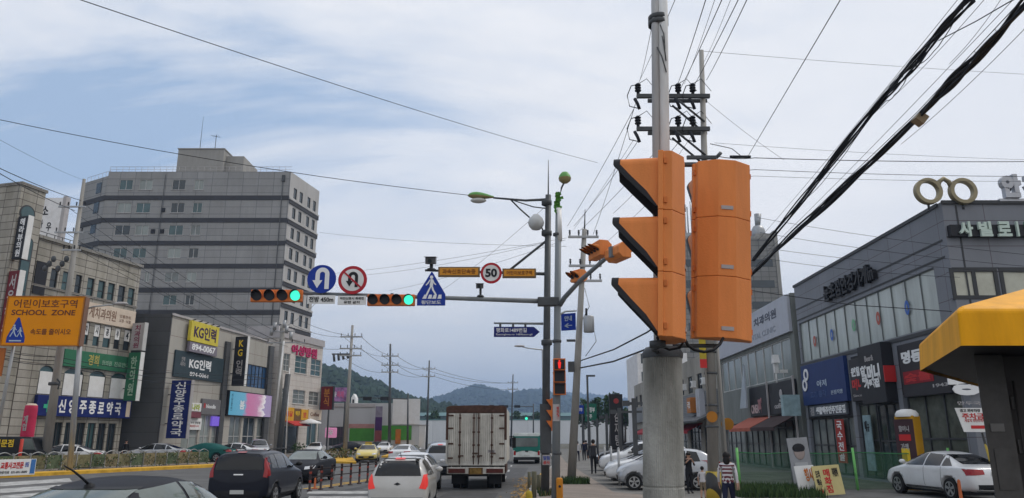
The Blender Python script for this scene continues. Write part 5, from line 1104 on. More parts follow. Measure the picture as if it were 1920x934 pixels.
# ------------------------------------------------------------------ dark lamp pole with the speed display
YL = 26.0
lx0, ltop = P(1022, 930, YL).x, P(1028, 366, YL)
lp = thing('lamp_pole', 'dark grey pole carrying a green headed street lamp and the speed limit display', 'pole', (lx0, YL, .12))
m = MB(); m.cyl((lx0, YL, .12), (ltop.x, YL, ltop.z), .145, .105, 16); m.cyl((ltop.x, YL, ltop.z), (ltop.x + .02, YL, P(1029, 300, YL).z), .03, .012, 6); m.build('post', metal_dk, lp)
m = MB(); 
for v in (642, 380, 437): p = P(1025, v, YL); m.lathe((p.x, YL, p.z), [(.13, -.12), (.19, -.09), (.19, .07), (.13, .1)], 14)
m.build('collar', metal_dk, lp)
m = MB(); x0, x1 = P(1012, 780, YL).x, P(1033, 780, YL).x; m.box(x0, x1, YL - .24, YL - .13, P(1022, 850, YL).z, P(1022, 758, YL).z); m.build('control_box', metal_dk, lp, .01)
a = P(1024, 374, YL); b = P(925, 371, YL)
m = MB(); m.tube([(ltop.x, YL, a.z), (P(985, 376, YL).x, YL, P(985, 376, YL).z), tuple(b)], [.055, .045, .035], 8); m.tube([tuple(P(1024, 391, YL)), tuple(P(1000, 388, YL)), tuple(P(975, 380, YL)), tuple(P(955, 373, YL))], .022, 6)
m.tube([tuple(P(958, 375, YL)), tuple(P(975, 392, YL)), tuple(P(993, 408, YL))], .03, 6); m.build('lamp_arm', metal_dk, lp)
lgreen = mat('lamp_green', (.13, .33, .09), .5, dirt=.1); lolive = mat('lamp_tan', (.33, .27, .12), .5, dirt=.15)
h0, h1 = P(926, 371, YL), P(877, 368, YL); m = MB(); n = 9; prev = None; vs = []; k_ = 14
prof = [(0, .07), (.1, .10), (.25, .17), (.45, .24), (.65, .27), (.82, .23), (.94, .14), (1, .03)]
for t_, r_ in prof:
    for k in range(k_):
        an = 2 * math.pi * k / k_; vs.append((h0.x + (h1.x - h0.x) * t_, YL + r_ * .75 * math.cos(an), h0.z + (h1.z - h0.z) * t_ + (r_ * .62 * math.sin(an) if math.sin(an) > 0 else r_ * .35 * math.sin(an)) + .02))
for i in range(len(prof) - 1):
    for k in range(k_): m.add([vs[i * k_ + k], vs[i * k_ + (k + 1) % k_], vs[(i + 1) * k_ + (k + 1) % k_], vs[(i + 1) * k_ + k]], [(0, 1, 2, 3)], 0 if k < k_ // 2 else 1, True)
lh = m.build('lamp_head', [lgreen, lolive], lp)
p = P(897, 377, YL); MB().ball((p.x, YL, p.z + .02), .3, .17, .1, 14).build('lamp_glass', mat('lamp_glass', (.55, .55, .53), .25, dirt=.05), lp)
p = P(1005, 418, YL); m = MB(); m.lathe((p.x, YL - .05, p.z), [(0, .32), (.10, .30), (.25, .14), (.30, 0), (.26, -.14), (.16, -.26), (0, -.30)], 18); m.build('round_floodlight', mat('lamp_white', (.55, .56, .56), .35, dirt=.15, dscale=4), lp)
m = MB(); q = P(1022, 440, YL); m.tube([(q.x, YL, q.z), (p.x + .1, YL, p.z + .05)], .03, 6); m.build('floodlight_arm', metal_dk, lp)
# speed display: two amber message panels either side of the round sign, on its own arm
m = MB(); z_ = P(1022, 514, YL).z; m.cyl((ltop.x, YL, z_), (P(797, 507, YL).x, YL, P(797, 507, YL).z), .06, .04, 10); m.tube([tuple(P(955, 507, YL)), tuple(P(1024, 452, YL))], .045, 8); m.build('display_arm', metal_dk, lp)
amb = glow('amber_display', (.36, .15, .01), (.30, .125, .008), .35); ambd = mat('amber_dim_letter', (.12, .03, .004), .5, dirt=0)
YD = YL - .16
def vms(label, u0, u1, v0, v1, t):
    o = plate(label, u0, u1, v0, v1, [], mat('display_case', (.20, .13, .06), .5, dirt=.2), YD, 'message_display', 'display', .14)
    a = P(u0, v1, YD); b = P(u1, v0, YD); m = MB(); m.box(a.x + .06, b.x - .06, YD - .156, YD - .143, a.z + .05, b.z - .05); put_text(m, t, a.x + .15, b.x - .15, a.z + .09, b.z - .09, YD - .17, 1, .015); m.build('display_face', [amb, ambd], o)
vms('amber message display left of the fifty sign', 822, 900, 502, 520, '과속신호단속중'); vms('amber message display right of the fifty sign', 942, 1005, 505, 522, '어린이보호구역')
c = P(921, 512, YD - .18); r = P(941, 512, YD - .18).x - c.x; o = thing('speed_limit_sign', 'round red rimmed speed limit sign reading fifty between amber displays', 'road sign', tuple(c)); yd = YD - .18
m = MB(); disc(m, c.x, yd, yd + .03, c.z, r); m.build('plate', signred, o); m = MB(); disc(m, c.x, yd - .006, yd - .001, c.z, r * .77); m.build('white_field', whitep, o)
m = MB(); put_text(m, '50', c.x - r * .55, c.x + r * .55, c.z - r * .40, c.z + r * .42, yd - .02, 0, .04); m.build('number', blackl, o)
camera_on('enforcement camera at the tip of the speed display arm', 809, 494, YL, P(809, 507, YL).z, 1.25)
# street name sign hanging under its own bracket, blue square sign, far lamp arm
zb_ = P(980, 606, YL).z; m = MB(); m.cyl((lx0, YL, zb_ - .02), (P(926, 606, YL).x, YL, zb_), .045, .03, 8); m.build('name_bracket', metal_mid, lp)
x0, x1, xt = P(926, 622, YL).x, P(1001, 622, YL).x, P(1012, 622, YL).x; z0, z1 = P(970, 632, YL).z, P(970, 613, YL).z
st = thing('street_name_sign', 'blue arrow shaped street name sign hanging from a bracket left of the dark pole', 'street sign', ((x0 + x1) / 2, YL, z0))
m = MB(); m.prism([(x0, z0), (x1, z0), (xt, (z0 + z1) / 2), (x1, z1), (x0, z1)], YL - .02, YL + .02); m.build('plate', mat('name_sign_blue', (.012, .02, .17), .4, dirt=.08), st)
m = MB(); put_text(m, '평화로1489번길', x0 + .08, x0 + (x1 - x0) * .82, z0 + .16, z1 - .04, YL - .034, 0, .015, .01); put_text(m, 'Pyeonghwa-ro 1489beon-gil', x0 + .08, x1 - .06, z0 + .04, z0 + .12, YL - .034, 0, 0, .01); m.build('lettering', whitel, st)
m = MB()
for u in (938, 962, 985): x = P(u, 610, YL).x; m.box(x - .04, x + .04, YL - .02, YL + .02, z1 + .002, zb_ - .03)
m.build('hanger', metal_dk, st)
YB = 27.5; q0, q1 = P(1053, 620, YB), P(1079, 588, YB); fr = Fr((q0.x, YB + .1), (q1.x, YB - .15)); o = sign(fr, 'square_sign', 'blue square sign behind the mast pole', 0, fr.L, q0.z, q1.z, blue, [('안내', skyl, .25, .75, .55, .85), ('←', skyl, .25, .75, .15, .42)], 'road sign', .03)
m = MB(); m.tube([tuple(P(1046, 592, YM)), tuple(P(1060, 584, 26)), tuple(P(1080, 583, YB))], .035, 6); m.build('bracket', metal_mid, o)
# pedestrian light on the mast pole
YP = YM - .3; q0, q1 = P(1038, 741, YP), P(1060, 672, YP); Wp = q1.x - q0.x; o = thing('pedestrian_signal', 'orange framed pedestrian signal with the red standing figure lit', 'traffic signal', ((q0.x + q1.x) / 2, YP, q0.z)); hh = (q1.z - q0.z) / 3
for k in range(3):
    m = MB(); z = q0.z + k * hh; m.box(q0.x, q1.x, YP - .06, YP + .14, z + .006, z + hh - .006); m.build('housing', orange_dk, o, .012)
    m = MB(); m.box(q0.x + .035, q1.x - .035, YP - .075, YP - .062, z + .04, z + hh - .045); m.build('screen', blackp, o)
    if k < 2: m = MB(); m.box(q0.x + .02, q1.x - .02, YP - .2, YP - .062, z + hh - .04, z + hh - .02); m.build('hood', blackp, o)
m = MB(); cx = (q0.x + q1.x) / 2; z = q0.z + 2 * hh + .06; m.prism([(cx - .045, z + .12), (cx - .03, z), (cx + .03, z), (cx + .045, z + .12), (cx + .05, z + .2), (cx - .05, z + .2)], YP - .082, YP - .076); disc(m, cx, YP - .082, YP - .076, z + .235, .03, 12); m.build('red_figure', glow('red_figure_light', (.4, .01, .01), (1.0, .03, .02), .7), o)
m = MB(); m.box(cx - .03, cx + .03, YP + .142, YP + .3, q0.z + .2, q0.z + .3); m.build('bracket', metal_dk, o)
plate('small white notice with a red edge taped on the mast pole', 1037, 1049, 758, 790, [('주의', redl, .55, .9, .1, .9)], lgp, YM - .16, 'pole_notice', 'notice', .01)
plate('small notice with blue and red print on the dark lamp pole', 1017, 1032, 853, 872, [('알림', mat('print_blue', (.04, .08, .35), .5, dirt=0), .1, .9, .5, .9), ('공사', redl, .1, .9, .08, .42)], lgp, YL - .27, 'pole_notice', 'notice', .01)
# three orange lens hoods seen from the side on the dark pole
o = thing('side_signal', 'small orange signal with triangular hoods pointing left on the dark pole', 'traffic signal', tuple(P(1030, 806, YL - .3)))
for v in (757, 777, 797):
    m = MB(); a, b_ = P(1024, v + 8, YL - .3), P(1035, v - 8, YL - .3); m.prism([(a.x, b_.z), (b_.x, b_.z), (b_.x, a.z)], YL - .4, YL - .2); m.build('hood', orange_dk, o)
m = MB(); a, b_ = P(1034, 808, YL - .3), P(1037, 747, YL - .3); m.box(a.x, b_.x, YL - .42, YL - .18, a.z, b_.z); m.build('housing', orange_dk, o)
p = P(1049, 918, YM - .2); m = MB(); m.box(p.x - .1, p.x + .1, YM - .35, YM - .14, p.z - .3, p.z + .35); o = m.build('push_button_box', mat('button_amber', (.55, .22, .02), .5, dirt=.2), None, .05); tag(o, 'amber push button box low on the mast pole', 'push button')
m = MB(); m.cyl((p.x, YM - .36, p.z + .1), (p.x, YM - .352, p.z + .1), .04, n=12); m.build('button', blackp, o)
# second lamp: green ball lamp on a curved arm, standing behind
YG = 27.0; a = P(1045, 400, YG); o = thing('ball_lamp', 'green lamp head seen end on atop a thin curved arm above the mast pole', 'street lamp', (a.x, YG, a.z))
m = MB(); m.tube([tuple(P(1046, 410, YM + .12)), tuple(P(1047, 380, YG)), tuple(P(1053, 352, YG)), tuple(P(1058, 342, YG - .5))], .035, 8); m.build('arm', metal_dk, o)
c = P(1059, 334, YG - .5); m = MB(); m.lathe((c.x, c.y, c.z), [(0, .26), (.12, .22), (.21, .1), (.24, .0)], 18, 0); m.lathe((c.x, c.y, c.z), [(.24, -.001), (.22, -.10), (.12, -.19), (0, -.22)], 18, 1); m.build('lamp_head', [lgreen, lolive], o)
m = MB(); rv = random.Random(4)
for k in range(60):
    p = P(1046 + rv.gauss(0, 2.2), rv.uniform(362, 398), YM - .02); s_ = .07; a_ = rv.uniform(0, 6.28); m.add([(p.x + s_ * math.cos(a_ + q * 1.57), p.y - .1 * rv.random() + .03 * q, p.z + s_ * math.sin(a_ + q * 1.57)) for q in range(4)], [(0, 1, 2, 3)])
o = m.build('vine_sprig', mat('bright_leaf', (.09, .26, .04), .8, dirt=.3)); tag(o, 'bright green ribbon like sprig tied at the top of the mast pole', 'sprig')
m = MB(); p0, p1 = P(1048, 410, YM), P(1046, 395, YM)
MB().cyl((mtop.x, YM, P(1046, 452, YM).z), (mtop.x + .005, YM, mtop.z + .02), .112, .104, 16).build('pale_sleeve', metal_lt, mp_)

# ------------------------------------------------------------------ utility poles
def insulator(mb, x, y, z, h=.28, r=.055, mi=1):
    mb.cyl((x, y, z), (x, y, z + h), r * .5, n=6, mi=mi)
    for k in range(3): mb.cyl((x, y, z + h * (.3 + .25 * k)), (x, y, z + h * (.38 + .25 * k)), r, n=8, mi=mi)
def upole(label, base, top, r0, r1, arms, group=None, trafo=None, ins=True, m_=None, armw=.05):
    """arms: (z, half-length left, half-length right)"""
    o = thing('utility_pole', label, 'utility pole', tuple(base), 0, group)
    MB().cyl(base, top, r0, r1, 14).build('post', m_ or concrete, o)
    d = (Vector(top) - Vector(base)) / (top[2] - base[2])
    for z, l, r_ in arms:
        c = Vector(base) + d * (z - base[2]); m = MB(); m.box(c.x - l, c.x + r_, c.y - .16 - armw, c.y - .16 + armw, z - armw, z + armw)
        if ins:
            n_ = 4
            for k in range(n_): insulator(m, c.x - l + .08 + (l + r_ - .16) * k / (n_ - 1), c.y - .16, z + armw)
        m.build('crossarm', [metal, wirem], o)
    if trafo:
        c, r_, h = trafo; m = MB(); m.lathe(c, [(0, -h / 2), (r_ * .9, -h / 2), (r_, -h / 2 + .04), (r_, h / 2 - .04), (r_ * .9, h / 2), (0, h / 2 + .04)], 16); m.cyl((c[0] - r_ * .4, c[1], c[2] + h / 2), (c[0] - r_ * .4, c[1], c[2] + h / 2 + .35), .05, n=8, mi=1); m.build('transformer', [metal, wirem], o)
    return o
# the big one behind the orange signals
YU = 21.0; ub = P(1337, 934, YU); ut = P(1315, 95, YU); ubase = (ub.x + .02, YU, .12)
ubig = thing('utility_pole', 'tall utility pole behind the orange signals with double crossarms and striped guard', 'utility pole', ubase)
MB().cyl(ubase, tuple(ut), .165, .07, 16).build('post', concrete, ubig)
def onu(z): t_ = (z - .12) / (ut.z - .12); return Vector((ubase[0] + (ut.x - ubase[0]) * t_, YU, z))
tops = []
for v in (185, 246):
    z = P(1260, v, YU).z; xl, xr = P(1192, v, YU).x, P(1328, v, YU).x; m = MB(); m.box(xl, xr, YU - .22, YU - .12, z - .06, z + .06); m.box(xl + .4, xr, YU + .12, YU + .2, z - .05, z + .05)
    for u in (1195, 1270, 1297):
        x = P(u, v, YU).x; insulator(m, x, YU - .17, z + .06, .36, .10); tops.append((x, YU - .17, z + .42))
        m.tube([(x - .12, YU - .2, z - .1), (x - .05, YU - .25, z - .28), (x + .02, YU - .2, z - .45)], .05, 6, 1); m.tube([(x, YU - .17, z + .4), (x - .22, YU - .25, z + .3), (x - .36, YU - .3, z - .05), (x - .3, YU - .3, z - .4), (x - .02, YU - .2, z - .42)], .016, 5, 1); m.tube([(x, YU - .17, z + .4), (x + .3, YU - .1, z + .62), (x + .62, YU, z + .25)], .012, 4, 1)
    c = onu(z - 1.0); m.tube([(P(1262, v, YU).x, YU - .2, z - .05), (c.x, YU - .17, z - .85)], .035, 5); m.tube([(P(1262, v, YU).x, YU + .16, z - .15), (c.x, YU + .17, z - 1.0)], .035, 5); m.build('crossarm', [metal_dk, wirem], ubig)
m = MB(); z = P(1330, 300, YU).z; m.box(P(1285, 300, YU).x, P(1340, 300, YU).x, YU - .25, YU - .15, z - .05, z + .05); m.tube([(P(1340, 300, YU).x, YU - .2, z), (P(1348, 290, YU).x, YU - .2, z + .15)], .06, 6)
for v in (660, 700, 760, 800): c = onu(P(1337, v, YU).z); m.lathe((c.x, YU, c.z), [(.165, -.03), (.185, -.02), (.185, .02), (.165, .03)], 14)
m.build('fitting', metal_dk, ubig)
m = MB(); c = onu(5.0); m.cyl((c.x + .22, YU - .08, .12), (c.x + .16, YU - .08, 5.6), .04, n=8); m.cyl((c.x - .2, YU - .1, 2.6), (c.x - .24, YU - .1, 7.0), .03, n=6); m.build('side_conduit', concrete, ubig)
gm_ = bpy.data.materials.new('guard_stripes'); gm_.use_nodes = True; t = gm_.node_tree; b = t.nodes['Principled BSDF']; g = t.nodes.new('ShaderNodeNewGeometry'); w_ = t.nodes.new('ShaderNodeTexWave'); w_.bands_direction = 'DIAGONAL'; w_.inputs['Scale'].default_value = .72
r = t.nodes.new('ShaderNodeValToRGB'); r.color_ramp.interpolation = 'CONSTANT'; e = r.color_ramp.elements; e[0].color = (.02, .02, .02, 1); e[1].position = .5; e[1].color = (.42, .30, .03, 1); t.links.new(g.outputs['Position'], w_.inputs['Vector']); t.links.new(w_.outputs['Fac'], r.inputs[0]); t.links.new(r.outputs[0], b.inputs['Base Color'])
m = MB(); m.cyl((ubase[0], YU, .3), (ubase[0] + .03, YU, P(1337, 884, YU).z), .205, n=18); m.build('guard_sleeve', gm_, ubig)
m = MB(); q = onu(P(1337, 782, YU).z); disc(m, q.x - .05, YU - .22, YU - .2, q.z, .15, 18); m.build('orange_disc', mat('orange_tag', (.40, .16, .02), .5, dirt=.25), ubig)
q0 = P(1313, 690, YU - .3); q1 = P(1322, 632, YU - .3); m = MB(); m.box(q0.x, q1.x, YU - .32, YU - .3, q0.z + .25, q1.z); m.box(q0.x, q1.x, YU - .321, YU - .3, q0.z, q0.z + .24, 1); o = m.build('strip_sign', [mat('strip_yellow', (.42, .32, .03), .5, dirt=.2), redl]); tag(o, 'narrow yellow and red strip sign hung beside the tall utility pole', 'sign')
p = P(1365, 795, 22); m = MB(); m.cyl((p.x, 22, p.z), (p.x, 22.12, p.z), .17, n=18); o = m.build('round_marker', mat('amber_marker', (.30, .13, .01), .5, dirt=.2)); tag(o, 'round amber marker on a thin post right of the tall utility pole', 'marker'); MB().cyl((p.x, 22.15, .1), (p.x, 22.15, p.z), .03, n=8).build('stem', metal_dk, o)
# the one behind the mast pole
Y2 = 33.0; b0 = P(1071, 896, Y2); t0 = P(1096, 430, Y2); g0 = (b0.x, Y2, .12)
zz_ = [P(1090, v, Y2).z for v in (446, 500, 528, 690, 640)]
up2 = upole('leaning utility pole with three crossarms and a transformer behind the mast pole', g0, tuple(t0), .19, .11, [(zz_[0], .75, .65), (zz_[1], .65, .85), (zz_[2], .55, .9)], None, (tuple(P(1104, 608, Y2 - .4)), .24, .72))
m = MB(); m.cyl(tuple(t0), tuple(P(1097, 393, Y2)), .04, .02, 6); m.tube([tuple(P(1096, 540, Y2)), tuple(P(1105, 575, Y2)), tuple(P(1092, 600, Y2))], .015, 4); m.tube([tuple(P(1110, 600, Y2)), tuple(P(1118, 640, Y2)), tuple(P(1098, 668, Y2))], .015, 4)
m.box(P(1062, 655, Y2).x, P(1078, 655, Y2).x, Y2 - .3, Y2 - .2, zz_[4] - .05, zz_[4] + .05); m.box(P(1064, 672, Y2).x, P(1076, 690, Y2).x, Y2 - .35, Y2 - .2, zz_[3] - .2, zz_[3] + .25); m.build('fitting', metal_dk, up2)
# along the left of the road, going away
for u0, u1, vt, Y, arms, lab in ((648, 661, 610, 74, (632, 654, 667), 'nearest of the three tall line poles left of the road with three crossarms'), (731, 732, 645, 96, (668, 685, 698), 'middle tall line pole left of the road standing before the pale shed'),
                                 (800, 805, 676, 128, (692, 706), 'slender line pole rising left of the truck over the far wall'), (958, 962, 702, 165, (718, 730), 'small distant line pole rising above the truck roof')):
    bb = P(u0, 820, Y); tt = P(u1, vt, Y); zs = [P(u1, v, Y).z for v in arms]
    upole(lab, (bb.x, Y, 0), tuple(tt), .22, .12, [(z, 1.1, 1.1) for z in zs], None, None, True, metal_dk if Y > 90 else concrete, .07)
m = MB(); p = P(630, 664, 74); 
o = thing('switch_frame', 'cluster of switchgear on an arm beside the nearest line pole', 'switchgear', tuple(p)); m.box(p.x - .4, P(656, 664, 74).x, 73.9, 74.05, p.z - .06, p.z + .06)
for k in range(4): m.cyl((p.x - .2 + k * .45, 73.9, p.z - .05), (p.x - .1 + k * .45, 73.9, p.z - .75 + .1 * k), .12, n=8)
m.build('switches', metal_dk, o)
Yk = 68.0; bb = P(521, 820, Yk); tt = P(530, 610, Yk)
upk = upole('stout grey utility pole with pale conduit in front of the clinic building', (bb.x, Yk, 0), tuple(tt), .30, .2, [(P(525, 643, Yk).z, 1.3, 2.2), (P(525, 622, Yk).z, .8, 1.2)])
m = MB(); a = P(534, 640, Yk); m.cyl((a.x - .25, Yk - .3, 3.2), (a.x, Yk - .3, a.z), .09, n=8); m.cyl((a.x + .25, Yk - .25, 0), (a.x + .6, Yk - .25, a.z - 3), .24, n=10, mi=1); m.build('conduit', [whitep, metal_dk], upk)
m = MB(); 
for u, v in ((512, 622), (518, 612), (540, 618), (548, 630), (536, 608)): p = P(u, v, Yk); m.cyl((p.x, Yk - .4, p.z - .4), (p.x, Yk - .4, p.z + .3), .16, n=8)
m.build('switchgear', metal, upk)
# the left one behind the school sign, and the road sign posts
Y4 = 47.0; bb = P(86, 853, Y4); tt = P(158, 336, Y4)
upl = upole('tall utility pole passing behind the orange school zone sign', (bb.x, Y4, 0), tuple(tt), .30, .10, [(P(150, 389, Y4).z, 1.35, .45), (P(145, 437, Y4).z, 1.35, .5), (P(140, 470, Y4).z, .7, .5)])
m = MB(); c = P(102, 720, Y4); m.lathe((c.x, Y4, c.z), [(.3, -.1), (.34, -.08), (.34, .08), (.3, .1)], 14); m.tube([tuple(P(102, 705, Y4)), (c.x + .5, Y4 - .3, c.z + .1), (c.x + .45, Y4 - .3, c.z - .35)], .05, 6)
for k in range(6): p = P(88 + k * 8, 505 - (k % 3) * 9, Y4); m.ball((p.x, Y4 - .2, p.z), .16, .16, .22, 8)
m.build('fitting', metal_dk, upl)
YSZ = 43.5
sz = thing('school_zone_sign', 'large orange illuminated school zone sign with a blue children crossing mark', 'road sign', (P(84, 640, YSZ).x, YSZ, 0))
x0, x1 = P(12, 602, YSZ).x, P(154, 602, YSZ).x; z0, z1 = P(84, 649, YSZ).z, P(84, 556, YSZ).z; fr = Fr((x0 - .0, YSZ - .05), (x1, YSZ + .12)); Lz = fr.L
szm = mat('school_orange', (.74, .27, .004), .5, dirt=.08, dscale=.6, spec=.1)
m = fr.mb(); m.box(.06, Lz - .06, -.16, .1, z0 + .06, z1 - .06); m.build('panel', szm, sz)
m = fr.mb(); m.box(0, Lz, -.2, .12, z1 - .058, z1); m.box(0, Lz, -.2, .12, z0, z0 + .058); m.box(0, .058, -.2, .12, z0 + .06, z1 - .06); m.box(Lz - .058, Lz, -.2, .12, z0 + .06, z1 - .06); m.build('frame', mat('frame_orange', (.42, .15, .01), .5, dirt=.2), sz)
m = fr.mb(); m.box(Lz + .002, Lz + .05, -.15, .3, z0 + .02, z1 - .02); m.build('side_case', brownl, sz)
H_ = z1 - z0; m = fr.mb(); put_text(m, '어린이보호구역', Lz * .09, Lz * .91, z0 + H_ * .76, z0 + H_ * .93, -.176, 0, .005); put_text(m, 'SCHOOL  ZONE', Lz * .08, Lz * .90, z0 + H_ * .61, z0 + H_ * .72, -.176, 0, .015); put_text(m, '속도를 줄이시오', Lz * .36, Lz * .88, z0 + H_ * .22, z0 + H_ * .34, -.176, 0, .01); m.build('lettering', mat('dark_maroon_letter', (.12, .03, .015), .5, dirt=0), sz)
m = fr.mb(); cx = Lz * .185; m.prism([(cx - Lz * .115, z0 + H_ * .06), (cx + Lz * .115, z0 + H_ * .06), (cx + Lz * .115, z0 + H_ * .17), (cx + .05, z0 + H_ * .56), (cx - .05, z0 + H_ * .56), (cx - Lz * .115, z0 + H_ * .17)], -.18, -.161); m.build('children_mark', blue, sz)
m = fr.mb(); walker(m, cx - .17, z0 + H_ * .27, .5, -.196, -.182); walker(m, cx + .2, z0 + H_ * .245, .4, -.196, -.182); m.box(cx - .35, cx + .35, -.19, -.182, z0 + H_ * .085, z0 + H_ * .11); m.build('children_pictogram', skyl, sz)
m = MB(); pA, pB = P(129, 853, YSZ), P(146, 600, YSZ); m.cyl((pA.x, YSZ + .3, 0), (pB.x, YSZ + .3, z1 - .2), .16, .13, 12); pA = P(5, 700, YSZ); m.cyl((pA.x, YSZ + .3, 0), (pA.x + .25, YSZ + .3, z1 - .2), .10, .09, 10); m.build('post', metal, sz)
m = MB(); p0_, p1_ = P(0, 705, YSZ), P(8, 652, YSZ); m.box(p0_.x - .4, p1_.x, YSZ + .1, YSZ + .2, p0_.z, p1_.z); o = m.build('orange_plate', mat('frame_orange2', (.40, .12, .02), .5, dirt=.25)); tag(o, 'orange plate cut by the left frame edge below the school zone sign', 'road sign')
a = P(186, 572, 44); o = thing('street_lamp', 'small pale lamp head on an arm right of the school zone sign', 'street lamp', tuple(a)); m = MB(); m.tube([tuple(P(147, 585, YSZ + .3)), tuple(P(175, 575, 44)), tuple(P(215, 571, 44))], [.06, .05, .04], 6); m.build('arm', metal, o)
q0, q1 = P(212, 571, 44), P(241, 568, 44); m = MB(); m.ball(((q0.x + q1.x) / 2, 44, (q0.z + q1.z) / 2), (q1.x - q0.x) / 2, .2, .11, 14); m.build('lamp_head', lgp, o)
a = P(966, 648, 60); o = thing('street_lamp', 'far street lamp with a slim arm seen left of the dark pole', 'street lamp', tuple(a)); m = MB(); m.tube([tuple(P(1018, 656, 60)), tuple(P(990, 653, 60)), tuple(P(970, 648, 60))], [.06, .05, .04], 6); b_ = P(1020, 800, 60); m.cyl((b_.x, 60, .1), tuple(P(1018, 656, 60)), .1, n=8); m.build('post', metal, o)
q0, q1 = P(963, 647, 60), P(985, 651, 60); m = MB(); m.ball(((q0.x + q1.x) / 2, 60, (q0.z + q1.z) / 2), .45, .15, .09, 12); m.build('lamp_head', lgp, o)
# more far signal masts over the junction behind the truck
for u, uw, vt, Y, side, lab in ((765, 0, 740, 105, -1, 'far dark mast with hanging signals before the pale shed'), (1000, 0, 757, 150, -1, 'distant signal mast with a green light right of the truck'), (898, 0, 757, 190, 1, 'distant signal gantry rising behind the truck box')):
    bb = P(u, 820, Y); tt = P(u, vt, Y); o = thing('signal_mast', lab, 'signal mast', (bb.x, Y, 0)); m = MB(); m.cyl((bb.x, Y, 0), (tt.x, Y, tt.z), .16, .1, 8); m.cyl((tt.x, Y, tt.z - .6), (tt.x + side * 7, Y, tt.z - .4), .09, .05, 6); m.build('post', metal_dk, o)
    m = MB()
    for k in (3.2, 5.6): m.box(tt.x + side * k - .6, tt.x + side * k + .6, Y - .2, Y - .05, tt.z - .8, tt.z - .3)
    m.build('signal_head', blackp, o)
    if Y == 150: m = MB(); disc(m, tt.x - 1.4, Y - .35, Y - .3, P(990, 785, Y).z, .28, 12); m.build('green_lens', grn, o)

# ------------------------------------------------------------------ cables
def wire(label, pts, r, sag=0.0, n=18, cat='cable', group=None, name='cable', m_=None):
    """pts: (u, v, distance) in the photograph; straight spans with a little sag"""
    P3 = [P(*p) for p in pts]; path = []
    for a, b in zip(P3, P3[1:]):
        for i in range(n if len(P3) < 4 else 6):
            t_ = i / (n if len(P3) < 4 else 6); p = a.lerp(b, t_); p.z -= sag * 4 * t_ * (1 - t_); path.append(p)
    path.append(P3[-1]); m = MB(); m.tube(path, r, 5); o = m.build(name, m_ or wirem); return tag(o, label, cat, group)
wire('long thin cable crossing the sky from the top left to the mast pole', [(140, -4, 9), (1120, 305, 27)], .007, .12)
wire('long dark cable from the left frame edge over the tall block to the street lamp', [(-8, 223, 22), (290, 281, 23.5), (600, 331, 25), (878, 366, 26)], .012, .02)
g_ = 'cable pair entering at the left edge above the stone tower'
wire('one of two cables sloping down to the left utility pole', [(-8, 312, 30), (152, 376, 47)], .02, .1, group=g_); wire('one of two cables sloping down to the left utility pole', [(-8, 321, 30), (140, 395, 47)], .02, .1, group=g_)
wire('faint thin cable descending to the top of the left utility pole', [(-8, 258, 28), (157, 338, 47)], .007, .1)
g_ = 'line of cables falling from the left utility pole across the tall block'
for a, b in (((165, 388), (515, 620)), ((128, 389), (520, 640)), ((165, 437), (530, 643)), ((125, 437), (505, 643)), ((150, 470), (540, 650))): wire('cable falling across the front of the tall grey block', [(*a, 47), (*b, 68)], .014, .5, group=g_)
g_ = 'bunched cables low across the stone building'
for k in range(3): wire('low cable running behind the school zone sign towards the grey shop building', [(-8, 655 + k * 7, 46), (100, 668 + k * 8, 47), (330, 700 + k * 10, 60), (515, 700 + k * 9, 68)], .022, .15, group=g_)
g_ = 'thin cables running left from the pole behind the mast'
for a, b in (((600, 436), (1062, 462)), ((600, 515), (1062, 446)), ((690, 515), (1020, 455)), ((730, 545), (1060, 450)), ((820, 550), (1022, 388))): wire('thin cable running left from the pole behind the mast', [(*a, 52), (*b, 33)], .008, .2, group=g_)
g_ = 'cables of the far line poles'
for a, b in (((645, 632), (718, 668)), ((678, 632), (745, 668)), ((678, 654), (745, 685)), ((640, 667), (718, 698))): wire('cable between the nearest and middle line poles', [(*a, 74), (*b, 96)], .02, .5, group=g_)
for a, b in (((718, 668), (792, 692)), ((745, 668), (815, 692)), ((745, 685), (815, 706)), ((718, 685), (792, 706))): wire('cable between the middle and slender line poles', [(*a, 96), (*b, 128)], .025, .6, group=g_)
for a, b in (((792, 692), (952, 718)), ((815, 692), (972, 718)), ((815, 706), (972, 730))): wire('cable between the slender and distant line poles', [(*a, 128), (*b, 165)], .03, .8, group=g_)
for a, b in (((550, 610), (645, 632)), ((560, 600), (678, 632)), ((545, 640), (645, 654)), ((530, 615), (600, 560))): wire('cable between the stout pole and the nearest line pole', [(*a, 68), (*b, 74)], .018, .3, group=g_)
g_ = 'cables rising overhead from the tall utility pole'
for a, b, r_ in (((1270, 160), (1325, -6), .014), ((1275, 168), (1356, -6), .014), ((1297, 168), (1387, -6), .014), ((1325, 150), (1403, -6), .014), ((1196, 158), (1268, -6), .010)): wire('cable rising overhead from the tall utility pole', [(*a, 20.8), (*b, 11)], r_ * .62, .04, group=g_)
g_ = 'cables from the tall utility pole down to the one behind the mast'
for a, b in (((1188, 205), (1064, 424)), ((1196, 265), (1076, 424)), ((1268, 240), (1088, 432)), ((1196, 180), (1112, 440)), ((1270, 270), (1150, 400))): wire('cable falling to the pole behind the mast', [(*a, 20.8), (*b, 32.8)], .009, .1, group=g_)
wire('lone taut cable rising at the upper right from the tall pole fittings', [(1402, 294, 20), (1578, -4, 9.5)], .008, .0)
g_ = 'level cables running right from the tall utility pole'
for (v0, v1, r_) in ((296, 303, .013), (318, 331, .009), (330, 340, .006)): wire('level cable running right from the tall pole', [(1345, v0 - 3, 21), (1415, v0, 21.5), (1935, v1, 23)], r_, .05, group=g_)
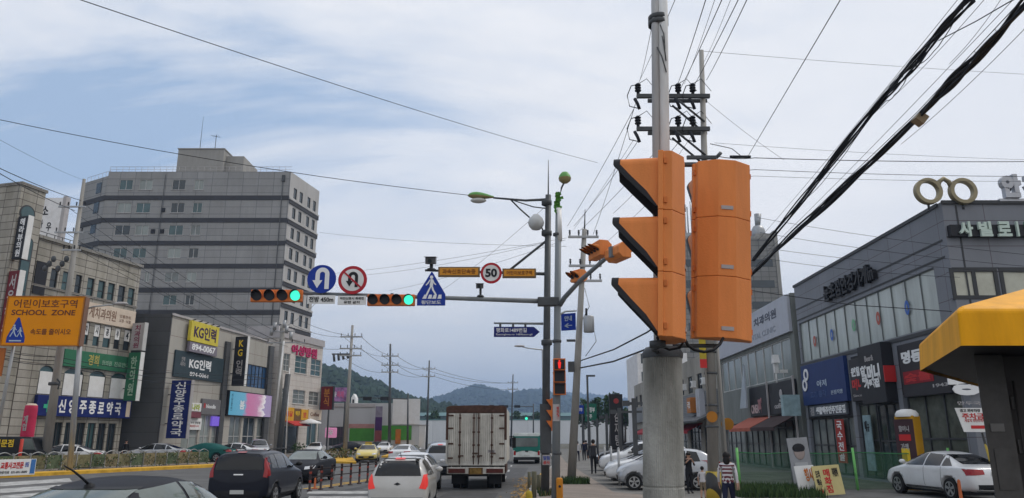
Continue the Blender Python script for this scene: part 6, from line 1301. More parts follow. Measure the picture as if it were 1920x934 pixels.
wire('faint cable from the top of the tall utility pole to the right edge', [(1318, 96, 21), (1935, 140, 26)], .006, .05)
g_ = 'faint cables crossing above the grey corner building'
for a, b in (((1420, 408), (1930, 478)), ((1425, 436), (1930, 500)), ((1440, 466), (1930, 512)), ((1430, 484), (1800, 520))): wire('faint cable crossing above the grey corner building', [(*a, 24), (*b, 22)], .007, .1, group=g_)
wire('dark cable sagging across the front of the grey corner building', [(1410, 545, 23), (1600, 572, 22), (1785, 584, 21)], .013, .0)
wire('upper of two heavy cables between the wrapped pole and the leaning utility pole', [(1262, 590, 21), (1212, 624, 23), (1150, 656, 27), (1090, 676, 33)], .028, .0)
wire('lower of two heavy cables between the wrapped pole and the leaning utility pole', [(1262, 628, 21), (1212, 655, 23), (1150, 678, 27), (1088, 690, 33)], .032, .0)
g_ = 'thin wires fanning about the tall utility pole'
for a, b, r_ in (((1283, 158, 20.8), (1342, -6, 11), .005), ((1200, 150, 20.8), (1224, 40, 12), .006), ((1318, 120, 20.9), (1372, -6, 12), .005), ((1188, 262, 20.8), (1076, 430, 32), .006), ((1300, 250, 20.8), (1206, 380, 27), .006), ((1325, 190, 20.9), (1470, 300, 21), .005),
    ((1285, 310, 20.9), (1120, 470, 32), .007), ((1340, 268, 20.9), (1935, 300, 23), .005)): wire('thin wire fanning about the tall utility pole', [a, b], r_, .06, group=g_)
g_ = 'thin strands beside the thick cable bundles'
for a, b in (((1800, -6, 8.3), (1420, 452, 20)), ((1850, -6, 8.2), (1650, 205, 12)), ((1905, -6, 7.7), (1440, 470, 19)), ((1935, 40, 7.7), (1690, 270, 12)), ((1880, -6, 9), (1780, 120, 10.5))): wire('thin strand running beside the thick cable bundles', [a, b], .004, .05, group=g_)
# the two thick bundles on the right
def bundle(label, pts, r, strands, hang, seed):
    P3 = [P(*p) for p in pts]; path = []
    for a, b in zip(P3, P3[1:]):
        for i in range(24): path.append(a.lerp(b, i / 24))
    path.append(P3[-1]); rd = random.Random(seed)
    o = thing('cable_bundle', label, 'cable bundle', tuple(P3[0])); L_ = len(path)
    m = MB()
    for s_ in range(strands):
        ox, oz = rd.uniform(-1, 1) * r * 1.2, rd.uniform(-1.3, .7) * r * 1.2; ph = rd.uniform(0, 6)
        m.tube([p + Vector((ox + .7 * r * math.sin(i * .5 + ph), 0, oz + .9 * r * math.sin(i * .31 + ph * 2))) for i, p in enumerate(path)], r * .52, 6)
    m.build('strands', wirem, o)
    m = MB(); m.tube([p + Vector((-.0, 0, r * 2.6)) for p in path], .006, 5)
    for i in range(2, L_, 4): p = path[i]; m.tube([p + Vector((0, 0, r * 2.6)), p + Vector((r * .8, 0, r * 1.2)), p + Vector((0, 0, -r))], .006, 4)
    m.build('messenger_wire', wirem, o)
    if hang:
        m = MB()
        for q in range(3):
            i0 = 4 + q * 11; i1 = i0 + 11; m.tube([path[min(i, L_ - 1)] + Vector((.0, 0, -r * 2 - hang * math.sin((i - i0) / 11 * math.pi) * (1 + .4 * rd.random()))) for i in range(i0, min(i1 + 1, L_))], .008, 4)
        m.build('slack_loop', wirem, o)
    return o, path
b1_, pa = bundle('upper bundle of tangled black cables sweeping down from the top right', [(1822, -6, 8.5), (1660, 178, 12), (1412, 488, 21)], .029, 7, .10, 1)
b2_, pb = bundle('lower thick black cable bundle with a small tan box sweeping down from the top right', [(1935, -4, 7.5), (1722, 220, 11), (1405, 517, 21)], .037, 8, .0, 2)
p = P(1724, 222, 10.9); m = MB(); m.T = Matrix.Translation(p) @ Matrix.Rotation(.7, 4, 'Y'); m.box(-.07, .09, -.1, .06, -.10, .06); m.build('junction_box', mat('tan_box', (.22, .18, .12), .6, dirt=.2), b2_, .004)
wire('loose cable drooping from the upper bundle to the right edge', [(1760, 76, 10), (1830, 40, 9), (1890, 5, 8), (1915, -8, 7.8)], .008, .0)
p = P(1388, 294, 20.4); m = MB(); m.cyl((p.x - .3, 20.4, p.z), (p.x + .3, 20.4, p.z), .045, n=8); m.tube([(P(1330, 272, 21).x, 20.9, P(1330, 272, 21).z), (p.x - .2, 20.5, p.z + .3), (p.x + .05, 20.4, p.z)], .012, 5); o = m.build('cable_splice', wirem); tag(o, 'black cable splice on the level cable right of the tall pole', 'cable splice')
# ------------------------------------------------------------------ vehicles
tyre_m = mat('tyre', (.018, .018, .019), .85, dirt=.3, dscale=6); rim_m = mat('wheel_rim', (.42, .43, .44), .35, .7, dirt=.3, dscale=8)
carglass = mat('car_glass', (.008, .009, .010), .05, dirt=0, spec=.42); carglass_l = mat('car_glass_clear', (.105, .13, .12), .06, dirt=.3, dscale=1.2, spec=.7)
trim = mat('car_trim_black', (.02, .02, .022), .5, dirt=.2, dscale=4)
lamp_r = mat('tail_lamp_red', (.30, .012, .014), .15, dirt=0, coat=.5); lamp_rl = glow('tail_lamp_lit', (.45, .03, .03), (1.0, .07, .05), .30); lamp_w = mat('headlamp_clear', (.55, .56, .57), .1, dirt=0, coat=.5)
plate_w = mat('licence_white', (.55, .56, .54), .5, dirt=.15); plate_g = mat('licence_yellow', (.45, .30, .03), .5, dirt=.2); chrome = mat('chrome', (.6, .6, .6), .15, .9, dirt=0)
def paint(name, col, metal_=.0, rough=.30): return mat(name, col, rough, metal_, dirt=.10, dscale=1.2, coat=.14 if max(col) < .1 else .6, spec=.2 if max(col) < .1 else .4)
p_white = paint('white_car_paint', (.66, .67, .68)); p_silver = paint('silver_car_paint', (.40, .42, .45), .35); p_navy = paint('dark_navy_paint', (.011, .013, .022)); p_black = paint('black_car_paint', (.012, .013, .015))
p_gray = mat('dark_grey_car_paint', (.018, .019, .025), .5, dirt=.15, coat=.0, spec=.12); p_cream = paint('cream_white_paint', (.52, .51, .485)); p_taxi = paint('taxi_yellow_paint', (.62, .50, .13)); p_dsil = paint('grey_silver_paint', (.22, .235, .25), .3)
# stations: x, z bottom, z shoulder, z top, half width low, at shoulder, at roof
SEDAN = dict(L=4.75, H=1.46, st=[(-2.38, .42, .70, .72, .60, .56, .4), (-2.34, .30, .93, .99, .80, .74, .60), (-2.05, .25, 1.0, 1.05, .89, .83, .66), (-1.62, .22, .98, 1.09, .91, .86, .66), (-.92, .2, .96, 1.40, .915, .875, .56), (-.2, .2, .95, 1.47, .915, .875, .585),
    (.42, .2, .94, 1.43, .915, .875, .58), (1.22, .2, .93, 1.02, .91, .86, .62), (1.8, .22, .86, .93, .90, .83, .60), (2.2, .25, .72, .79, .83, .75, .5), (2.36, .34, .56, .60, .66, .60, .45)], wx=(-1.36, 1.42), wr=.33,
    side=[(-1.50, 1.02, -1.42, 1.06, -.98, 1.32, -1.02, 1.01), (-.95, 1.01, -.90, 1.34, -.14, 1.39, -.14, 1.00), (-.08, 1.00, -.08, 1.39, .42, 1.36, .95, .99)], rear=(.60, 1.08, .47, 1.36), front=(.68, 1.02, .50, 1.37))
HATCH = dict(L=3.6, H=1.49, st=[(-1.80, .40, .70, .72, .62, .60, .45), (-1.77, .27, .92, .96, .73, .70, .60), (-1.66, .23, .98, 1.30, .785, .735, .56), (-1.36, .2, .97, 1.47, .795, .755, .55), (-.4, .2, .95, 1.51, .80, .765, .56), (.28, .2, .94, 1.46, .80, .765, .55),
    (.98, .2, .94, 1.05, .80, .76, .58), (1.4, .22, .88, .95, .78, .73, .54), (1.68, .25, .72, .78, .70, .64, .45), (1.79, .36, .56, .60, .55, .5, .4)], wx=(-1.16, 1.18), wr=.29,
    side=[(-1.28, 1.03, -1.18, 1.36, -.82, 1.40, -.82, 1.01), (-.76, 1.01, -.76, 1.40, -.16, 1.42, -.16, 1.0), (-.10, 1.0, -.10, 1.42, .30, 1.38, .78, 1.0)], rear=(.60, 1.03, .50, 1.40), front=(.60, 1.06, .47, 1.39))
BOXY = dict(L=4.12, H=1.61, st=[(-2.06, .42, .72, .74, .70, .68, .5), (-2.04, .30, .98, 1.04, .84, .81, .68), (-1.99, .25, 1.03, 1.50, .89, .85, .66), (-1.88, .22, 1.03, 1.60, .90, .865, .655), (-.6, .2, 1.02, 1.64, .90, .865, .64), (.35, .2, 1.0, 1.60, .90, .865, .63),
    (.95, .2, .99, 1.12, .90, .86, .66), (1.6, .22, .95, 1.03, .88, .83, .62), (1.95, .26, .80, .87, .82, .75, .5), (2.05, .38, .6, .65, .66, .6, .45)], wx=(-1.28, 1.29), wr=.33,
    side=[(-1.62, 1.12, -1.55, 1.46, -1.1, 1.50, -1.1, 1.10), (-1.04, 1.10, -1.04, 1.50, -.2, 1.52, -.2, 1.08), (-.13, 1.08, -.13, 1.52, .42, 1.47, .82, 1.06)], rear=(.70, 1.08, .62, 1.52), front=(.68, 1.14, .55, 1.52))
SUV = dict(L=4.6, H=1.70, st=[(-2.3, .45, .78, .80, .70, .68, .5), (-2.27, .34, 1.06, 1.10, .82, .79, .66), (-2.12, .30, 1.10, 1.45, .90, .84, .60), (-1.8, .28, 1.09, 1.67, .925, .87, .61), (-.6, .26, 1.07, 1.73, .925, .88, .63), (.35, .26, 1.05, 1.69, .925, .88, .62),
    (1.05, .26, 1.05, 1.17, .925, .87, .66), (1.75, .28, 1.0, 1.08, .90, .84, .62), (2.15, .32, .85, .92, .83, .77, .5), (2.29, .42, .66, .70, .66, .6, .45)], wx=(-1.4, 1.38), wr=.36,
    side=[(-1.85, 1.17, -1.66, 1.53, -1.15, 1.57, -1.15, 1.15), (-1.08, 1.15, -1.08, 1.57, -.22, 1.60, -.22, 1.13), (-.15, 1.13, -.15, 1.60, .42, 1.55, .85, 1.11)], rear=(.62, 1.16, .54, 1.56), front=(.68, 1.19, .53, 1.59))
_HULL = {}
def hull_mesh(key, d):
    if key in _HULL: return _HULL[key]
    st = d['st']; vs = []; fs = []
    for x, zb, zs, zt, wl, ws, wt in st:
        g = zt - zs
        half = [(0, zb), (wl * .84, zb), (wl * .97, zb + .13), (wl, (zb + zs) * .5), (ws + (wl - ws) * .35, zs - .06), (ws, zs), (ws - (ws - wt) * .22, zs + g * .28), (wt + (ws - wt) * .14, zs + g * .80), (wt * .86, zt - .012), (0, zt + .012)]
        row = [(x, y, z) for y, z in half] + [(x, -y, z) for y, z in reversed(half[1:-1])]; vs += row
    n = len(row)
    for i in range(len(st) - 1):
        for k in range(n): fs.append((i * n + k, i * n + (k + 1) % n, (i + 1) * n + (k + 1) % n, (i + 1) * n + k))
    fs.append(tuple(reversed(range(n)))); fs.append(tuple(range((len(st) - 1) * n, len(st) * n)))
    me = bpy.data.meshes.new('hull'); me.from_pydata(vs, [], fs); bm = bmesh.new(); bm.from_mesh(me); bmesh.ops.recalc_face_normals(bm, faces=bm.faces); bm.to_mesh(me); bm.free()
    o = bpy.data.objects.new('hull_tmp', me); C.objects.link(o); sb = o.modifiers.new('s', 'SUBSURF'); sb.levels = 2; sb.render_levels = 2
    cut = MB(); r = d['wr'] + .065
    for wx in d['wx']:
        for sy in (-1, 1): cut.cyl((wx, sy * .55, d['wr']), (wx, sy * 1.3, d['wr']), r, n=28)
    co = cut.build('cut_tmp', trim); co_l = co
    dg = bpy.context.evaluated_depsgraph_get(); dg.update(); smooth = bpy.data.meshes.new_from_object(o.evaluated_get(dg))
    bo = o.modifiers.new('b', 'BOOLEAN'); bo.operation = 'DIFFERENCE'; bo.object = co; bo.solver = 'EXACT'
    dg.update(); dg = bpy.context.evaluated_depsgraph_get(); cutm = bpy.data.meshes.new_from_object(o.evaluated_get(dg))
    tree = BVHTree.FromPolygons([v.co.copy() for v in smooth.vertices], [list(p.vertices) for p in smooth.polygons])
    bpy.data.objects.remove(o); bpy.data.objects.remove(co)
    for p in cutm.polygons: p.use_smooth = True
    cutm.materials.clear()
    _HULL[key] = (cutm, tree); return _HULL[key]
def car(name, label, key, d, pos, heading, pm, rear_style='sedan', lit=False, group=None, glass=None, rz=None, cat='car', extras=True, plate_m=None, dark_low=False, z0=0.0, front_w=True):
    """local +x is the front; heading in degrees from +Y towards +X"""
    me, tree = hull_mesh(key, d); gl = glass or carglass
    o = thing(name, label, cat, (pos[0], pos[1], z0), R(90 - heading), group); T = W[o.name]
    cm = me.copy(); cm.materials.append(pm); body = bpy.data.objects.new('body', cm); C.objects.link(body); body.parent = o; W[body.name] = T
    bvm = body.modifiers.new('n', 'WEIGHTED_NORMAL'); bvm.keep_sharp = False
    Hl = d['L'] / 2
    def patch(mb, quads, axis, sgn, off, nu=8, nv=5, mi=0):
        """quads given on the side (x,z) or end (y,z) view, laid on the bodywork"""
        for q in quads:
            (a0, b0), (a1, b1), (a2, b2), (a3, b3) = [(q[i], q[i + 1]) for i in (0, 2, 4, 6)]
            vs = []; ok = True
            for j in range(nv + 1):
                for i in range(nu + 1):
                    s, t_ = i / nu, j / nv
                    # corners: 0 low start, 1 high start, 2 high end, 3 low end
                    a = (a0 * (1 - t_) + a1 * t_) * (1 - s) + (a3 * (1 - t_) + a2 * t_) * s; b_ = (b0 * (1 - t_) + b1 * t_) * (1 - s) + (b3 * (1 - t_) + b2 * t_) * s
                    org = Vector((a, sgn * 3, b_)) if axis == 'y' else Vector((sgn * 4, a, b_)); dr = Vector((0, -sgn, 0)) if axis == 'y' else Vector((-sgn, 0, 0))
                    h, nn, _, _ = tree.ray_cast(org, dr)
                    if h is None: h = Vector((a, sgn * .7, b_)) if axis == 'y' else Vector((sgn * (Hl - .2), a, b_)); nn = -dr
                    if nn.dot(dr) > 0: nn = -nn
                    vs.append(h + nn * off)
            fs = [(j * (nu + 1) + i, j * (nu + 1) + i + 1, (j + 1) * (nu + 1) + i + 1, (j + 1) * (nu + 1) + i) for j in range(nv) for i in range(nu)]
            mb.add(vs, fs, mi, True)
    for sg in (-1, 1):
        m = MB(T); patch(m, [(q[0], q[1], q[2], q[3], q[4], q[5], q[6], q[7]) for q in d['side']], 'y', sg, .007); m.build('side_window', gl, o)
        if extras:
            m = MB(T)
            for xa in (d['side'][0][6] + .03, d['side'][1][6] + .03): patch(m, [(xa - .008, .36, xa - .008, .98, xa + .008, .98, xa + .008, .36)], 'y', sg, .004, 1, 8)
            patch(m, [(d['wx'][0] + d['wr'] + .1, .28, d['wx'][0] + d['wr'] + .1, .345, d['wx'][1] - d['wr'] - .1, .345, d['wx'][1] - d['wr'] - .1, .28)], 'y', sg, .006, 10, 1); m.build('door_seam', trim, o)
            m = MB(T)
            for xa in (d['side'][1][0] + .12, d['side'][2][0] + .12): patch(m, [(xa, .84, xa, .875, xa + .2, .875, xa + .2, .84)], 'y', sg, .02, 2, 1)
            m.build('door_handle', pm, o)
            mx, mz = d['side'][2][6] - .12, d['side'][2][7] + .06; m = MB(T); m.ball((mx, sg * (d['st'][5][5] + .12), mz + .05), .09, .11, .075, 10); m.box(mx - .02, mx + .03, min(sg * .80, sg * .95), max(sg * .80, sg * .95), mz - .01, mz + .03); m.build('side_mirror', pm if key != 'BOXY' else trim, o)
    q = d['rear']; m = MB(T); patch(m, [(-q[0], q[1], -q[2], q[3], q[2], q[3], q[0], q[1])], 'x', -1, .008, 10, 6); m.build('rear_window', gl, o)
    q = d['front']; m = MB(T); patch(m, [(-q[0], q[1], -q[2], q[3], q[2], q[3], q[0], q[1])], 'x', 1, .008, 10, 6); m.build('windscreen', gl, o)
    for sg in (-1, 1):   # headlights, tail lights
        m = MB(T); hz = d['st'][-2][2]; w_ = d['st'][-2][5]; patch(m, [(sg * w_ * .62, hz - .10, sg * w_ * .62, hz + .02, sg * w_ * 1.12, hz + .06, sg * w_ * 1.08, hz - .06)], 'x', 1, .01, 4, 3); m.build('headlight', lamp_w, o)
        m = MB(T); lm = lamp_rl if lit else lamp_r; wr_ = d['st'][1][4]
        if rear_style == 'sedan': patch(m, [(sg * .42, .80, sg * .42, .93, sg * wr_ * 1.05, .95, sg * wr_ * 1.05, .76)], 'x', -1, .012, 6, 3); patch(m, [(-Hl + .05, .78, -Hl + .05, .93, -Hl + .42, .95, -Hl + .34, .88)], 'y', sg, .012, 3, 2)
        elif rear_style == 'hatch': patch(m, [(sg * .56, .73, sg * .62, .88, sg * .74, .88, sg * .73, .70), (sg * .62, .88, sg * .655, 1.06, sg * .72, 1.06, sg * .74, .88)], 'x', -1, .014, 4, 4); patch(m, [(-Hl + .05, .72, -Hl + .13, .98, -Hl + .30, 1.0, -Hl + .2, .80)], 'y', sg, .014, 3, 3)
        elif rear_style == 'boxy': patch(m, [(sg * .72, .88, sg * .74, 1.12, sg * .84, 1.12, sg * .84, .86), (sg * .73, 1.12, sg * .69, 1.42, sg * .74, 1.42, sg * .82, 1.12)], 'x', -1, .014, 4, 5); patch(m, [(-Hl + .05, .90, -Hl + .12, 1.40, -Hl + .22, 1.40, -Hl + .20, .92)], 'y', sg, .013, 3, 4)
        else: patch(m, [(sg * .66, .92, sg * .66, 1.14, sg * .84, 1.16, sg * .84, .90)], 'x', -1, .012, 4, 3)
        m.build('taillight', lm, o)
    m = MB(T); low = .30; patch(m, [(-.62, low, -.66, low + .2, .66, low + .2, .62, low)], 'x', -1, .008, 8, 3); patch(m, [(-.60, low, -.62, low + .22, .62, low + .22, .60, low)], 'x', 1, .008, 8, 3); m.build('bumper_trim', trim, o)
    pz = .80 if rear_style == 'sedan' else (.40 if rear_style in ('hatch',) else .46 if rear_style == 'boxy' else .72)
    for s_, nm in ((-1, 0), (1, 1)):
        m = MB(T); zc = pz if s_ < 0 else .44; patch(m, [(-.20, zc - .05, -.20, zc + .06, .20, zc + .06, .20, zc - .05)], 'x', s_, .02, 2, 1); m.build('licence_plate', plate_m or plate_w, o)
    if rear_style in ('hatch', 'boxy', 'suv'):
        m = MB(T); zt = d['rear'][3] + .035; patch(m, [(-.13, zt - .012, -.13, zt + .02, .13, zt + .02, .13, zt - .012)], 'x', -1, .022, 4, 1); m.build('brake_lamp', lamp_rl if lit else lamp_r, o)
    for wx in d['wx']:
        for sg in (-1, 1):
            r = d['wr']; w_ = d['st'][4][4]; y1 = sg * (w_ - .02); y0 = sg * (w_ - .22); m = MB(T); vs = []
            m.cyl((wx, y0, r), (wx, y1, r), r, n=26); m.cyl((wx, sg * .2, r), (wx, y0 - sg * .01, r), r * .6, n=12); wh = m.build('wheel', tyre_m, o, .02)
            m = MB(T); m.cyl((wx, y1 + sg * .001, r), (wx, y1 + sg * .008, r), r * .66, n=22)
            ang0 = .3
            m.build('rim_dish', trim, wh) if False else None
            rm = MB(T); yr = y1 + sg * .012
            ringv = []
            for k in range(5):
                a = ang0 + k * 2 * math.pi / 5
                p = [(wx + r * .1 * math.cos(a - .9), yr, r + r * .1 * math.sin(a - .9)), (wx + r * .64 * math.cos(a - .22), yr, r + r * .64 * math.sin(a - .22)), (wx + r * .64 * math.cos(a + .22), yr, r + r * .64 * math.sin(a + .22)), (wx + r * .1 * math.cos(a + .9), yr, r + r * .1 * math.sin(a + .9))]
                rm.add(p + [(x, y1 + sg * .002, z) for x, _, z in p], [(0, 1, 2, 3), (0, 4, 5, 1), (1, 5, 6, 2), (2, 6, 7, 3)], 0)
            n = 24; vv = []
            for rr_ in (.60, .69):
                for k in range(n): a = 2 * math.pi * k / n; vv.append((wx + r * rr_ * math.cos(a), yr - sg * .001, r + r * rr_ * math.sin(a)))
            rm.add(vv, [(k, (k + 1) % n, n + (k + 1) % n, n + k) for k in range(n)], 0); rm.build('rim', rim_m, wh)
    # underside, so that daylight does not run under the sills
    m = MB(T); m.box(-Hl + .35, Hl - .35, -d['st'][4][4] * .8, d['st'][4][4] * .8, .17, .3); m.build('underbody', black, o)
    o['hull'] = key; return o, tree, T, patch
def tell(o):
    if 'hull' in o: del o['hull']
# foreground dark saloon, close on the left
zs_ = 1.075; TALL = dict(SEDAN, st=[(a, b_ * zs_, c_ * zs_, d_ * zs_, e_, f_, g_) for a, b_, c_, d_, e_, f_, g_ in SEDAN['st']], side=[tuple(v * (zs_ if i % 2 else 1) for i, v in enumerate(q)) for q in SEDAN['side']], rear=(.62, 1.08 * zs_, .50, 1.36 * zs_), front=(.68, 1.02 * zs_, .5, 1.37 * zs_))
o, tr, T, pt = car('saloon_car', 'dark grey saloon with a short roof aerial cut off by the bottom left edge', 'TALL', TALL, (-4.46, 9.2), 5, p_gray, 'sedan', glass=carglass_l); tell(o)
m = MB(T); h, n_, _, _ = tr.ray_cast(Vector((-.88, 0, 3)), Vector((0, 0, -1))); m.lathe((-.88, 0, h.z - .01), [(.06, 0), (.05, .04), (.02, .06)], 12); m.tube([(-.88, 0, h.z + .03), (-.98, .02, h.z + .10), (-1.10, .05, h.z + .18), (-1.22, .08, h.z + .24)], [.016, .013, .010, .007], 6); m.build('roof_aerial', black, o)
m = MB(T)

pt(m, [(-.52, 1.452, -.50, 1.474, .50, 1.474, .52, 1.452)], 'x', -1, .012, 10, 1)
m.build('window_trim', trim, o)
# the dark boxy hatchback beside it
o, tr, T, pt = car('boxy_hatchback', 'dark navy boxy hatchback with tall lit red tail lamps', 'BOXY', BOXY, (-7.95, 24.5), 0, p_navy, 'boxy'); tell(o)
m = MB(T); pt(m, [(-.14, .93, -.14, .965, .14, .965, .14, .93)], 'x', -1, .012, 6, 1); m.build('badge', chrome, o)
m = MB(T)
for sg in (-1, 1): m.tube([(-1.6, sg * .66, 1.61), (-1.3, sg * .66, 1.66), (.0, sg * .66, 1.66), (.3, sg * .66, 1.62)], .02, 6)
m.build('roof_rail', trim, o)
# white small hatchback in the middle
o, tr, T, pt = car('small_hatchback', 'small cream white hatchback with lit red corner tail lamps behind the bollards', 'HATCH', HATCH, (-2.98, 21.7), -1, p_cream, 'hatch', lit=True); tell(o)
m = MB(T); pt(m, [(-.09, .83, 0, .875, .09, .83, 0, .80)], 'x', -1, .012, 4, 2); m.build('badge', trim, o)
m = MB(T); h, _, _, _ = tr.ray_cast(Vector((-1.15, 0, 3)), Vector((0, 0, -1))); m.tube([(-1.15, 0, h.z), (-1.25, 0, h.z + .08), (-1.38, 0, h.z + .15)], [.012, .010, .006], 6)
pt(m, [(-.5, 1.44, -.5, 1.455, .5, 1.455, .5, 1.44)], 'x', -1, .014, 8, 1); m.build('roof_aerial', black, o)
# oncoming dark saloon beyond the fence, and the rest of the traffic
tell(car('saloon_car', 'dark grey oncoming saloon behind the median bollards', 'SEDAN', SEDAN, (-9.6, 36.2), 180, p_gray, front_w=True, glass=carglass_l)[0])
o, tr, T, pt = car('taxi', 'pale yellow oncoming taxi beside the traffic island', 'SEDAN', SEDAN, (-12.1, 64.5), 173, p_taxi, plate_m=plate_g); tell(o)
m = MB(T); m.prism([(-.28, 0), (.28, 0), (.24, .16), (-.24, .16)], -.1, .1, 0, 'x'); mm = MB(T); mm.v = []; 
mm.prism([(-.3, 1.47), (.3, 1.47), (.25, 1.62), (-.25, 1.62)], -.15, .05, 0, 'x'); mm.build('roof_sign', plate_g, o)
tell(car('saloon_car', 'white saloon just ahead of the small cream hatchback', 'SEDAN', SEDAN, (-3.75, 29.6), 0, p_white)[0])
tell(car('saloon_car', 'white saloon farther up the road left of the silver utility vehicle', 'SEDAN', SEDAN, (-8.6, 62), 6, p_white)[0])
tell(car('sport_utility', 'silver sport utility vehicle half hidden behind the box truck', 'SUV', SUV, (-3.95, 44.0), 0, p_silver, 'suv', lit=True)[0])
tell(car('sport_utility', 'dark sport utility vehicle ahead of the silver one on the road', 'SUV', SUV, (-5.2, 57), 0, p_black, 'suv')[0])
tell(car('saloon_car', 'white oncoming saloon by the planted island in front of the clinic building', 'SEDAN', SEDAN, (-22.4, 87.5), 175, p_white)[0])
tell(car('saloon_car', 'dark saloon parked in front of the retail shed', 'SEDAN', SEDAN, (-22.5, 104.5), 250, p_navy, extras=False)[0])
tell(car('saloon_car', 'black saloon parked before the green shopfront', 'SEDAN', SEDAN, (-18.6, 105.5), 270, p_black, extras=False)[0])
tell(car('saloon_car', 'white saloon parked beside the pylon sign', 'SEDAN', SEDAN, (-15.8, 95), 178, p_white, extras=False)[0])
# parked on the left pavement
tell(car('saloon_car', 'silver saloon parked side on in front of the dark blind wall', 'SEDAN', SEDAN, (-26.7, 57.6), -92, p_silver, z0=.12)[0])
tell(car('saloon_car', 'white saloon with red tail lamps parked by the pharmacy', 'SEDAN', SEDAN, (-28.6, 49.0), -100, p_white, z0=.12)[0])
tell(car('saloon_car', 'black saloon parked left of the white one by the pharmacy', 'SEDAN', SEDAN, (-31.6, 49.5), -110, p_black, z0=.12)[0])
tell(car('sport_utility', 'pale silver sport utility vehicle parked facing the road before the glass shop', 'SUV', SUV, (-23.3, 70.5), 160, p_silver, 'suv', z0=.12)[0])
tell(car('saloon_car', 'white saloon parked behind the green covered car', 'SEDAN', SEDAN, (-22.6, 62.5), -80, p_white, z0=.12)[0])
o, tr, T, pt = car('covered_car', 'car under a smooth dark teal cover parked between silver and white saloons', 'SEDAN', SEDAN, (-24.4, 61.0), -85, mat('teal_cover', (.012, .10, .09), .75, dirt=.35, dscale=1.2), z0=.12, extras=False, glass=mat('teal_cover_fold', (.010, .085, .08), .75, dirt=.3)); tell(o)
# right-hand parking row, noses towards the pavement
tell(car('saloon_car', 'silver white hatchback parked nose out, nearest of the row behind the wrapped pole', 'HATCH', HATCH, (5.75, 29.3), -86, p_silver, 'hatch', z0=.105)[0])
tell(car('saloon_car', 'white saloon parked nose out, second in the row along the pavement', 'SEDAN', SEDAN, (6.2, 32.2), -86, p_white, z0=.105)[0])
tell(car('saloon_car', 'dark grey saloon parked third in the row along the pavement', 'SEDAN', SEDAN, (6.6, 35.2), -86, p_dsil, z0=.105)[0])
tell(car('sport_utility', 'white sport utility vehicle parked beyond the dark saloon in the row', 'SUV', SUV, (6.75, 39.6), -86, p_white, 'suv', z0=.105)[0])
tell(car('sport_utility', 'black sport utility vehicle parked at the far end of the row', 'SUV', SUV, (7.2, 45.5), -86, p_black, 'suv', z0=.105)[0])
tell(car('saloon_car', 'grey saloon parked far along the pavement', 'SEDAN', SEDAN, (8.2, 53), -86, p_dsil, z0=.105, extras=False)[0])
o, tr, T, pt = car('saloon_car', 'white saloon parked in front of the green mesh fence beside the kiosk', 'SEDAN', SEDAN, (14.5, 25.75), -5, p_white, z0=.105); tell(o)

# ------------------------------------------------------------------ box truck
trw = mat('truck_white', (.56, .545, .50), .6, dirt=.5, dscale=2.5, streak=True); rust = mat('truck_rust_brown', (.085, .045, .033), .75, dirt=.45, dscale=6)
tk = thing('box_truck', 'white box truck with rusty brown rear frame and barred double doors', 'truck', (-1.43, 30.5, 0)); Tt = Matrix.Translation((-1.43, 30.5, 0)) @ Matrix.Rotation(R(-1), 4, 'Z')
hw = 1.2; zl, zt = .98, 3.17
m = MB(Tt); m.box(-hw, hw, .06, 6.2, zl, zt); m.build('cargo_box', trw, tk, .03)
m = MB(Tt)
m.prism([(-hw - .02, zt - .22), (hw + .02, zt - .22), (hw + .02, zt), (hw - .12, zt + .06), (.0, zt + .09), (-hw + .12, zt + .06), (-hw - .02, zt)], -.02, .10); m.box(-hw - .02, -hw + .07, -.02, .1, 1.9, zt - .225); m.box(hw - .07, hw + .02, -.02, .1, 1.9, zt - .225); m.build('rear_frame', rust, tk, .012)
m = MB(Tt); m.box(-hw - .01, -hw + .06, -.015, .1, zl, 1.895); m.box(hw - .06, hw + .01, -.015, .1, zl, 1.895); m.box(-hw + .065, hw - .065, -.015, .08, zl - .06, zl + .06); m.build('lower_frame', trw, tk)
ribs = mat('door_rib', (.42, .39, .33), .6, dirt=.5, dscale=5)
for x0, x1 in ((-hw + .08, -.02), (.02, hw - .08)):
    m = MB(Tt); m.box(x0, x1, .0, .055, zl + .07, zt - .235); w_ = x1 - x0
    d_ = m.build('rear_door', trw, tk, .008)
    m = MB(Tt)
    for k in range(14): xx = x0 + .06 + (w_ - .12) * k / 13; m.box(xx - .012, xx + .012, -.008, -.001, zl + .1, zt - .3)
    m.build('door_ribs', ribs, d_)
    m = MB(Tt)
    for f_ in ((.42, .93) if x0 < 0 else (.07, .55)):
        xx = x0 + w_ * f_; m.cyl((xx, -.035, zl - .02), (xx, -.035, zt - .24), .021, n=8)
        for z in (1.25, 1.7, 2.2, 2.75): m.box(xx - .05, xx + .05, -.045, -.009, z - .03, z + .03)
        m.box(xx - .05, xx + .16, -.06, -.04, 1.26 + .1 * (f_ > .5), 1.31 + .1 * (f_ > .5))
    m.build('locking_bar', rust, d_)
    m = MB(Tt); xh = x0 if x0 < 0 else x1; s_ = 1 if x0 < 0 else -1
    for z in (1.2, 1.75, 2.35, 2.85): m.box(min(xh, xh + s_ * .2), max(xh, xh + s_ * .2), -.03, -.009, z - .03, z + .03)
    m.build('hinge', rust, d_)
m = MB(Tt); m.box(.46, .76, -.012, -.009, 1.40, 1.52); put_text(m, '적재함', .5, .72, 1.42, 1.5, -.02, 1, .01, .006); m.build('door_label', [lgp, blackl], tk)
m = MB(Tt); m.box(-hw + .06, hw - .06, -.10, .0, .60, .86); m.build('rear_bumper', trw, tk, .01)
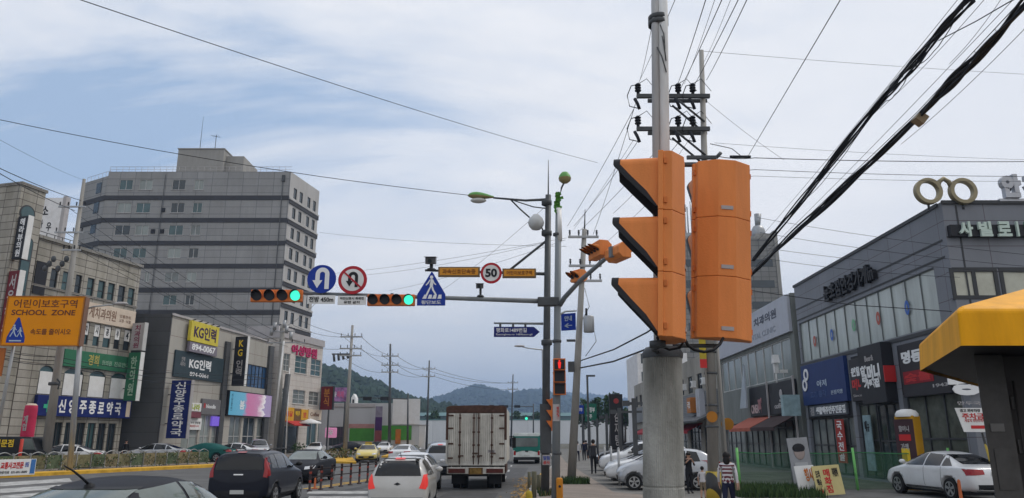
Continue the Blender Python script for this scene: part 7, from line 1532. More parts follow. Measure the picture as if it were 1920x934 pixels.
m = MB(Tt); m.box(-.28, .28, -.13, -.101, .58, .84); m.build('plate_holder', mat('plate_mud', (.12, .07, .035), .7, dirt=.4, dscale=6), tk); m = MB(Tt); m.box(-.22, .22, -.14, -.131, .60, .82); m.build('licence_plate', mat('dirty_plate', (.22, .13, .03), .6, dirt=.5, dscale=8), tk)
for s_ in (-1, 1):
    m = MB(Tt); a, b_ = sorted((s_ * .42, s_ * 1.08)); m.box(a, b_, -.15, -.101, .64, .80); m.build('taillight', mat('truck_lamp', (.09, .022, .018), .4, dirt=.3, dscale=5), tk)
    for yw in (1.2, ):
        m = MB(Tt)
        for ya in (.98, .66): a, b_ = sorted((s_ * ya, s_ * (ya - .26))); m.cyl((a, yw, .42), (b_, yw, .42), .42, n=24)
        m.build('wheel', tyre_m, tk)
    m = MB(Tt); a, b_ = sorted((s_ * 1.02, s_ * .76)); m.cyl((a, 5.4, .42), (b_, 5.4, .42), .42, n=20); m.build('wheel', tyre_m, tk)
    m = MB(Tt); a, b_ = sorted((s_ * 1.10, s_ * 1.14)); m.box(a, b_, 1.9, 4.9, .55, .85); m.build('side_guard', rust, tk)
    m = MB(Tt); a, b_ = sorted((s_ * .5, s_ * 1.0)); m.box(a, b_, .45, .48, .2, .75); m.build('mud_flap', black, tk)
m = MB(Tt); m.box(-.5, .5, .1, 7.0, .5, .95); m.box(-hw + .1, hw - .1, .1, 6.1, .9, .975); m.build('chassis', trim, tk)
m = MB(Tt); m.box(-1.05, 1.05, 6.35, 8.0, .5, 2.45); m.build('cab', trw, tk, .08)
m = MB(Tt); m.tube([(1.1, 6.9, 2.0), (1.4, 6.8, 2.05), (1.42, 6.8, 1.8)], .02, 6); m.box(1.32, 1.5, 6.74, 6.82, 1.5, 2.0); m.tube([(-1.1, 6.9, 2.0), (-1.4, 6.8, 2.05)], .02, 6); m.box(-1.5, -1.32, 6.74, 6.82, 1.5, 2.0); m.build('side_mirror', black, tk)
# ------------------------------------------------------------------ small bus
busg = mat('bus_green', (.012, .17, .135), .35, dirt=.12, coat=.4); busw = mat('bus_white', (.68, .72, .70), .4, dirt=.25, dscale=2, coat=.3)
YBs = 59.5; bxc = (P(962, 840, YBs).x + P(1013, 840, YBs).x) / 2; hb_ = (P(1013, 840, YBs).x - P(962, 840, YBs).x) / 2; Hb_ = P(987, 812, YBs).z
bu = thing('small_bus', 'small green and white bus seen from behind on the right lane', 'bus', (bxc, YBs, 0)); Tb = Matrix.Translation((bxc, YBs, 0))
def rrect(w, z0, z1, r, n=4):
    p = []
    for cx, cz, a0 in ((w - r, z0 + r, -90), (w - r, z1 - r, 0), (-w + r, z1 - r, 90), (-w + r, z0 + r, 180)):
        for k in range(n + 1): a = R(a0 + 90 * k / n); p.append((cx + r * math.cos(a), cz + r * math.sin(a)))
    return p
m = MB(Tb); m.prism(rrect(hb_, .32, 1.02, .08), 0, 6.8); m.build('lower_body', busw, bu, .03)
m = MB(Tb); m.prism(rrect(hb_, .98, Hb_ - .18, .06), .03, 6.75); m.build('upper_body', busg, bu, .03)
m = MB(Tb); m.prism(rrect(hb_ * .97, Hb_ - .25, Hb_, .12), .01, 6.7); m.build('roof', busw, bu, .03)
m = MB(Tb); m.prism(rrect(hb_ * .82, 1.30, Hb_ - .36, .1), -.002, .025); m.build('rear_window', glass_mid, bu)
m = MB(Tb); m.prism([(-hb_ * .9, .84), (-.35, .98), (.35, .98), (hb_ * .9, .84), (hb_ * .9, 1.04), (-hb_ * .9, 1.04)], -.012, -.003); m.prism(rrect(.13, .9, 1.0, .04), -.03, -.013, 1); m.build('rear_panel', [busg, trim], bu)
m = MB(Tb); m.box(-hb_ * .96, hb_ * .96, -.07, -.002, .30, .52); m.build('bumper', trim, bu, .02)
m = MB(Tb); m.box(-.22, .22, -.02, -.005, .58, .70); m.build('licence_plate', plate_w, bu)
for s_ in (-1, 1):
    a, b_ = sorted((s_ * hb_ * .80, s_ * hb_ * .96)); m = MB(Tb); m.box(a, b_, -.03, -.002, .66, .96); m.build('taillight', lamp_r, bu)
    m = MB(Tb); a, b_ = sorted((s_ * hb_ * .98, s_ * hb_ * .62)); m.cyl((a, 1.6, .38), (b_, 1.6, .38), .38, n=20); m.build('wheel', tyre_m, bu)
    for k in range(5):
        m = MB(Tb); a, b_ = sorted((s_ * (hb_ + .002), s_ * (hb_ + .014))); m.box(a, b_, .5 + k * 1.2, 1.55 + k * 1.2, 1.25, Hb_ - .42); m.build('side_window', glass_dk, bu)
m = MB(Tb); m.tube([(-hb_, 6.5, 2.1), (-hb_ - .28, 6.6, 2.1), (-hb_ - .3, 6.6, 1.6)], .025, 6); m.box(-hb_ - .4, -hb_ - .2, 6.55, 6.63, 1.3, 1.9); m.build('side_mirror', black, bu)

# ------------------------------------------------------------------ far left: black sign van and the pink inflatable column
vx0, vx1 = P(-14, 840, 46).x, P(54, 840, 46).x
vn = thing('sign_van', 'black van with yellow lettering parked at the far left edge', 'van', ((vx0 + vx1) / 2, 46, .12)); m = MB(); m.prism([(vx0, .45), (vx1 + .75, .45), (vx1 + .8, 1.0), (vx1 + .45, 1.25), (vx1 + .05, 2.02), (vx0, 2.05)], 46, 47.8); m.build('body', p_black, vn, .06)
m = MB(); put_text(m, '전문점', P(-10, 830, 46).x, P(26, 830, 46).x, P(10, 838, 46).z, P(10, 824, 46).z, 45.97); m.build('lettering', yellowl, vn)
m = MB(); m.prism([(vx1 - .5, 1.3), (vx1 + .42, 1.28), (vx1 + .08, 1.92), (vx1 - .5, 1.94)], 45.975, 45.99); m.build('side_window', carglass_l, vn)
for x in (vx0 + .6, vx1 + .1): m = MB(); m.cyl((x, 45.98, .45), (x, 46.2, .45), .33, n=20); m.build('wheel', tyre_m, vn)
pc = P(27, 820, 47.2); zt_ = P(27, 757, 47.2).z; rr_ = (P(39, 790, 47.2).x - P(16, 790, 47.2).x) / 2
ib = thing('inflatable_column', 'pink red inflatable advertising column with white letters and a pale top', 'inflatable sign', (pc.x, 48.4, .12)); m = MB(); m.lathe((pc.x, 48.4, 0), [(rr_ * .9, .12), (rr_, .3), (rr_, 2.0), (rr_ * .98, zt_ - .35), (rr_ * .9, zt_ - .06)], 20); m.lathe((pc.x, 48.4, 0), [(rr_ * .9, zt_ - .06), (rr_ * .6, zt_ + .05), (0, zt_ + .07)], 20, 1); m.build('tube', [mat('pink_red_fabric', (.50, .03, .085), .6, dirt=.15), creamp], ib)
m = MB(); put_text(m, '개\n업', pc.x - rr_ * .35, pc.x + rr_ * .3, 2.4, zt_ - .7, 48.4 - rr_ - .03, 0, .03, .05); m.build('lettering', lgp, ib)
m = MB(); p = P(39, 842, 45); m.cyl((p.x, 45, .12), (p.x, 45, 1.9), .09, n=10); m.cyl((p.x, 45, .05), (p.x, 45, .13), .2, n=12); o = m.build('guard_post', mat('post_red', (.45, .04, .025), .5, dirt=.2)); tag(o, 'red guard post in front of the black sign van', 'bollard')

# ------------------------------------------------------------------ planted guard fence, banner, island planting
FA, FB = Vector((-29.6, 38.2)), Vector((-22.35, 56.6)); ffn = Fr(FA, FB); Lf_ = ffn.L
fence = thing('planter_fence', 'long guard fence with mosaic panels and flowers along the yellow kerb', 'fence', ffn.A, ffn.ang)
pan = [mat('mosaic_a', (.20, .185, .10), .8, dirt=.6, dscale=5), mat('mosaic_b', (.115, .15, .085), .8, dirt=.6, dscale=5), mat('mosaic_c', (.25, .21, .12), .8, dirt=.6, dscale=5)]
npan = 20; rf = random.Random(8)
for k in range(npan):
    x0 = k * Lf_ / npan; x1 = x0 + Lf_ / npan - .06; m = ffn.mb(); m.box(x0 + .04, x1, -.05, .05, .22, .98); m.build('mosaic_panel', pan[(k * 7) % 3], fence)
    m = ffn.mb(); m.box(x0 - .03, x0 + .03, -.06, .06, .05, 1.12); n = 8
    m.tube([(x0 + (x1 - x0) * i / n, 0, .99 + .18 * math.sin(math.pi * i / n)) for i in range(n + 1)], .028, 5); m.build('fence_frame', metal, fence)
def leaves(mb, c, rx, ry, rz, n, s, rnd, mi=0, mis=(0,)):
    for _ in range(n):
        while True:
            a, b_, d_ = rnd.uniform(-1, 1), rnd.uniform(-1, 1), rnd.uniform(-1, 1)
            if a * a + b_ * b_ + d_ * d_ < 1: break
        p = Vector((c[0] + a * rx, c[1] + b_ * ry, c[2] + d_ * rz)); u = Vector((rnd.gauss(0, 1), rnd.gauss(0, 1), rnd.gauss(0, 1))).normalized(); w = u.cross(Vector((rnd.gauss(0, 1), rnd.gauss(0, 1), rnd.gauss(0, 1)))).normalized(); q = s * rnd.uniform(.6, 1.3)
        mb.add([p - u * q, p + w * q * .6, p + u * q, p - w * q * .6], [(0, 1, 2, 3)], rnd.choice(mis))
leafm = [mat('leaf_dark', (.030, .065, .022), .8, dirt=.3, dscale=3), mat('leaf_mid', (.055, .10, .032), .8, dirt=.3, dscale=3), mat('leaf_dry', (.16, .13, .06), .85, dirt=.3, dscale=3), mat('flower_pale', (.42, .40, .34), .8, dirt=.2)]
m = MB()
for k in range(240):
    t_ = rf.random(); p = ffn.T @ Vector((t_ * Lf_, rf.uniform(-.35, .1), rf.uniform(.15, 1.0))); leaves(m, p, .22, .15, .18, 11, .055, rf, 0, (0, 1, 1, 2, 2, 3))
m.build('planting', leafm, fence)
bq0, bq1 = P(-14, 876, 37.6), P(84, 876, 40.2); frb = Fr((bq0.x, 37.4), (bq1.x, 39.4)); zb0, zb1 = frb.px(40, 891)[1], frb.px(40, 861)[1]
o = sign(frb, 'street_banner', 'white street banner with red letters tied to the end of the guard fence', 0, frb.L, zb0, zb1, whitep, [('교통사고전문', redl, .22, .72, .42, .84, .03), ('상담', mat('print_blue', (.04, .08, .35), .5, dirt=0), .75, .84, .5, .82, .02), ('한방치료  031-841-0000', blackl, .2, .82, .12, .30, .0), ('한', blackl, .12, .19, .45, .8, .02)], 'banner', .02)
m = frb.mb(); m.box(frb.L * .88, frb.L * .985, -.032, -.0215, zb0 + .06, zb1 - .02); m.build('blue_end', mat('banner_blue', (.05, .16, .40), .6, dirt=.1), o)
for lab, (u, v), w_, n in (('ragged planting on the island in front of the taxi', (636, 862), 1.6, 320), ('flowering planting on the far traffic island', (765, 848), 1.8, 260)):
    p = G(u, v); m = MB(); leaves(m, (p.x, p.y, .55), w_, 1.2, .5, n, .12, rf, 0, (0, 1, 2, 2)); o = m.build('planting', leafm); tag(o, lab, 'planting', None, 'stuff')
# bollards with two chains of rail between
bol = mat('bollard_brown', (.045, .03, .03), .55, dirt=.25, dscale=6); refl = mat('reflective_red', (.30, .05, .03), .4, dirt=0)
nb = 13; base_b = Vector((-7.72, 29.6)); db = Vector((.197, .98)) * .96; proto = None
for k in range(nb):
    p = base_b + db * k
    if proto is None:
        proto = thing('bollard', 'dark brown median bollard with a red reflective band, one of the row behind the hatchback', 'bollard', (p.x, p.y, 0), 0, 'bollards of the median row')
        m = MB(); m.lathe((p.x, p.y, 0), [(.11, 0), (.10, .05), (.048, .06), (.045, .86), (.055, .87), (.05, .92), (0, .94)], 14); m.build('post', bol, proto)
        m = MB(); m.lathe((p.x, p.y, 0), [(.047, .64), (.049, .645), (.049, .72), (.047, .725)], 14); m.lathe((p.x, p.y, 0), [(.047, .32), (.049, .325), (.049, .40), (.047, .405)], 14); m.build('reflective_band', refl, proto)
    else: copy_tree(proto, (p.x, p.y, 0))
m = MB()
for z in (.80, .50): m.tube([(base_b.x, base_b.y, z), (base_b.x + db.x * (nb - 1), base_b.y + db.y * (nb - 1), z)], .022, 6)
o = m.build('guard_rail', bol); tag(o, 'pair of thin dark rails threading the median bollards', 'rail')
p = G(590, 917); m = MB(); m.lathe((p.x, p.y, 0), [(.12, 0), (.12, .03), (.045, .05), (.04, .40), (.03, .42), (0, .43)], 12); o = m.build('delineator', mat('delineator_orange', (.45, .11, .03), .5, dirt=.2)); tag(o, 'short orange delineator at the near end of the bollard row', 'delineator')
# bollards on the right kerb: weathered wooden ones and a yellow stub
wd = mat('weathered_post', (.13, .125, .085), .9, dirt=.45, dscale=7, streak=True)
for i, (u, v0, v1, lab) in enumerate(((1001, 934, 884, 'thicker weathered post at the right kerb before the dark pole'), (992, 915, 885, 'thin weathered post at the right kerb'), (1010, 918, 890, 'weathered post hidden close to the dark pole foot'))):
    Yp = G(u, v0, .12).y; x = P(u, v0, Yp).x; m = MB(); m.cyl((x, Yp, .1), (x + .01, Yp, P(u, v1, Yp).z), .085 - .02 * (i == 1), n=10); o = m.build('post', wd); o.name = 'kerb_post'; tag(o, lab, 'bollard')
p = P(992, 934, 23); m = MB(); m.lathe((p.x, 23, 0), [(.1, 0), (.1, .35), (.08, .45), (0, .48)], 12); o = m.build('kerb_stub', mat('stub_yellow', (.45, .33, .03), .6, dirt=.3)); tag(o, 'low yellow stub post at the right kerb by the frame bottom', 'bollard')
# weeds at pole feet, grass in front of the lot
m = MB(); gr = random.Random(12)
def blades(mb, x0, x1, y0, y1, n, h, z=.1, mis=(0, 1)):
    for _ in range(n):
        x, y = gr.uniform(x0, x1), gr.uniform(y0, y1); a = gr.uniform(0, 6.28); hh = h * gr.uniform(.45, 1.2); w = .02 + .012 * hh; dx, dy = math.cos(a), math.sin(a); l = gr.uniform(-.35, .35) * hh
        mb.add([(x - dx * w, y - dy * w, z), (x + dx * w, y + dy * w, z), (x + dx * w * .7 + l * .4, y + dy * w * .7 + l * .3, z + hh * .6), (x + l, y + l * .6, z + hh)], [(0, 1, 2, 3)], gr.choice(mis))
blades(m, 7.4, 10.2, 25.0, 28.4, 2900, .34, .1, (0, 1, 1)); o = m.build('grass', [leafm[0], mat('grass_green', (.055, .095, .03), .85, dirt=.3, dscale=2)]); tag(o, 'rough green grass growing in front of the vacant lot', 'grass', None, 'stuff')
m = MB(); blades(m, g0[0] - .5, g0[0] + .7, 32.0, 32.8, 420, .30, .12); blades(m, 0.9, 1.6, 25.5, 27.5, 260, .22, .12, (0, 2)); o = m.build('weeds', leafm); tag(o, 'weeds around the foot of the leaning utility pole', 'weeds', None, 'stuff')
# trees beyond the parking row
def tree(label, u, vt, Y, w_px, n=900, vb=790):
    c = P(u, (vt + vb) / 2, Y); wd_ = w_px / 1431 * Y / 2; zt = P(u, vt, Y).z; rnd = random.Random(int(u)); o = thing('street_tree', label, 'tree', (c.x, Y, 0)); hc = max(zt * .6, 2)
    m = MB(); m.cyl((c.x, Y, 0), (c.x + .2, Y, zt * .55), .28, .16, 8)
    for k in range(5): a = k * 1.26; m.cyl((c.x + .15, Y, zt * .45), (c.x + math.cos(a) * wd_ * .6, Y + math.sin(a) * wd_ * .6, zt * .75), .12, .04, 6)
    m.build('trunk', mat('bark', (.07, .055, .045), .9, dirt=.3), o)
    m = MB()
    for k in range(11):
        a = rnd.uniform(0, 6.28); q = rnd.uniform(.2, .75); leaves(m, (c.x + math.cos(a) * wd_ * q, Y + math.sin(a) * wd_ * q, zt * (.45 + .42 * rnd.random())), wd_ * .42, wd_ * .42, zt * .13, n // 11, zt * .035, rnd, 0, (0, 0, 1))
    m.build('crown', leafm[:2], o)
tree('rounded dark tree beyond the parking row against the pale sky', 1142, 734, 150, 40); tree('lower dark tree left of the black sign pillar far off', 1118, 742, 165, 34); tree('dark tree behind the green direction board', 1092, 741, 175, 34); tree('bushy tree at the far end of the right pavement', 1170, 752, 160, 36)
tree('dark leafy tree at the foot of the wooded hill behind the far wall', 812, 764, 255, 30); tree('dark leafy tree behind the far wall right of the truck', 975, 768, 258, 34); tree('dark broad tree behind the far wall beside the lamp pole', 1010, 766, 262, 36)

# ------------------------------------------------------------------ right pavement furniture
# row of dark posts with arms along the parking
proto = None
for k, (u, vt, vb, Y) in enumerate(((1191, 747, 900, 33), (1163, 764, 868, 44), (1138, 776, 860, 56), (1120, 784, 852, 70), (1106, 790, 848, 86), (1095, 795, 846, 104))):
    x = P(u, 820, Y).x; zt = 3.72
    if proto is None:
        zt = P(u, vt, Y).z
        proto = thing('arm_post', 'dark steel post with a short level arm, one of the row along the parking cars', 'post', (x, Y, .11), 0, 'dark arm posts along the parking row'); m = MB(); m.box(x - .09, x + .09, Y - .09, Y + .09, .1, zt); m.build('post', metal_dk, proto)
        m = MB(); m.box(x - .35, x + 1.3, Y - .06, Y + .06, zt - .28, zt - .16); m.box(x - .5, x - .2, Y - .1, Y + .1, zt - .33, zt - .1); m.build('arm', metal_dk, proto)
    else: copy_tree(proto, (x, Y, .11))
proto = None
for k, (u, Y) in enumerate(((1160, 31.0), (1146, 35.5), (1134, 41.0))):
    x = P(u, 860, Y).x
    if proto is None:
        proto = tag(MB().cyl((x, Y, .1), (x, Y, 1.55), .05, n=10).ball((x, Y, 1.55), .055).build('guard_post', metal), 'slim grey guard post standing between the noses of the parked cars', 'bollard', 'slim guard posts before the parked cars')
    else: c = proto.copy(); C.objects.link(c); c.location = (x, Y, .1)
Yq = 46.0; q0, q1 = P(1146, 850, Yq), P(1167, 739, Yq); o = thing('pillar_sign', 'black pillar sign with a red emblem on top and white vertical letters', 'pillar sign', ((q0.x + q1.x) / 2, Yq, .1))
m = MB(); m.box(q0.x, q1.x, Yq, Yq + .3, .1, q1.z); m.build('pillar', blackp, o, .02); zc = P(1156, 752, Yq).z; cx = (q0.x + q1.x) / 2
m = MB(); disc(m, cx, Yq - .03, Yq - .004, zc, .16, 16); m.build('emblem', mat('emblem_red', (.30, .04, .04), .5, dirt=0), o); m = MB(); put_text(m, '감\n자\n탕', cx - .14, cx + .14, 1.5, q1.z - 1.0, Yq - .02, 0, .02); m.build('lettering', lgp, o)
Yd = 110; q0, q1 = P(1097, 790, Yd), P(1118, 757, Yd); fr = Fr((q0.x, Yd), (q1.x, Yd)); o = sign(fr, 'direction_board', 'small green direction board far along the right side of the road', 0, fr.L, q0.z, q1.z, mat('direction_green', (.01, .12, .07), .5, dirt=.1), [('의정부', whitel, .15, .85, .5, .8), ('양주', whitel, .15, .6, .15, .4)], 'road sign', .1); m = fr.mb(); m.cyl((-.4, .1, -q0.z * 0), (-.4, .1, q1.z), .1, n=8); m.build('post', metal_dk, o)
q0, q1 = P(1080, 776, Yd), P(1094, 760, Yd); fr = Fr((q0.x, Yd), (q1.x, Yd)); o = sign(fr, 'direction_board', 'small blue direction board left of the green one', 0, fr.L, q0.z, q1.z, blue, [('시청', whitel, .2, .8, .3, .7)], 'road sign', .1)
p = P(1101, 706, 72); o = thing('street_lamp', 'black square arm street lamp rising over the right pavement', 'street lamp', (p.x, 72, .1)); m = MB(); m.box(p.x - .09, p.x + .09, 71.9, 72.1, .1, p.z); m.build('post', metal_dk, o); m = MB(); m.box(p.x - .1, p.x + .75, 71.85, 72.15, p.z - .02, p.z + .14); m.build('lamp_head', metal_dk, o)
# green mesh fence round the vacant lot
gp = mat('fence_green', (.18, .50, .15), .5, dirt=.15); net = bpy.data.materials.new('green_net'); net.use_nodes = True; t = net.node_tree; b = t.nodes['Principled BSDF']; b.inputs['Base Color'].default_value = (.03, .13, .06, 1); b.inputs['Roughness'].default_value = .8; b.inputs['Alpha'].default_value = .38
fpts = [(8.42, 28.6), (10.5, 28.6), (12.75, 28.6), (16.25, 28.6), (17.3, 26.9), (19.4, 26.2)]; gf = thing('mesh_fence', 'light green posts with dark green mesh around the vacant lot', 'fence', (12, 28.6, .1))
for x, y in fpts: m = MB(); m.cyl((x, y, .1), (x + random.uniform(-.05, .05), y, 1.62), .05, n=8); m.build('fence_post', gp, gf)
m = MB()
for (x0, y0), (x1, y1) in zip(fpts, fpts[1:]):
    d_ = Vector((x1 - x0, y1 - y0)); n_ = Vector((-d_.y, d_.x)).normalized() * .004
    m.add([(x0, y0 + .05, .15), (x1, y1 + .05, .15), (x1, y1 + .05, 1.45), (x0, y0 + .05, 1.45)], [(0, 1, 2, 3)])
m.build('netting', net, gf)
m = MB()
for (x0, y0), (x1, y1) in zip(fpts, fpts[1:]): m.tube([(x0, y0, 1.46), ((x0 + x1) / 2, (y0 + y1) / 2, 1.40), (x1, y1, 1.46)], .018, 5)
m.build('top_cord', mat('cord_green', (.05, .20, .08), .7, dirt=.1), gf)
# boards at the roadside
def board(name, label, u0, u1, v0, v1, Y, m_, texts, lean=.16, cat='board'):
    a, b_ = P(u0, v1, Y), P(u1, v0, Y); w_ = b_.x - a.x; h_ = b_.z - .12
    o = thing(name, label, cat, (a.x + w_ / 2, Y, .1)); T = Matrix.Translation((a.x, Y, .12)) @ Matrix.Rotation(-lean, 4, 'X') @ Matrix.Rotation(R(-4), 4, 'Y')
    m = MB(T); m.box(0, w_, -.02, .02, 0, h_); m.build('panel', m_, o, .004); m = MB(T)
    for x in (.08, w_ - .08): m.cyl((x, .03, h_ * .8), (x, .45, .02), .018, n=6)
    m.build('prop', metal, o); by = {}
    for t in texts: by.setdefault(t[1].name, []).append(t)
    for ts in by.values():
        l = MB(T)
        for t in ts: put_text(l, t[0], w_ * t[2], w_ * t[3], h_ * t[4], h_ * t[5], -.032, 0, .03, .01)
        l.build('lettering', ts[0][1], o)
    return o, T, w_, h_
o, T, w_, h_ = board('poster_board', 'tall grey poster board with a dark haired portrait standing by the fence', 1490, 1521, 822, 905, 27.8, mat('poster_grey', (.30, .31, .33), .5, dirt=.15), [('상담', mat('print_blue', (.04, .08, .35), .5, dirt=0), .2, .8, .1, .18)], .05)
m = MB(T); m.ball((w_ * .5, -.03, h_ * .72), .20, .012, .26, 14, 0); m.ball((w_ * .5, -.034, h_ * .80), .23, .012, .17, 14, 1); m.box(w_ * .18, w_ * .82, -.034, -.022, h_ * .40, h_ * .53, 2); m.build('portrait', [mat('skin_print', (.33, .27, .25), .5, dirt=.1), blackl, mat('white_print', (.40, .41, .42), .5, dirt=0)], o)
board('sign_board', 'white leaning board with an orange block beside the yellow one', 1500, 1532, 874, 928, 26.0, whitep, [('행사', mat('orange_print', (.55, .16, .02), .5, dirt=0), .45, .9, .45, .9), ('→', mat('grey_print', (.3, .33, .4), .5, dirt=0), .4, .7, .1, .25)], .18)
board('sign_board', 'yellow leaning board with red flower like characters and a dark edge', 1534, 1580, 874, 934, 25.6, mat('pale_yellow_board', (.56, .48, .22), .5, dirt=.12), [('매\n화\n점', redl, .36, .62, .08, .88), ('오리\n백숙', blackl, .08, .24, .3, .85), ('전골', redl, .1, .24, .06, .22), ('주차장완비', blackl, .70, .9, .60, .9)], .18)
Yp = 28.8; q0, q1 = P(1684, 868, Yp), P(1726, 768, Yp); w_ = q1.x - q0.x; o = thing('domed_pillar_sign', 'rounded pillar sign with white dome, dark face and amber side behind the white saloon', 'pillar sign', ((q0.x + q1.x) / 2, Yp, .1))
prof = archpoly(q0.x, q1.x, .1, q1.z, 12); zs = q1.z - w_ / 2
T = Matrix.Translation(((q0.x + q1.x) / 2, Yp, 0)) @ Matrix.Rotation(R(-60), 4, 'Z'); m = MB(T); m.box(-w_ * .34, w_ * .34, -.26, .26, .1, q1.z - .22); m.build('side_case', mat('amber_case', (.50, .26, .015), .5, dirt=.12), o, .06)
m = MB(T); m.box(-w_ * .345, w_ * .345, -.285, -.265, .2, q1.z - .36); m.build('face', mat('plum_face', (.06, .03, .035), .5, dirt=.15), o, .005)
m = MB(T); m.lathe((0, 0, q1.z - .22), [(w_ * .36, -.05), (w_ * .37, .05), (w_ * .3, .17), (w_ * .15, .23), (0, .24)], 18); m.build('dome', whitep, o)
m = MB(T); put_text(m, '할머니', -.2, .2, q1.z - .82, q1.z - .6, -.305); put_text(m, '가맥', -.2, .1, q1.z - 1.5, q1.z - 1.25, -.305); m.build('lettering', lgp, o); m = MB(T); m.box(-.23, .23, -.296, -.287, q1.z - 1.15, q1.z - .92); m.build('red_strip', redl, o); m = MB(T); m.box(-.2, .12, -.296, -.287, .9, 1.6); m.build('yellow_patch', yellowl, o)
# white printed banner on a striped barrier frame
Yw = 24.0; q0, q1 = P(1796, 810, Yw), P(1862, 765, Yw); fr = Fr((q0.x, Yw), (q1.x, Yw + .1)); o = thing('notice_banner', 'white notice banner with red print on a yellow and black striped frame', 'banner', ((q0.x + q1.x) / 2, Yw, .1))
m = fr.mb(); L_ = fr.L; m.prism([(0, q1.z), (L_, q1.z), (L_, q0.z), (.20, q0.z)], -.02, .0); m.build('banner_sheet', whitep, o)
m = fr.mb(); put_text(m, '주차금지', .2, L_ - .08, (q0.z + q1.z) / 2 + .02, q1.z - .16, -.034, 0, .02, .01); put_text(m, '사유지 무단주차시 견인', .26, L_ - .1, q0.z + .3, q0.z + .4, -.034, 0, .0, .01); m.box(.45, L_ - .1, -.03, -.021, q0.z + .1, q0.z + .2); m.build('lettering', redl, o); m = fr.mb(); put_text(m, '경고 외부차량', .15, L_ - .4, q1.z - .13, q1.z - .03, -.034, 0, .01, .01); m.build('small_letters', blackl, o)
m = fr.mb(); x_ = L_ * .72
m.tube([(x_ - .05, .05, q0.z - .02), (x_ + .25, .05, .1)], .035, 8); m.tube([(x_ + .12, .05, q0.z - .02), (x_ + .45, .05, .1)], .035, 8); m.tube([(x_ - .3, .05, 1.1), (x_ + .4, .05, 1.05)], .035, 8); m.build('striped_frame', gm_, o)
p = P(1802, 934, 23.5); m = MB(); m.lathe((p.x, 23.5, .1), [(.18, 0), (.18, .03), (.05, .06), (.045, .62), (.02, .66), (0, .66)], 14); o = m.build('delineator', MATS['delineator_orange']); tag(o, 'orange delineator standing in front of the white saloon at the right', 'delineator')
# cafe parasol in front of the clinic building on the left
p = P(590, 791, 90); o = thing('parasol', 'pale square parasol before the cream clinic building doorway', 'parasol', (p.x, 88, .12)); m = MB(); m.lathe((p.x, 88, p.z), [(0, .35), (1.3, -.1), (1.3, -.25)], 8); m.build('canopy', whitep, o); m = MB(); m.cyl((p.x, 88, .12), (p.x, 88, p.z + .3), .04, n=6); m.build('pole', metal_dk, o)
m = MB(); leaves(m, (P(560, 830, 80).x, 80, .9), .8, .6, .6, 160, .11, rf, 0, (0, 1)); o = m.build('potted_shrub', leafm); tag(o, 'dark green shrub in front of the food signs', 'shrub')
m = MB(); p0 = P(541, 700, 77); m.cyl((P(539, 800, 77).x, 77, .1), tuple(P(543, 690, 77)), .06, .05, 8); o = m.build('lamp_post', metal_lt); tag(o, 'thin pale post before the cream clinic building', 'post')

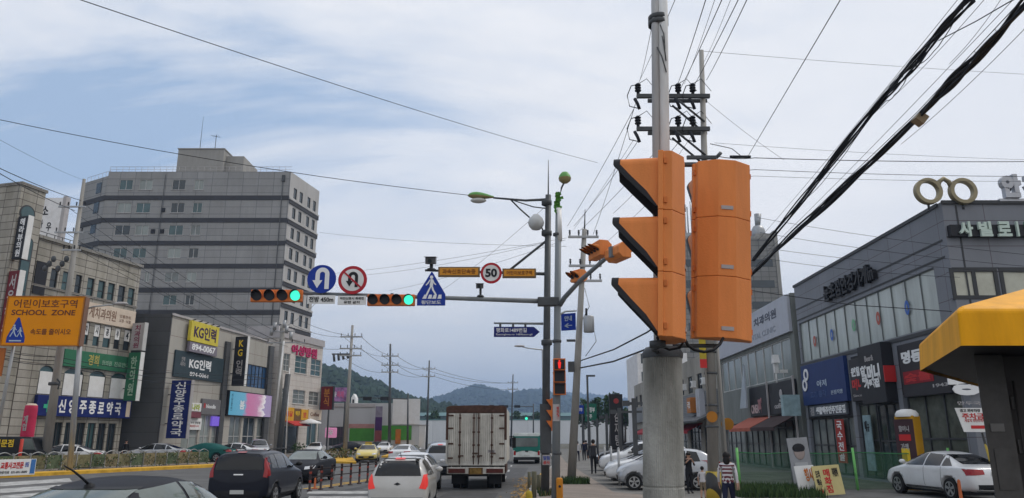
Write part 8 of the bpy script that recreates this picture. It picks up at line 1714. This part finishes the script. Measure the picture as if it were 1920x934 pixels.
# ------------------------------------------------------------------ people
skin = mat('skin', (.42, .25, .18), .6, dirt=.05); hairm = mat('hair_black', (.012, .010, .010), .6, dirt=0); shoe = mat('shoe_dark', (.03, .028, .03), .6, dirt=.1)
def person(label, x, y, z, H, facing, top, bottom, pose='stand', longhair=False, sleeve=True, stripes=None, group=None, bag=False, shorts=False):
    """one skinned body; facing in degrees from +Y; height H"""
    o = thing('person', label, 'person', (x, y, z), R(-facing), group); s = H / 1.75
    V, E, Rd = [], [], []
    def v(p, r): V.append(Vector(p) * s); Rd.append(r * s); return len(V) - 1
    def ch(start, pts):
        a = start
        for p, r in pts: b_ = v(p, r); E.append((a, b_)); a = b_
        return a
    pel = v((0, 0, .95), .14); chest = ch(pel, [((0, -.01, 1.12), .125), ((0, 0, 1.33), .15), ((0, 0, 1.43), .10)])
    nk = ch(chest, [((0, .015, 1.50), .055), ((0, .03, 1.57), .06), ((0, .035, 1.65), .095), ((0, .03, 1.71), .075)])
    st = .22 if pose == 'walk' else .03
    for sg in (-1, 1):
        f = st * sg
        ch(pel, [((sg * .09, 0, .86), .105), ((sg * .10, f * .6 + .02, .50), .07), ((sg * .10, f - (.06 if f < 0 else 0), .12), .048), ((sg * .105, f + .03, .045), .045), ((sg * .11, f + .15, .03), .035)])
        if pose == 'phone' and sg == 1: arm = [((sg * .19, 0, 1.41), .06), ((sg * .24, .02, 1.15), .043), ((sg * .14, .26, 1.22), .034), ((sg * .11, .32, 1.25), .03)]
        elif pose == 'up': arm = [((sg * .19, 0, 1.41), .06), ((sg * .26, .06, 1.20), .043), ((sg * .12, .20, 1.38), .034), ((sg * .08, .24, 1.44), .03)]
        else: arm = [((sg * .19, 0, 1.41), .06), ((sg * .26, -.02 - f * .4, 1.14), .043), ((sg * .27, .05 - f * .8, .90), .033), ((sg * .27, .06 - f * .8, .84), .03)]
        w = ch(chest, arm); hp = V[w] / s; hd = (V[w] - V[w - 1]).normalized(); sd_ = Vector((sg, 0, 0)); nn_ = hd.cross(sd_).normalized()
        for k, ln in enumerate((.075, .085, .08, .062)):
            b0 = hp + hd * .045 + nn_ * (.024 - .016 * k); ch(w, [(b0, .0125), (b0 + hd * ln * .55 - sd_ * .008, .010), (b0 + hd * ln * .9 - sd_ * .028, .008)])
        tb = hp + hd * .01 + nn_ * .03; ch(w, [(tb, .013), (tb + hd * .04 + nn_ * .02, .009)])
    me = bpy.data.meshes.new('figure'); me.from_pydata([tuple(p) for p in V], E, []); ob = bpy.data.objects.new('figure_tmp', me); C.objects.link(ob)
    ob.modifiers.new('skin', 'SKIN'); sl_ = me.skin_vertices[0].data
    for k, r in enumerate(Rd): sl_[k].radius = (r * (1.22 if k in (1, 2, 3) else 1), r * (.8 if k in (1, 2) else .95)) if False else (r, r)
    sl_[0].use_root = True
    sb = ob.modifiers.new('sub', 'SUBSURF'); sb.levels = 2; sb.render_levels = 2
    dg = bpy.context.evaluated_depsgraph_get(); dg.update(); bm_ = bpy.data.meshes.new_from_object(ob.evaluated_get(dg)); bpy.data.objects.remove(ob)
    mats = [skin, top, bottom, shoe, stripes or top]
    bm_.materials.clear()
    for q in mats: bm_.materials.append(q)
    for v_ in bm_.vertices:
        if 1.0 * s < v_.co.z < 1.46 * s and abs(v_.co.x) < .2 * s: v_.co.x *= 1.12; v_.co.y *= .86
    for pg in bm_.polygons:
        c = pg.center / s; pg.use_smooth = True; ax = abs(c.x)
        armz = ax > .215 or (pose in ('phone', 'up') and c.y > .12 and 1.0 < c.z < 1.5)
        if c.z > 1.475: mi = 0
        elif armz and c.z > .7: mi = (1 if (sleeve and c.z > .93 and c.y < .24) or c.z > 1.22 else 0) if pose != 'up' else (1 if c.y < .16 else 0)
        elif c.z > .93: mi = 1 if not stripes or int(c.z * 19) % 2 else 4
        elif c.z > (.5 if shorts else .09): mi = 2
        elif c.z > .09: mi = 0
        else: mi = 3
        pg.material_index = mi
    b_ = bpy.data.objects.new('body', bm_); C.objects.link(b_); b_.parent = o; T = W[o.name]
    hm = MB(T); cz = 1.655 * s; hm.ball((0, .012 * s, cz + .02 * s), .108 * s, .112 * s, .118 * s, 14)
    hm.v = [q if (T.inverted() @ q).z > cz - .01 * s or (T.inverted() @ q).y < .02 * s else T @ Vector(((T.inverted() @ q).x * .75, min((T.inverted() @ q).y, .06 * s), max((T.inverted() @ q).z, cz))) for q in hm.v]
    if longhair: hm.ball((0, -.05 * s, cz - .12 * s), .10 * s, .06 * s, .16 * s, 12)
    hm.build('hair', hairm, o)
    fm2 = MB(T); 
    for sg in (-1, 1): fm2.ball((sg * .036 * s, .118 * s, 1.645 * s), .012 * s, .008 * s, .008 * s, 8, 1); fm2.ball((sg * .098 * s, .03 * s, 1.635 * s), .014 * s, .02 * s, .03 * s, 8)
    fm2.ball((0, .135 * s, 1.62 * s), .014 * s, .02 * s, .02 * s, 8); fm2.ball((0, .118 * s, 1.585 * s), .025 * s, .01 * s, .007 * s, 8, 2); fm2.build('face', [skin, hairm, mat('lips', (.30, .11, .09), .6, dirt=0)], o)
    if bag: m = MB(T); m.box(.20 * s, .32 * s, -.12 * s, .10 * s, .72 * s, .98 * s); m.build('bag', bag, o, .03)
    return o
cl_black = mat('cloth_black', (.016, .016, .019), .9, dirt=.15); cl_dark = mat('cloth_charcoal', (.035, .034, .038), .9, dirt=.15); cl_white = mat('cloth_white', (.55, .54, .56), .9, dirt=.1); cl_navy = mat('cloth_navy', (.018, .022, .05), .9, dirt=.15); cl_red = mat('cloth_dark_red', (.13, .03, .04), .9, dirt=.1); cl_kh = mat('cloth_khaki', (.20, .16, .11), .9, dirt=.1)
person('person in dark clothes walking away along the right pavement', P(1113, 870, 41).x, 41, .12, 1.74, 4, cl_dark, cl_black, 'walk')
person('person in a white shirt far along the right pavement', P(1083, 850, 62).x, 62, .12, 1.55, 10, cl_white, cl_navy, 'walk')
person('person in navy clothes beside the white shirted one far along the pavement', P(1095, 845, 64).x, 64, .12, 1.6, -5, cl_navy, cl_black)
person('small dark figure farthest along the pavement', P(1099, 845, 70).x, 70, .12, 1.6, 0, cl_dark, cl_dark)
person('person in black holding both hands up to the face right of the wrapped pole', P(1292, 890, 27.0).x, 27.0, .11, 1.36, 170, cl_black, cl_black, 'up', True)
person('small child in a white shirt between the pole and the utility pole', P(1318, 910, 24.5).x, 24.5, .11, .98, 30, cl_white, cl_kh, 'stand', False, False, shorts=True)
person('person in a white and dark red striped shirt walking right of the utility pole', P(1364, 890, 19.2).x, 19.2, .12, 1.50, 20, cl_white, cl_navy, 'walk', True, True, cl_red, bag=cl_kh)
person('dark clad person standing against the blind grey wall on the left', P(237, 828, 58.8).x, 58.8, .12, 1.68, 120, cl_black, cl_black)

# ------------------------------------------------------------------ air
def haze():
    m = bpy.data.materials.new('haze_air'); m.use_nodes = True; t = m.node_tree; t.nodes.remove(t.nodes['Principled BSDF']); v = t.nodes.new('ShaderNodeVolumePrincipled')
    v.inputs['Color'].default_value = (.44, .63, .95, 1); v.inputs['Density'].default_value = HAZE; v.inputs['Anisotropy'].default_value = .2
    t.links.new(v.outputs[0], t.nodes['Material Output'].inputs['Volume'])
    b_ = MB(); b_.box(-2600, 2600, -60, 4600, -4, 330); o = b_.build('haze', m); tag(o, None, None, None, 'stuff')
HAZE = 0.00034
haze()
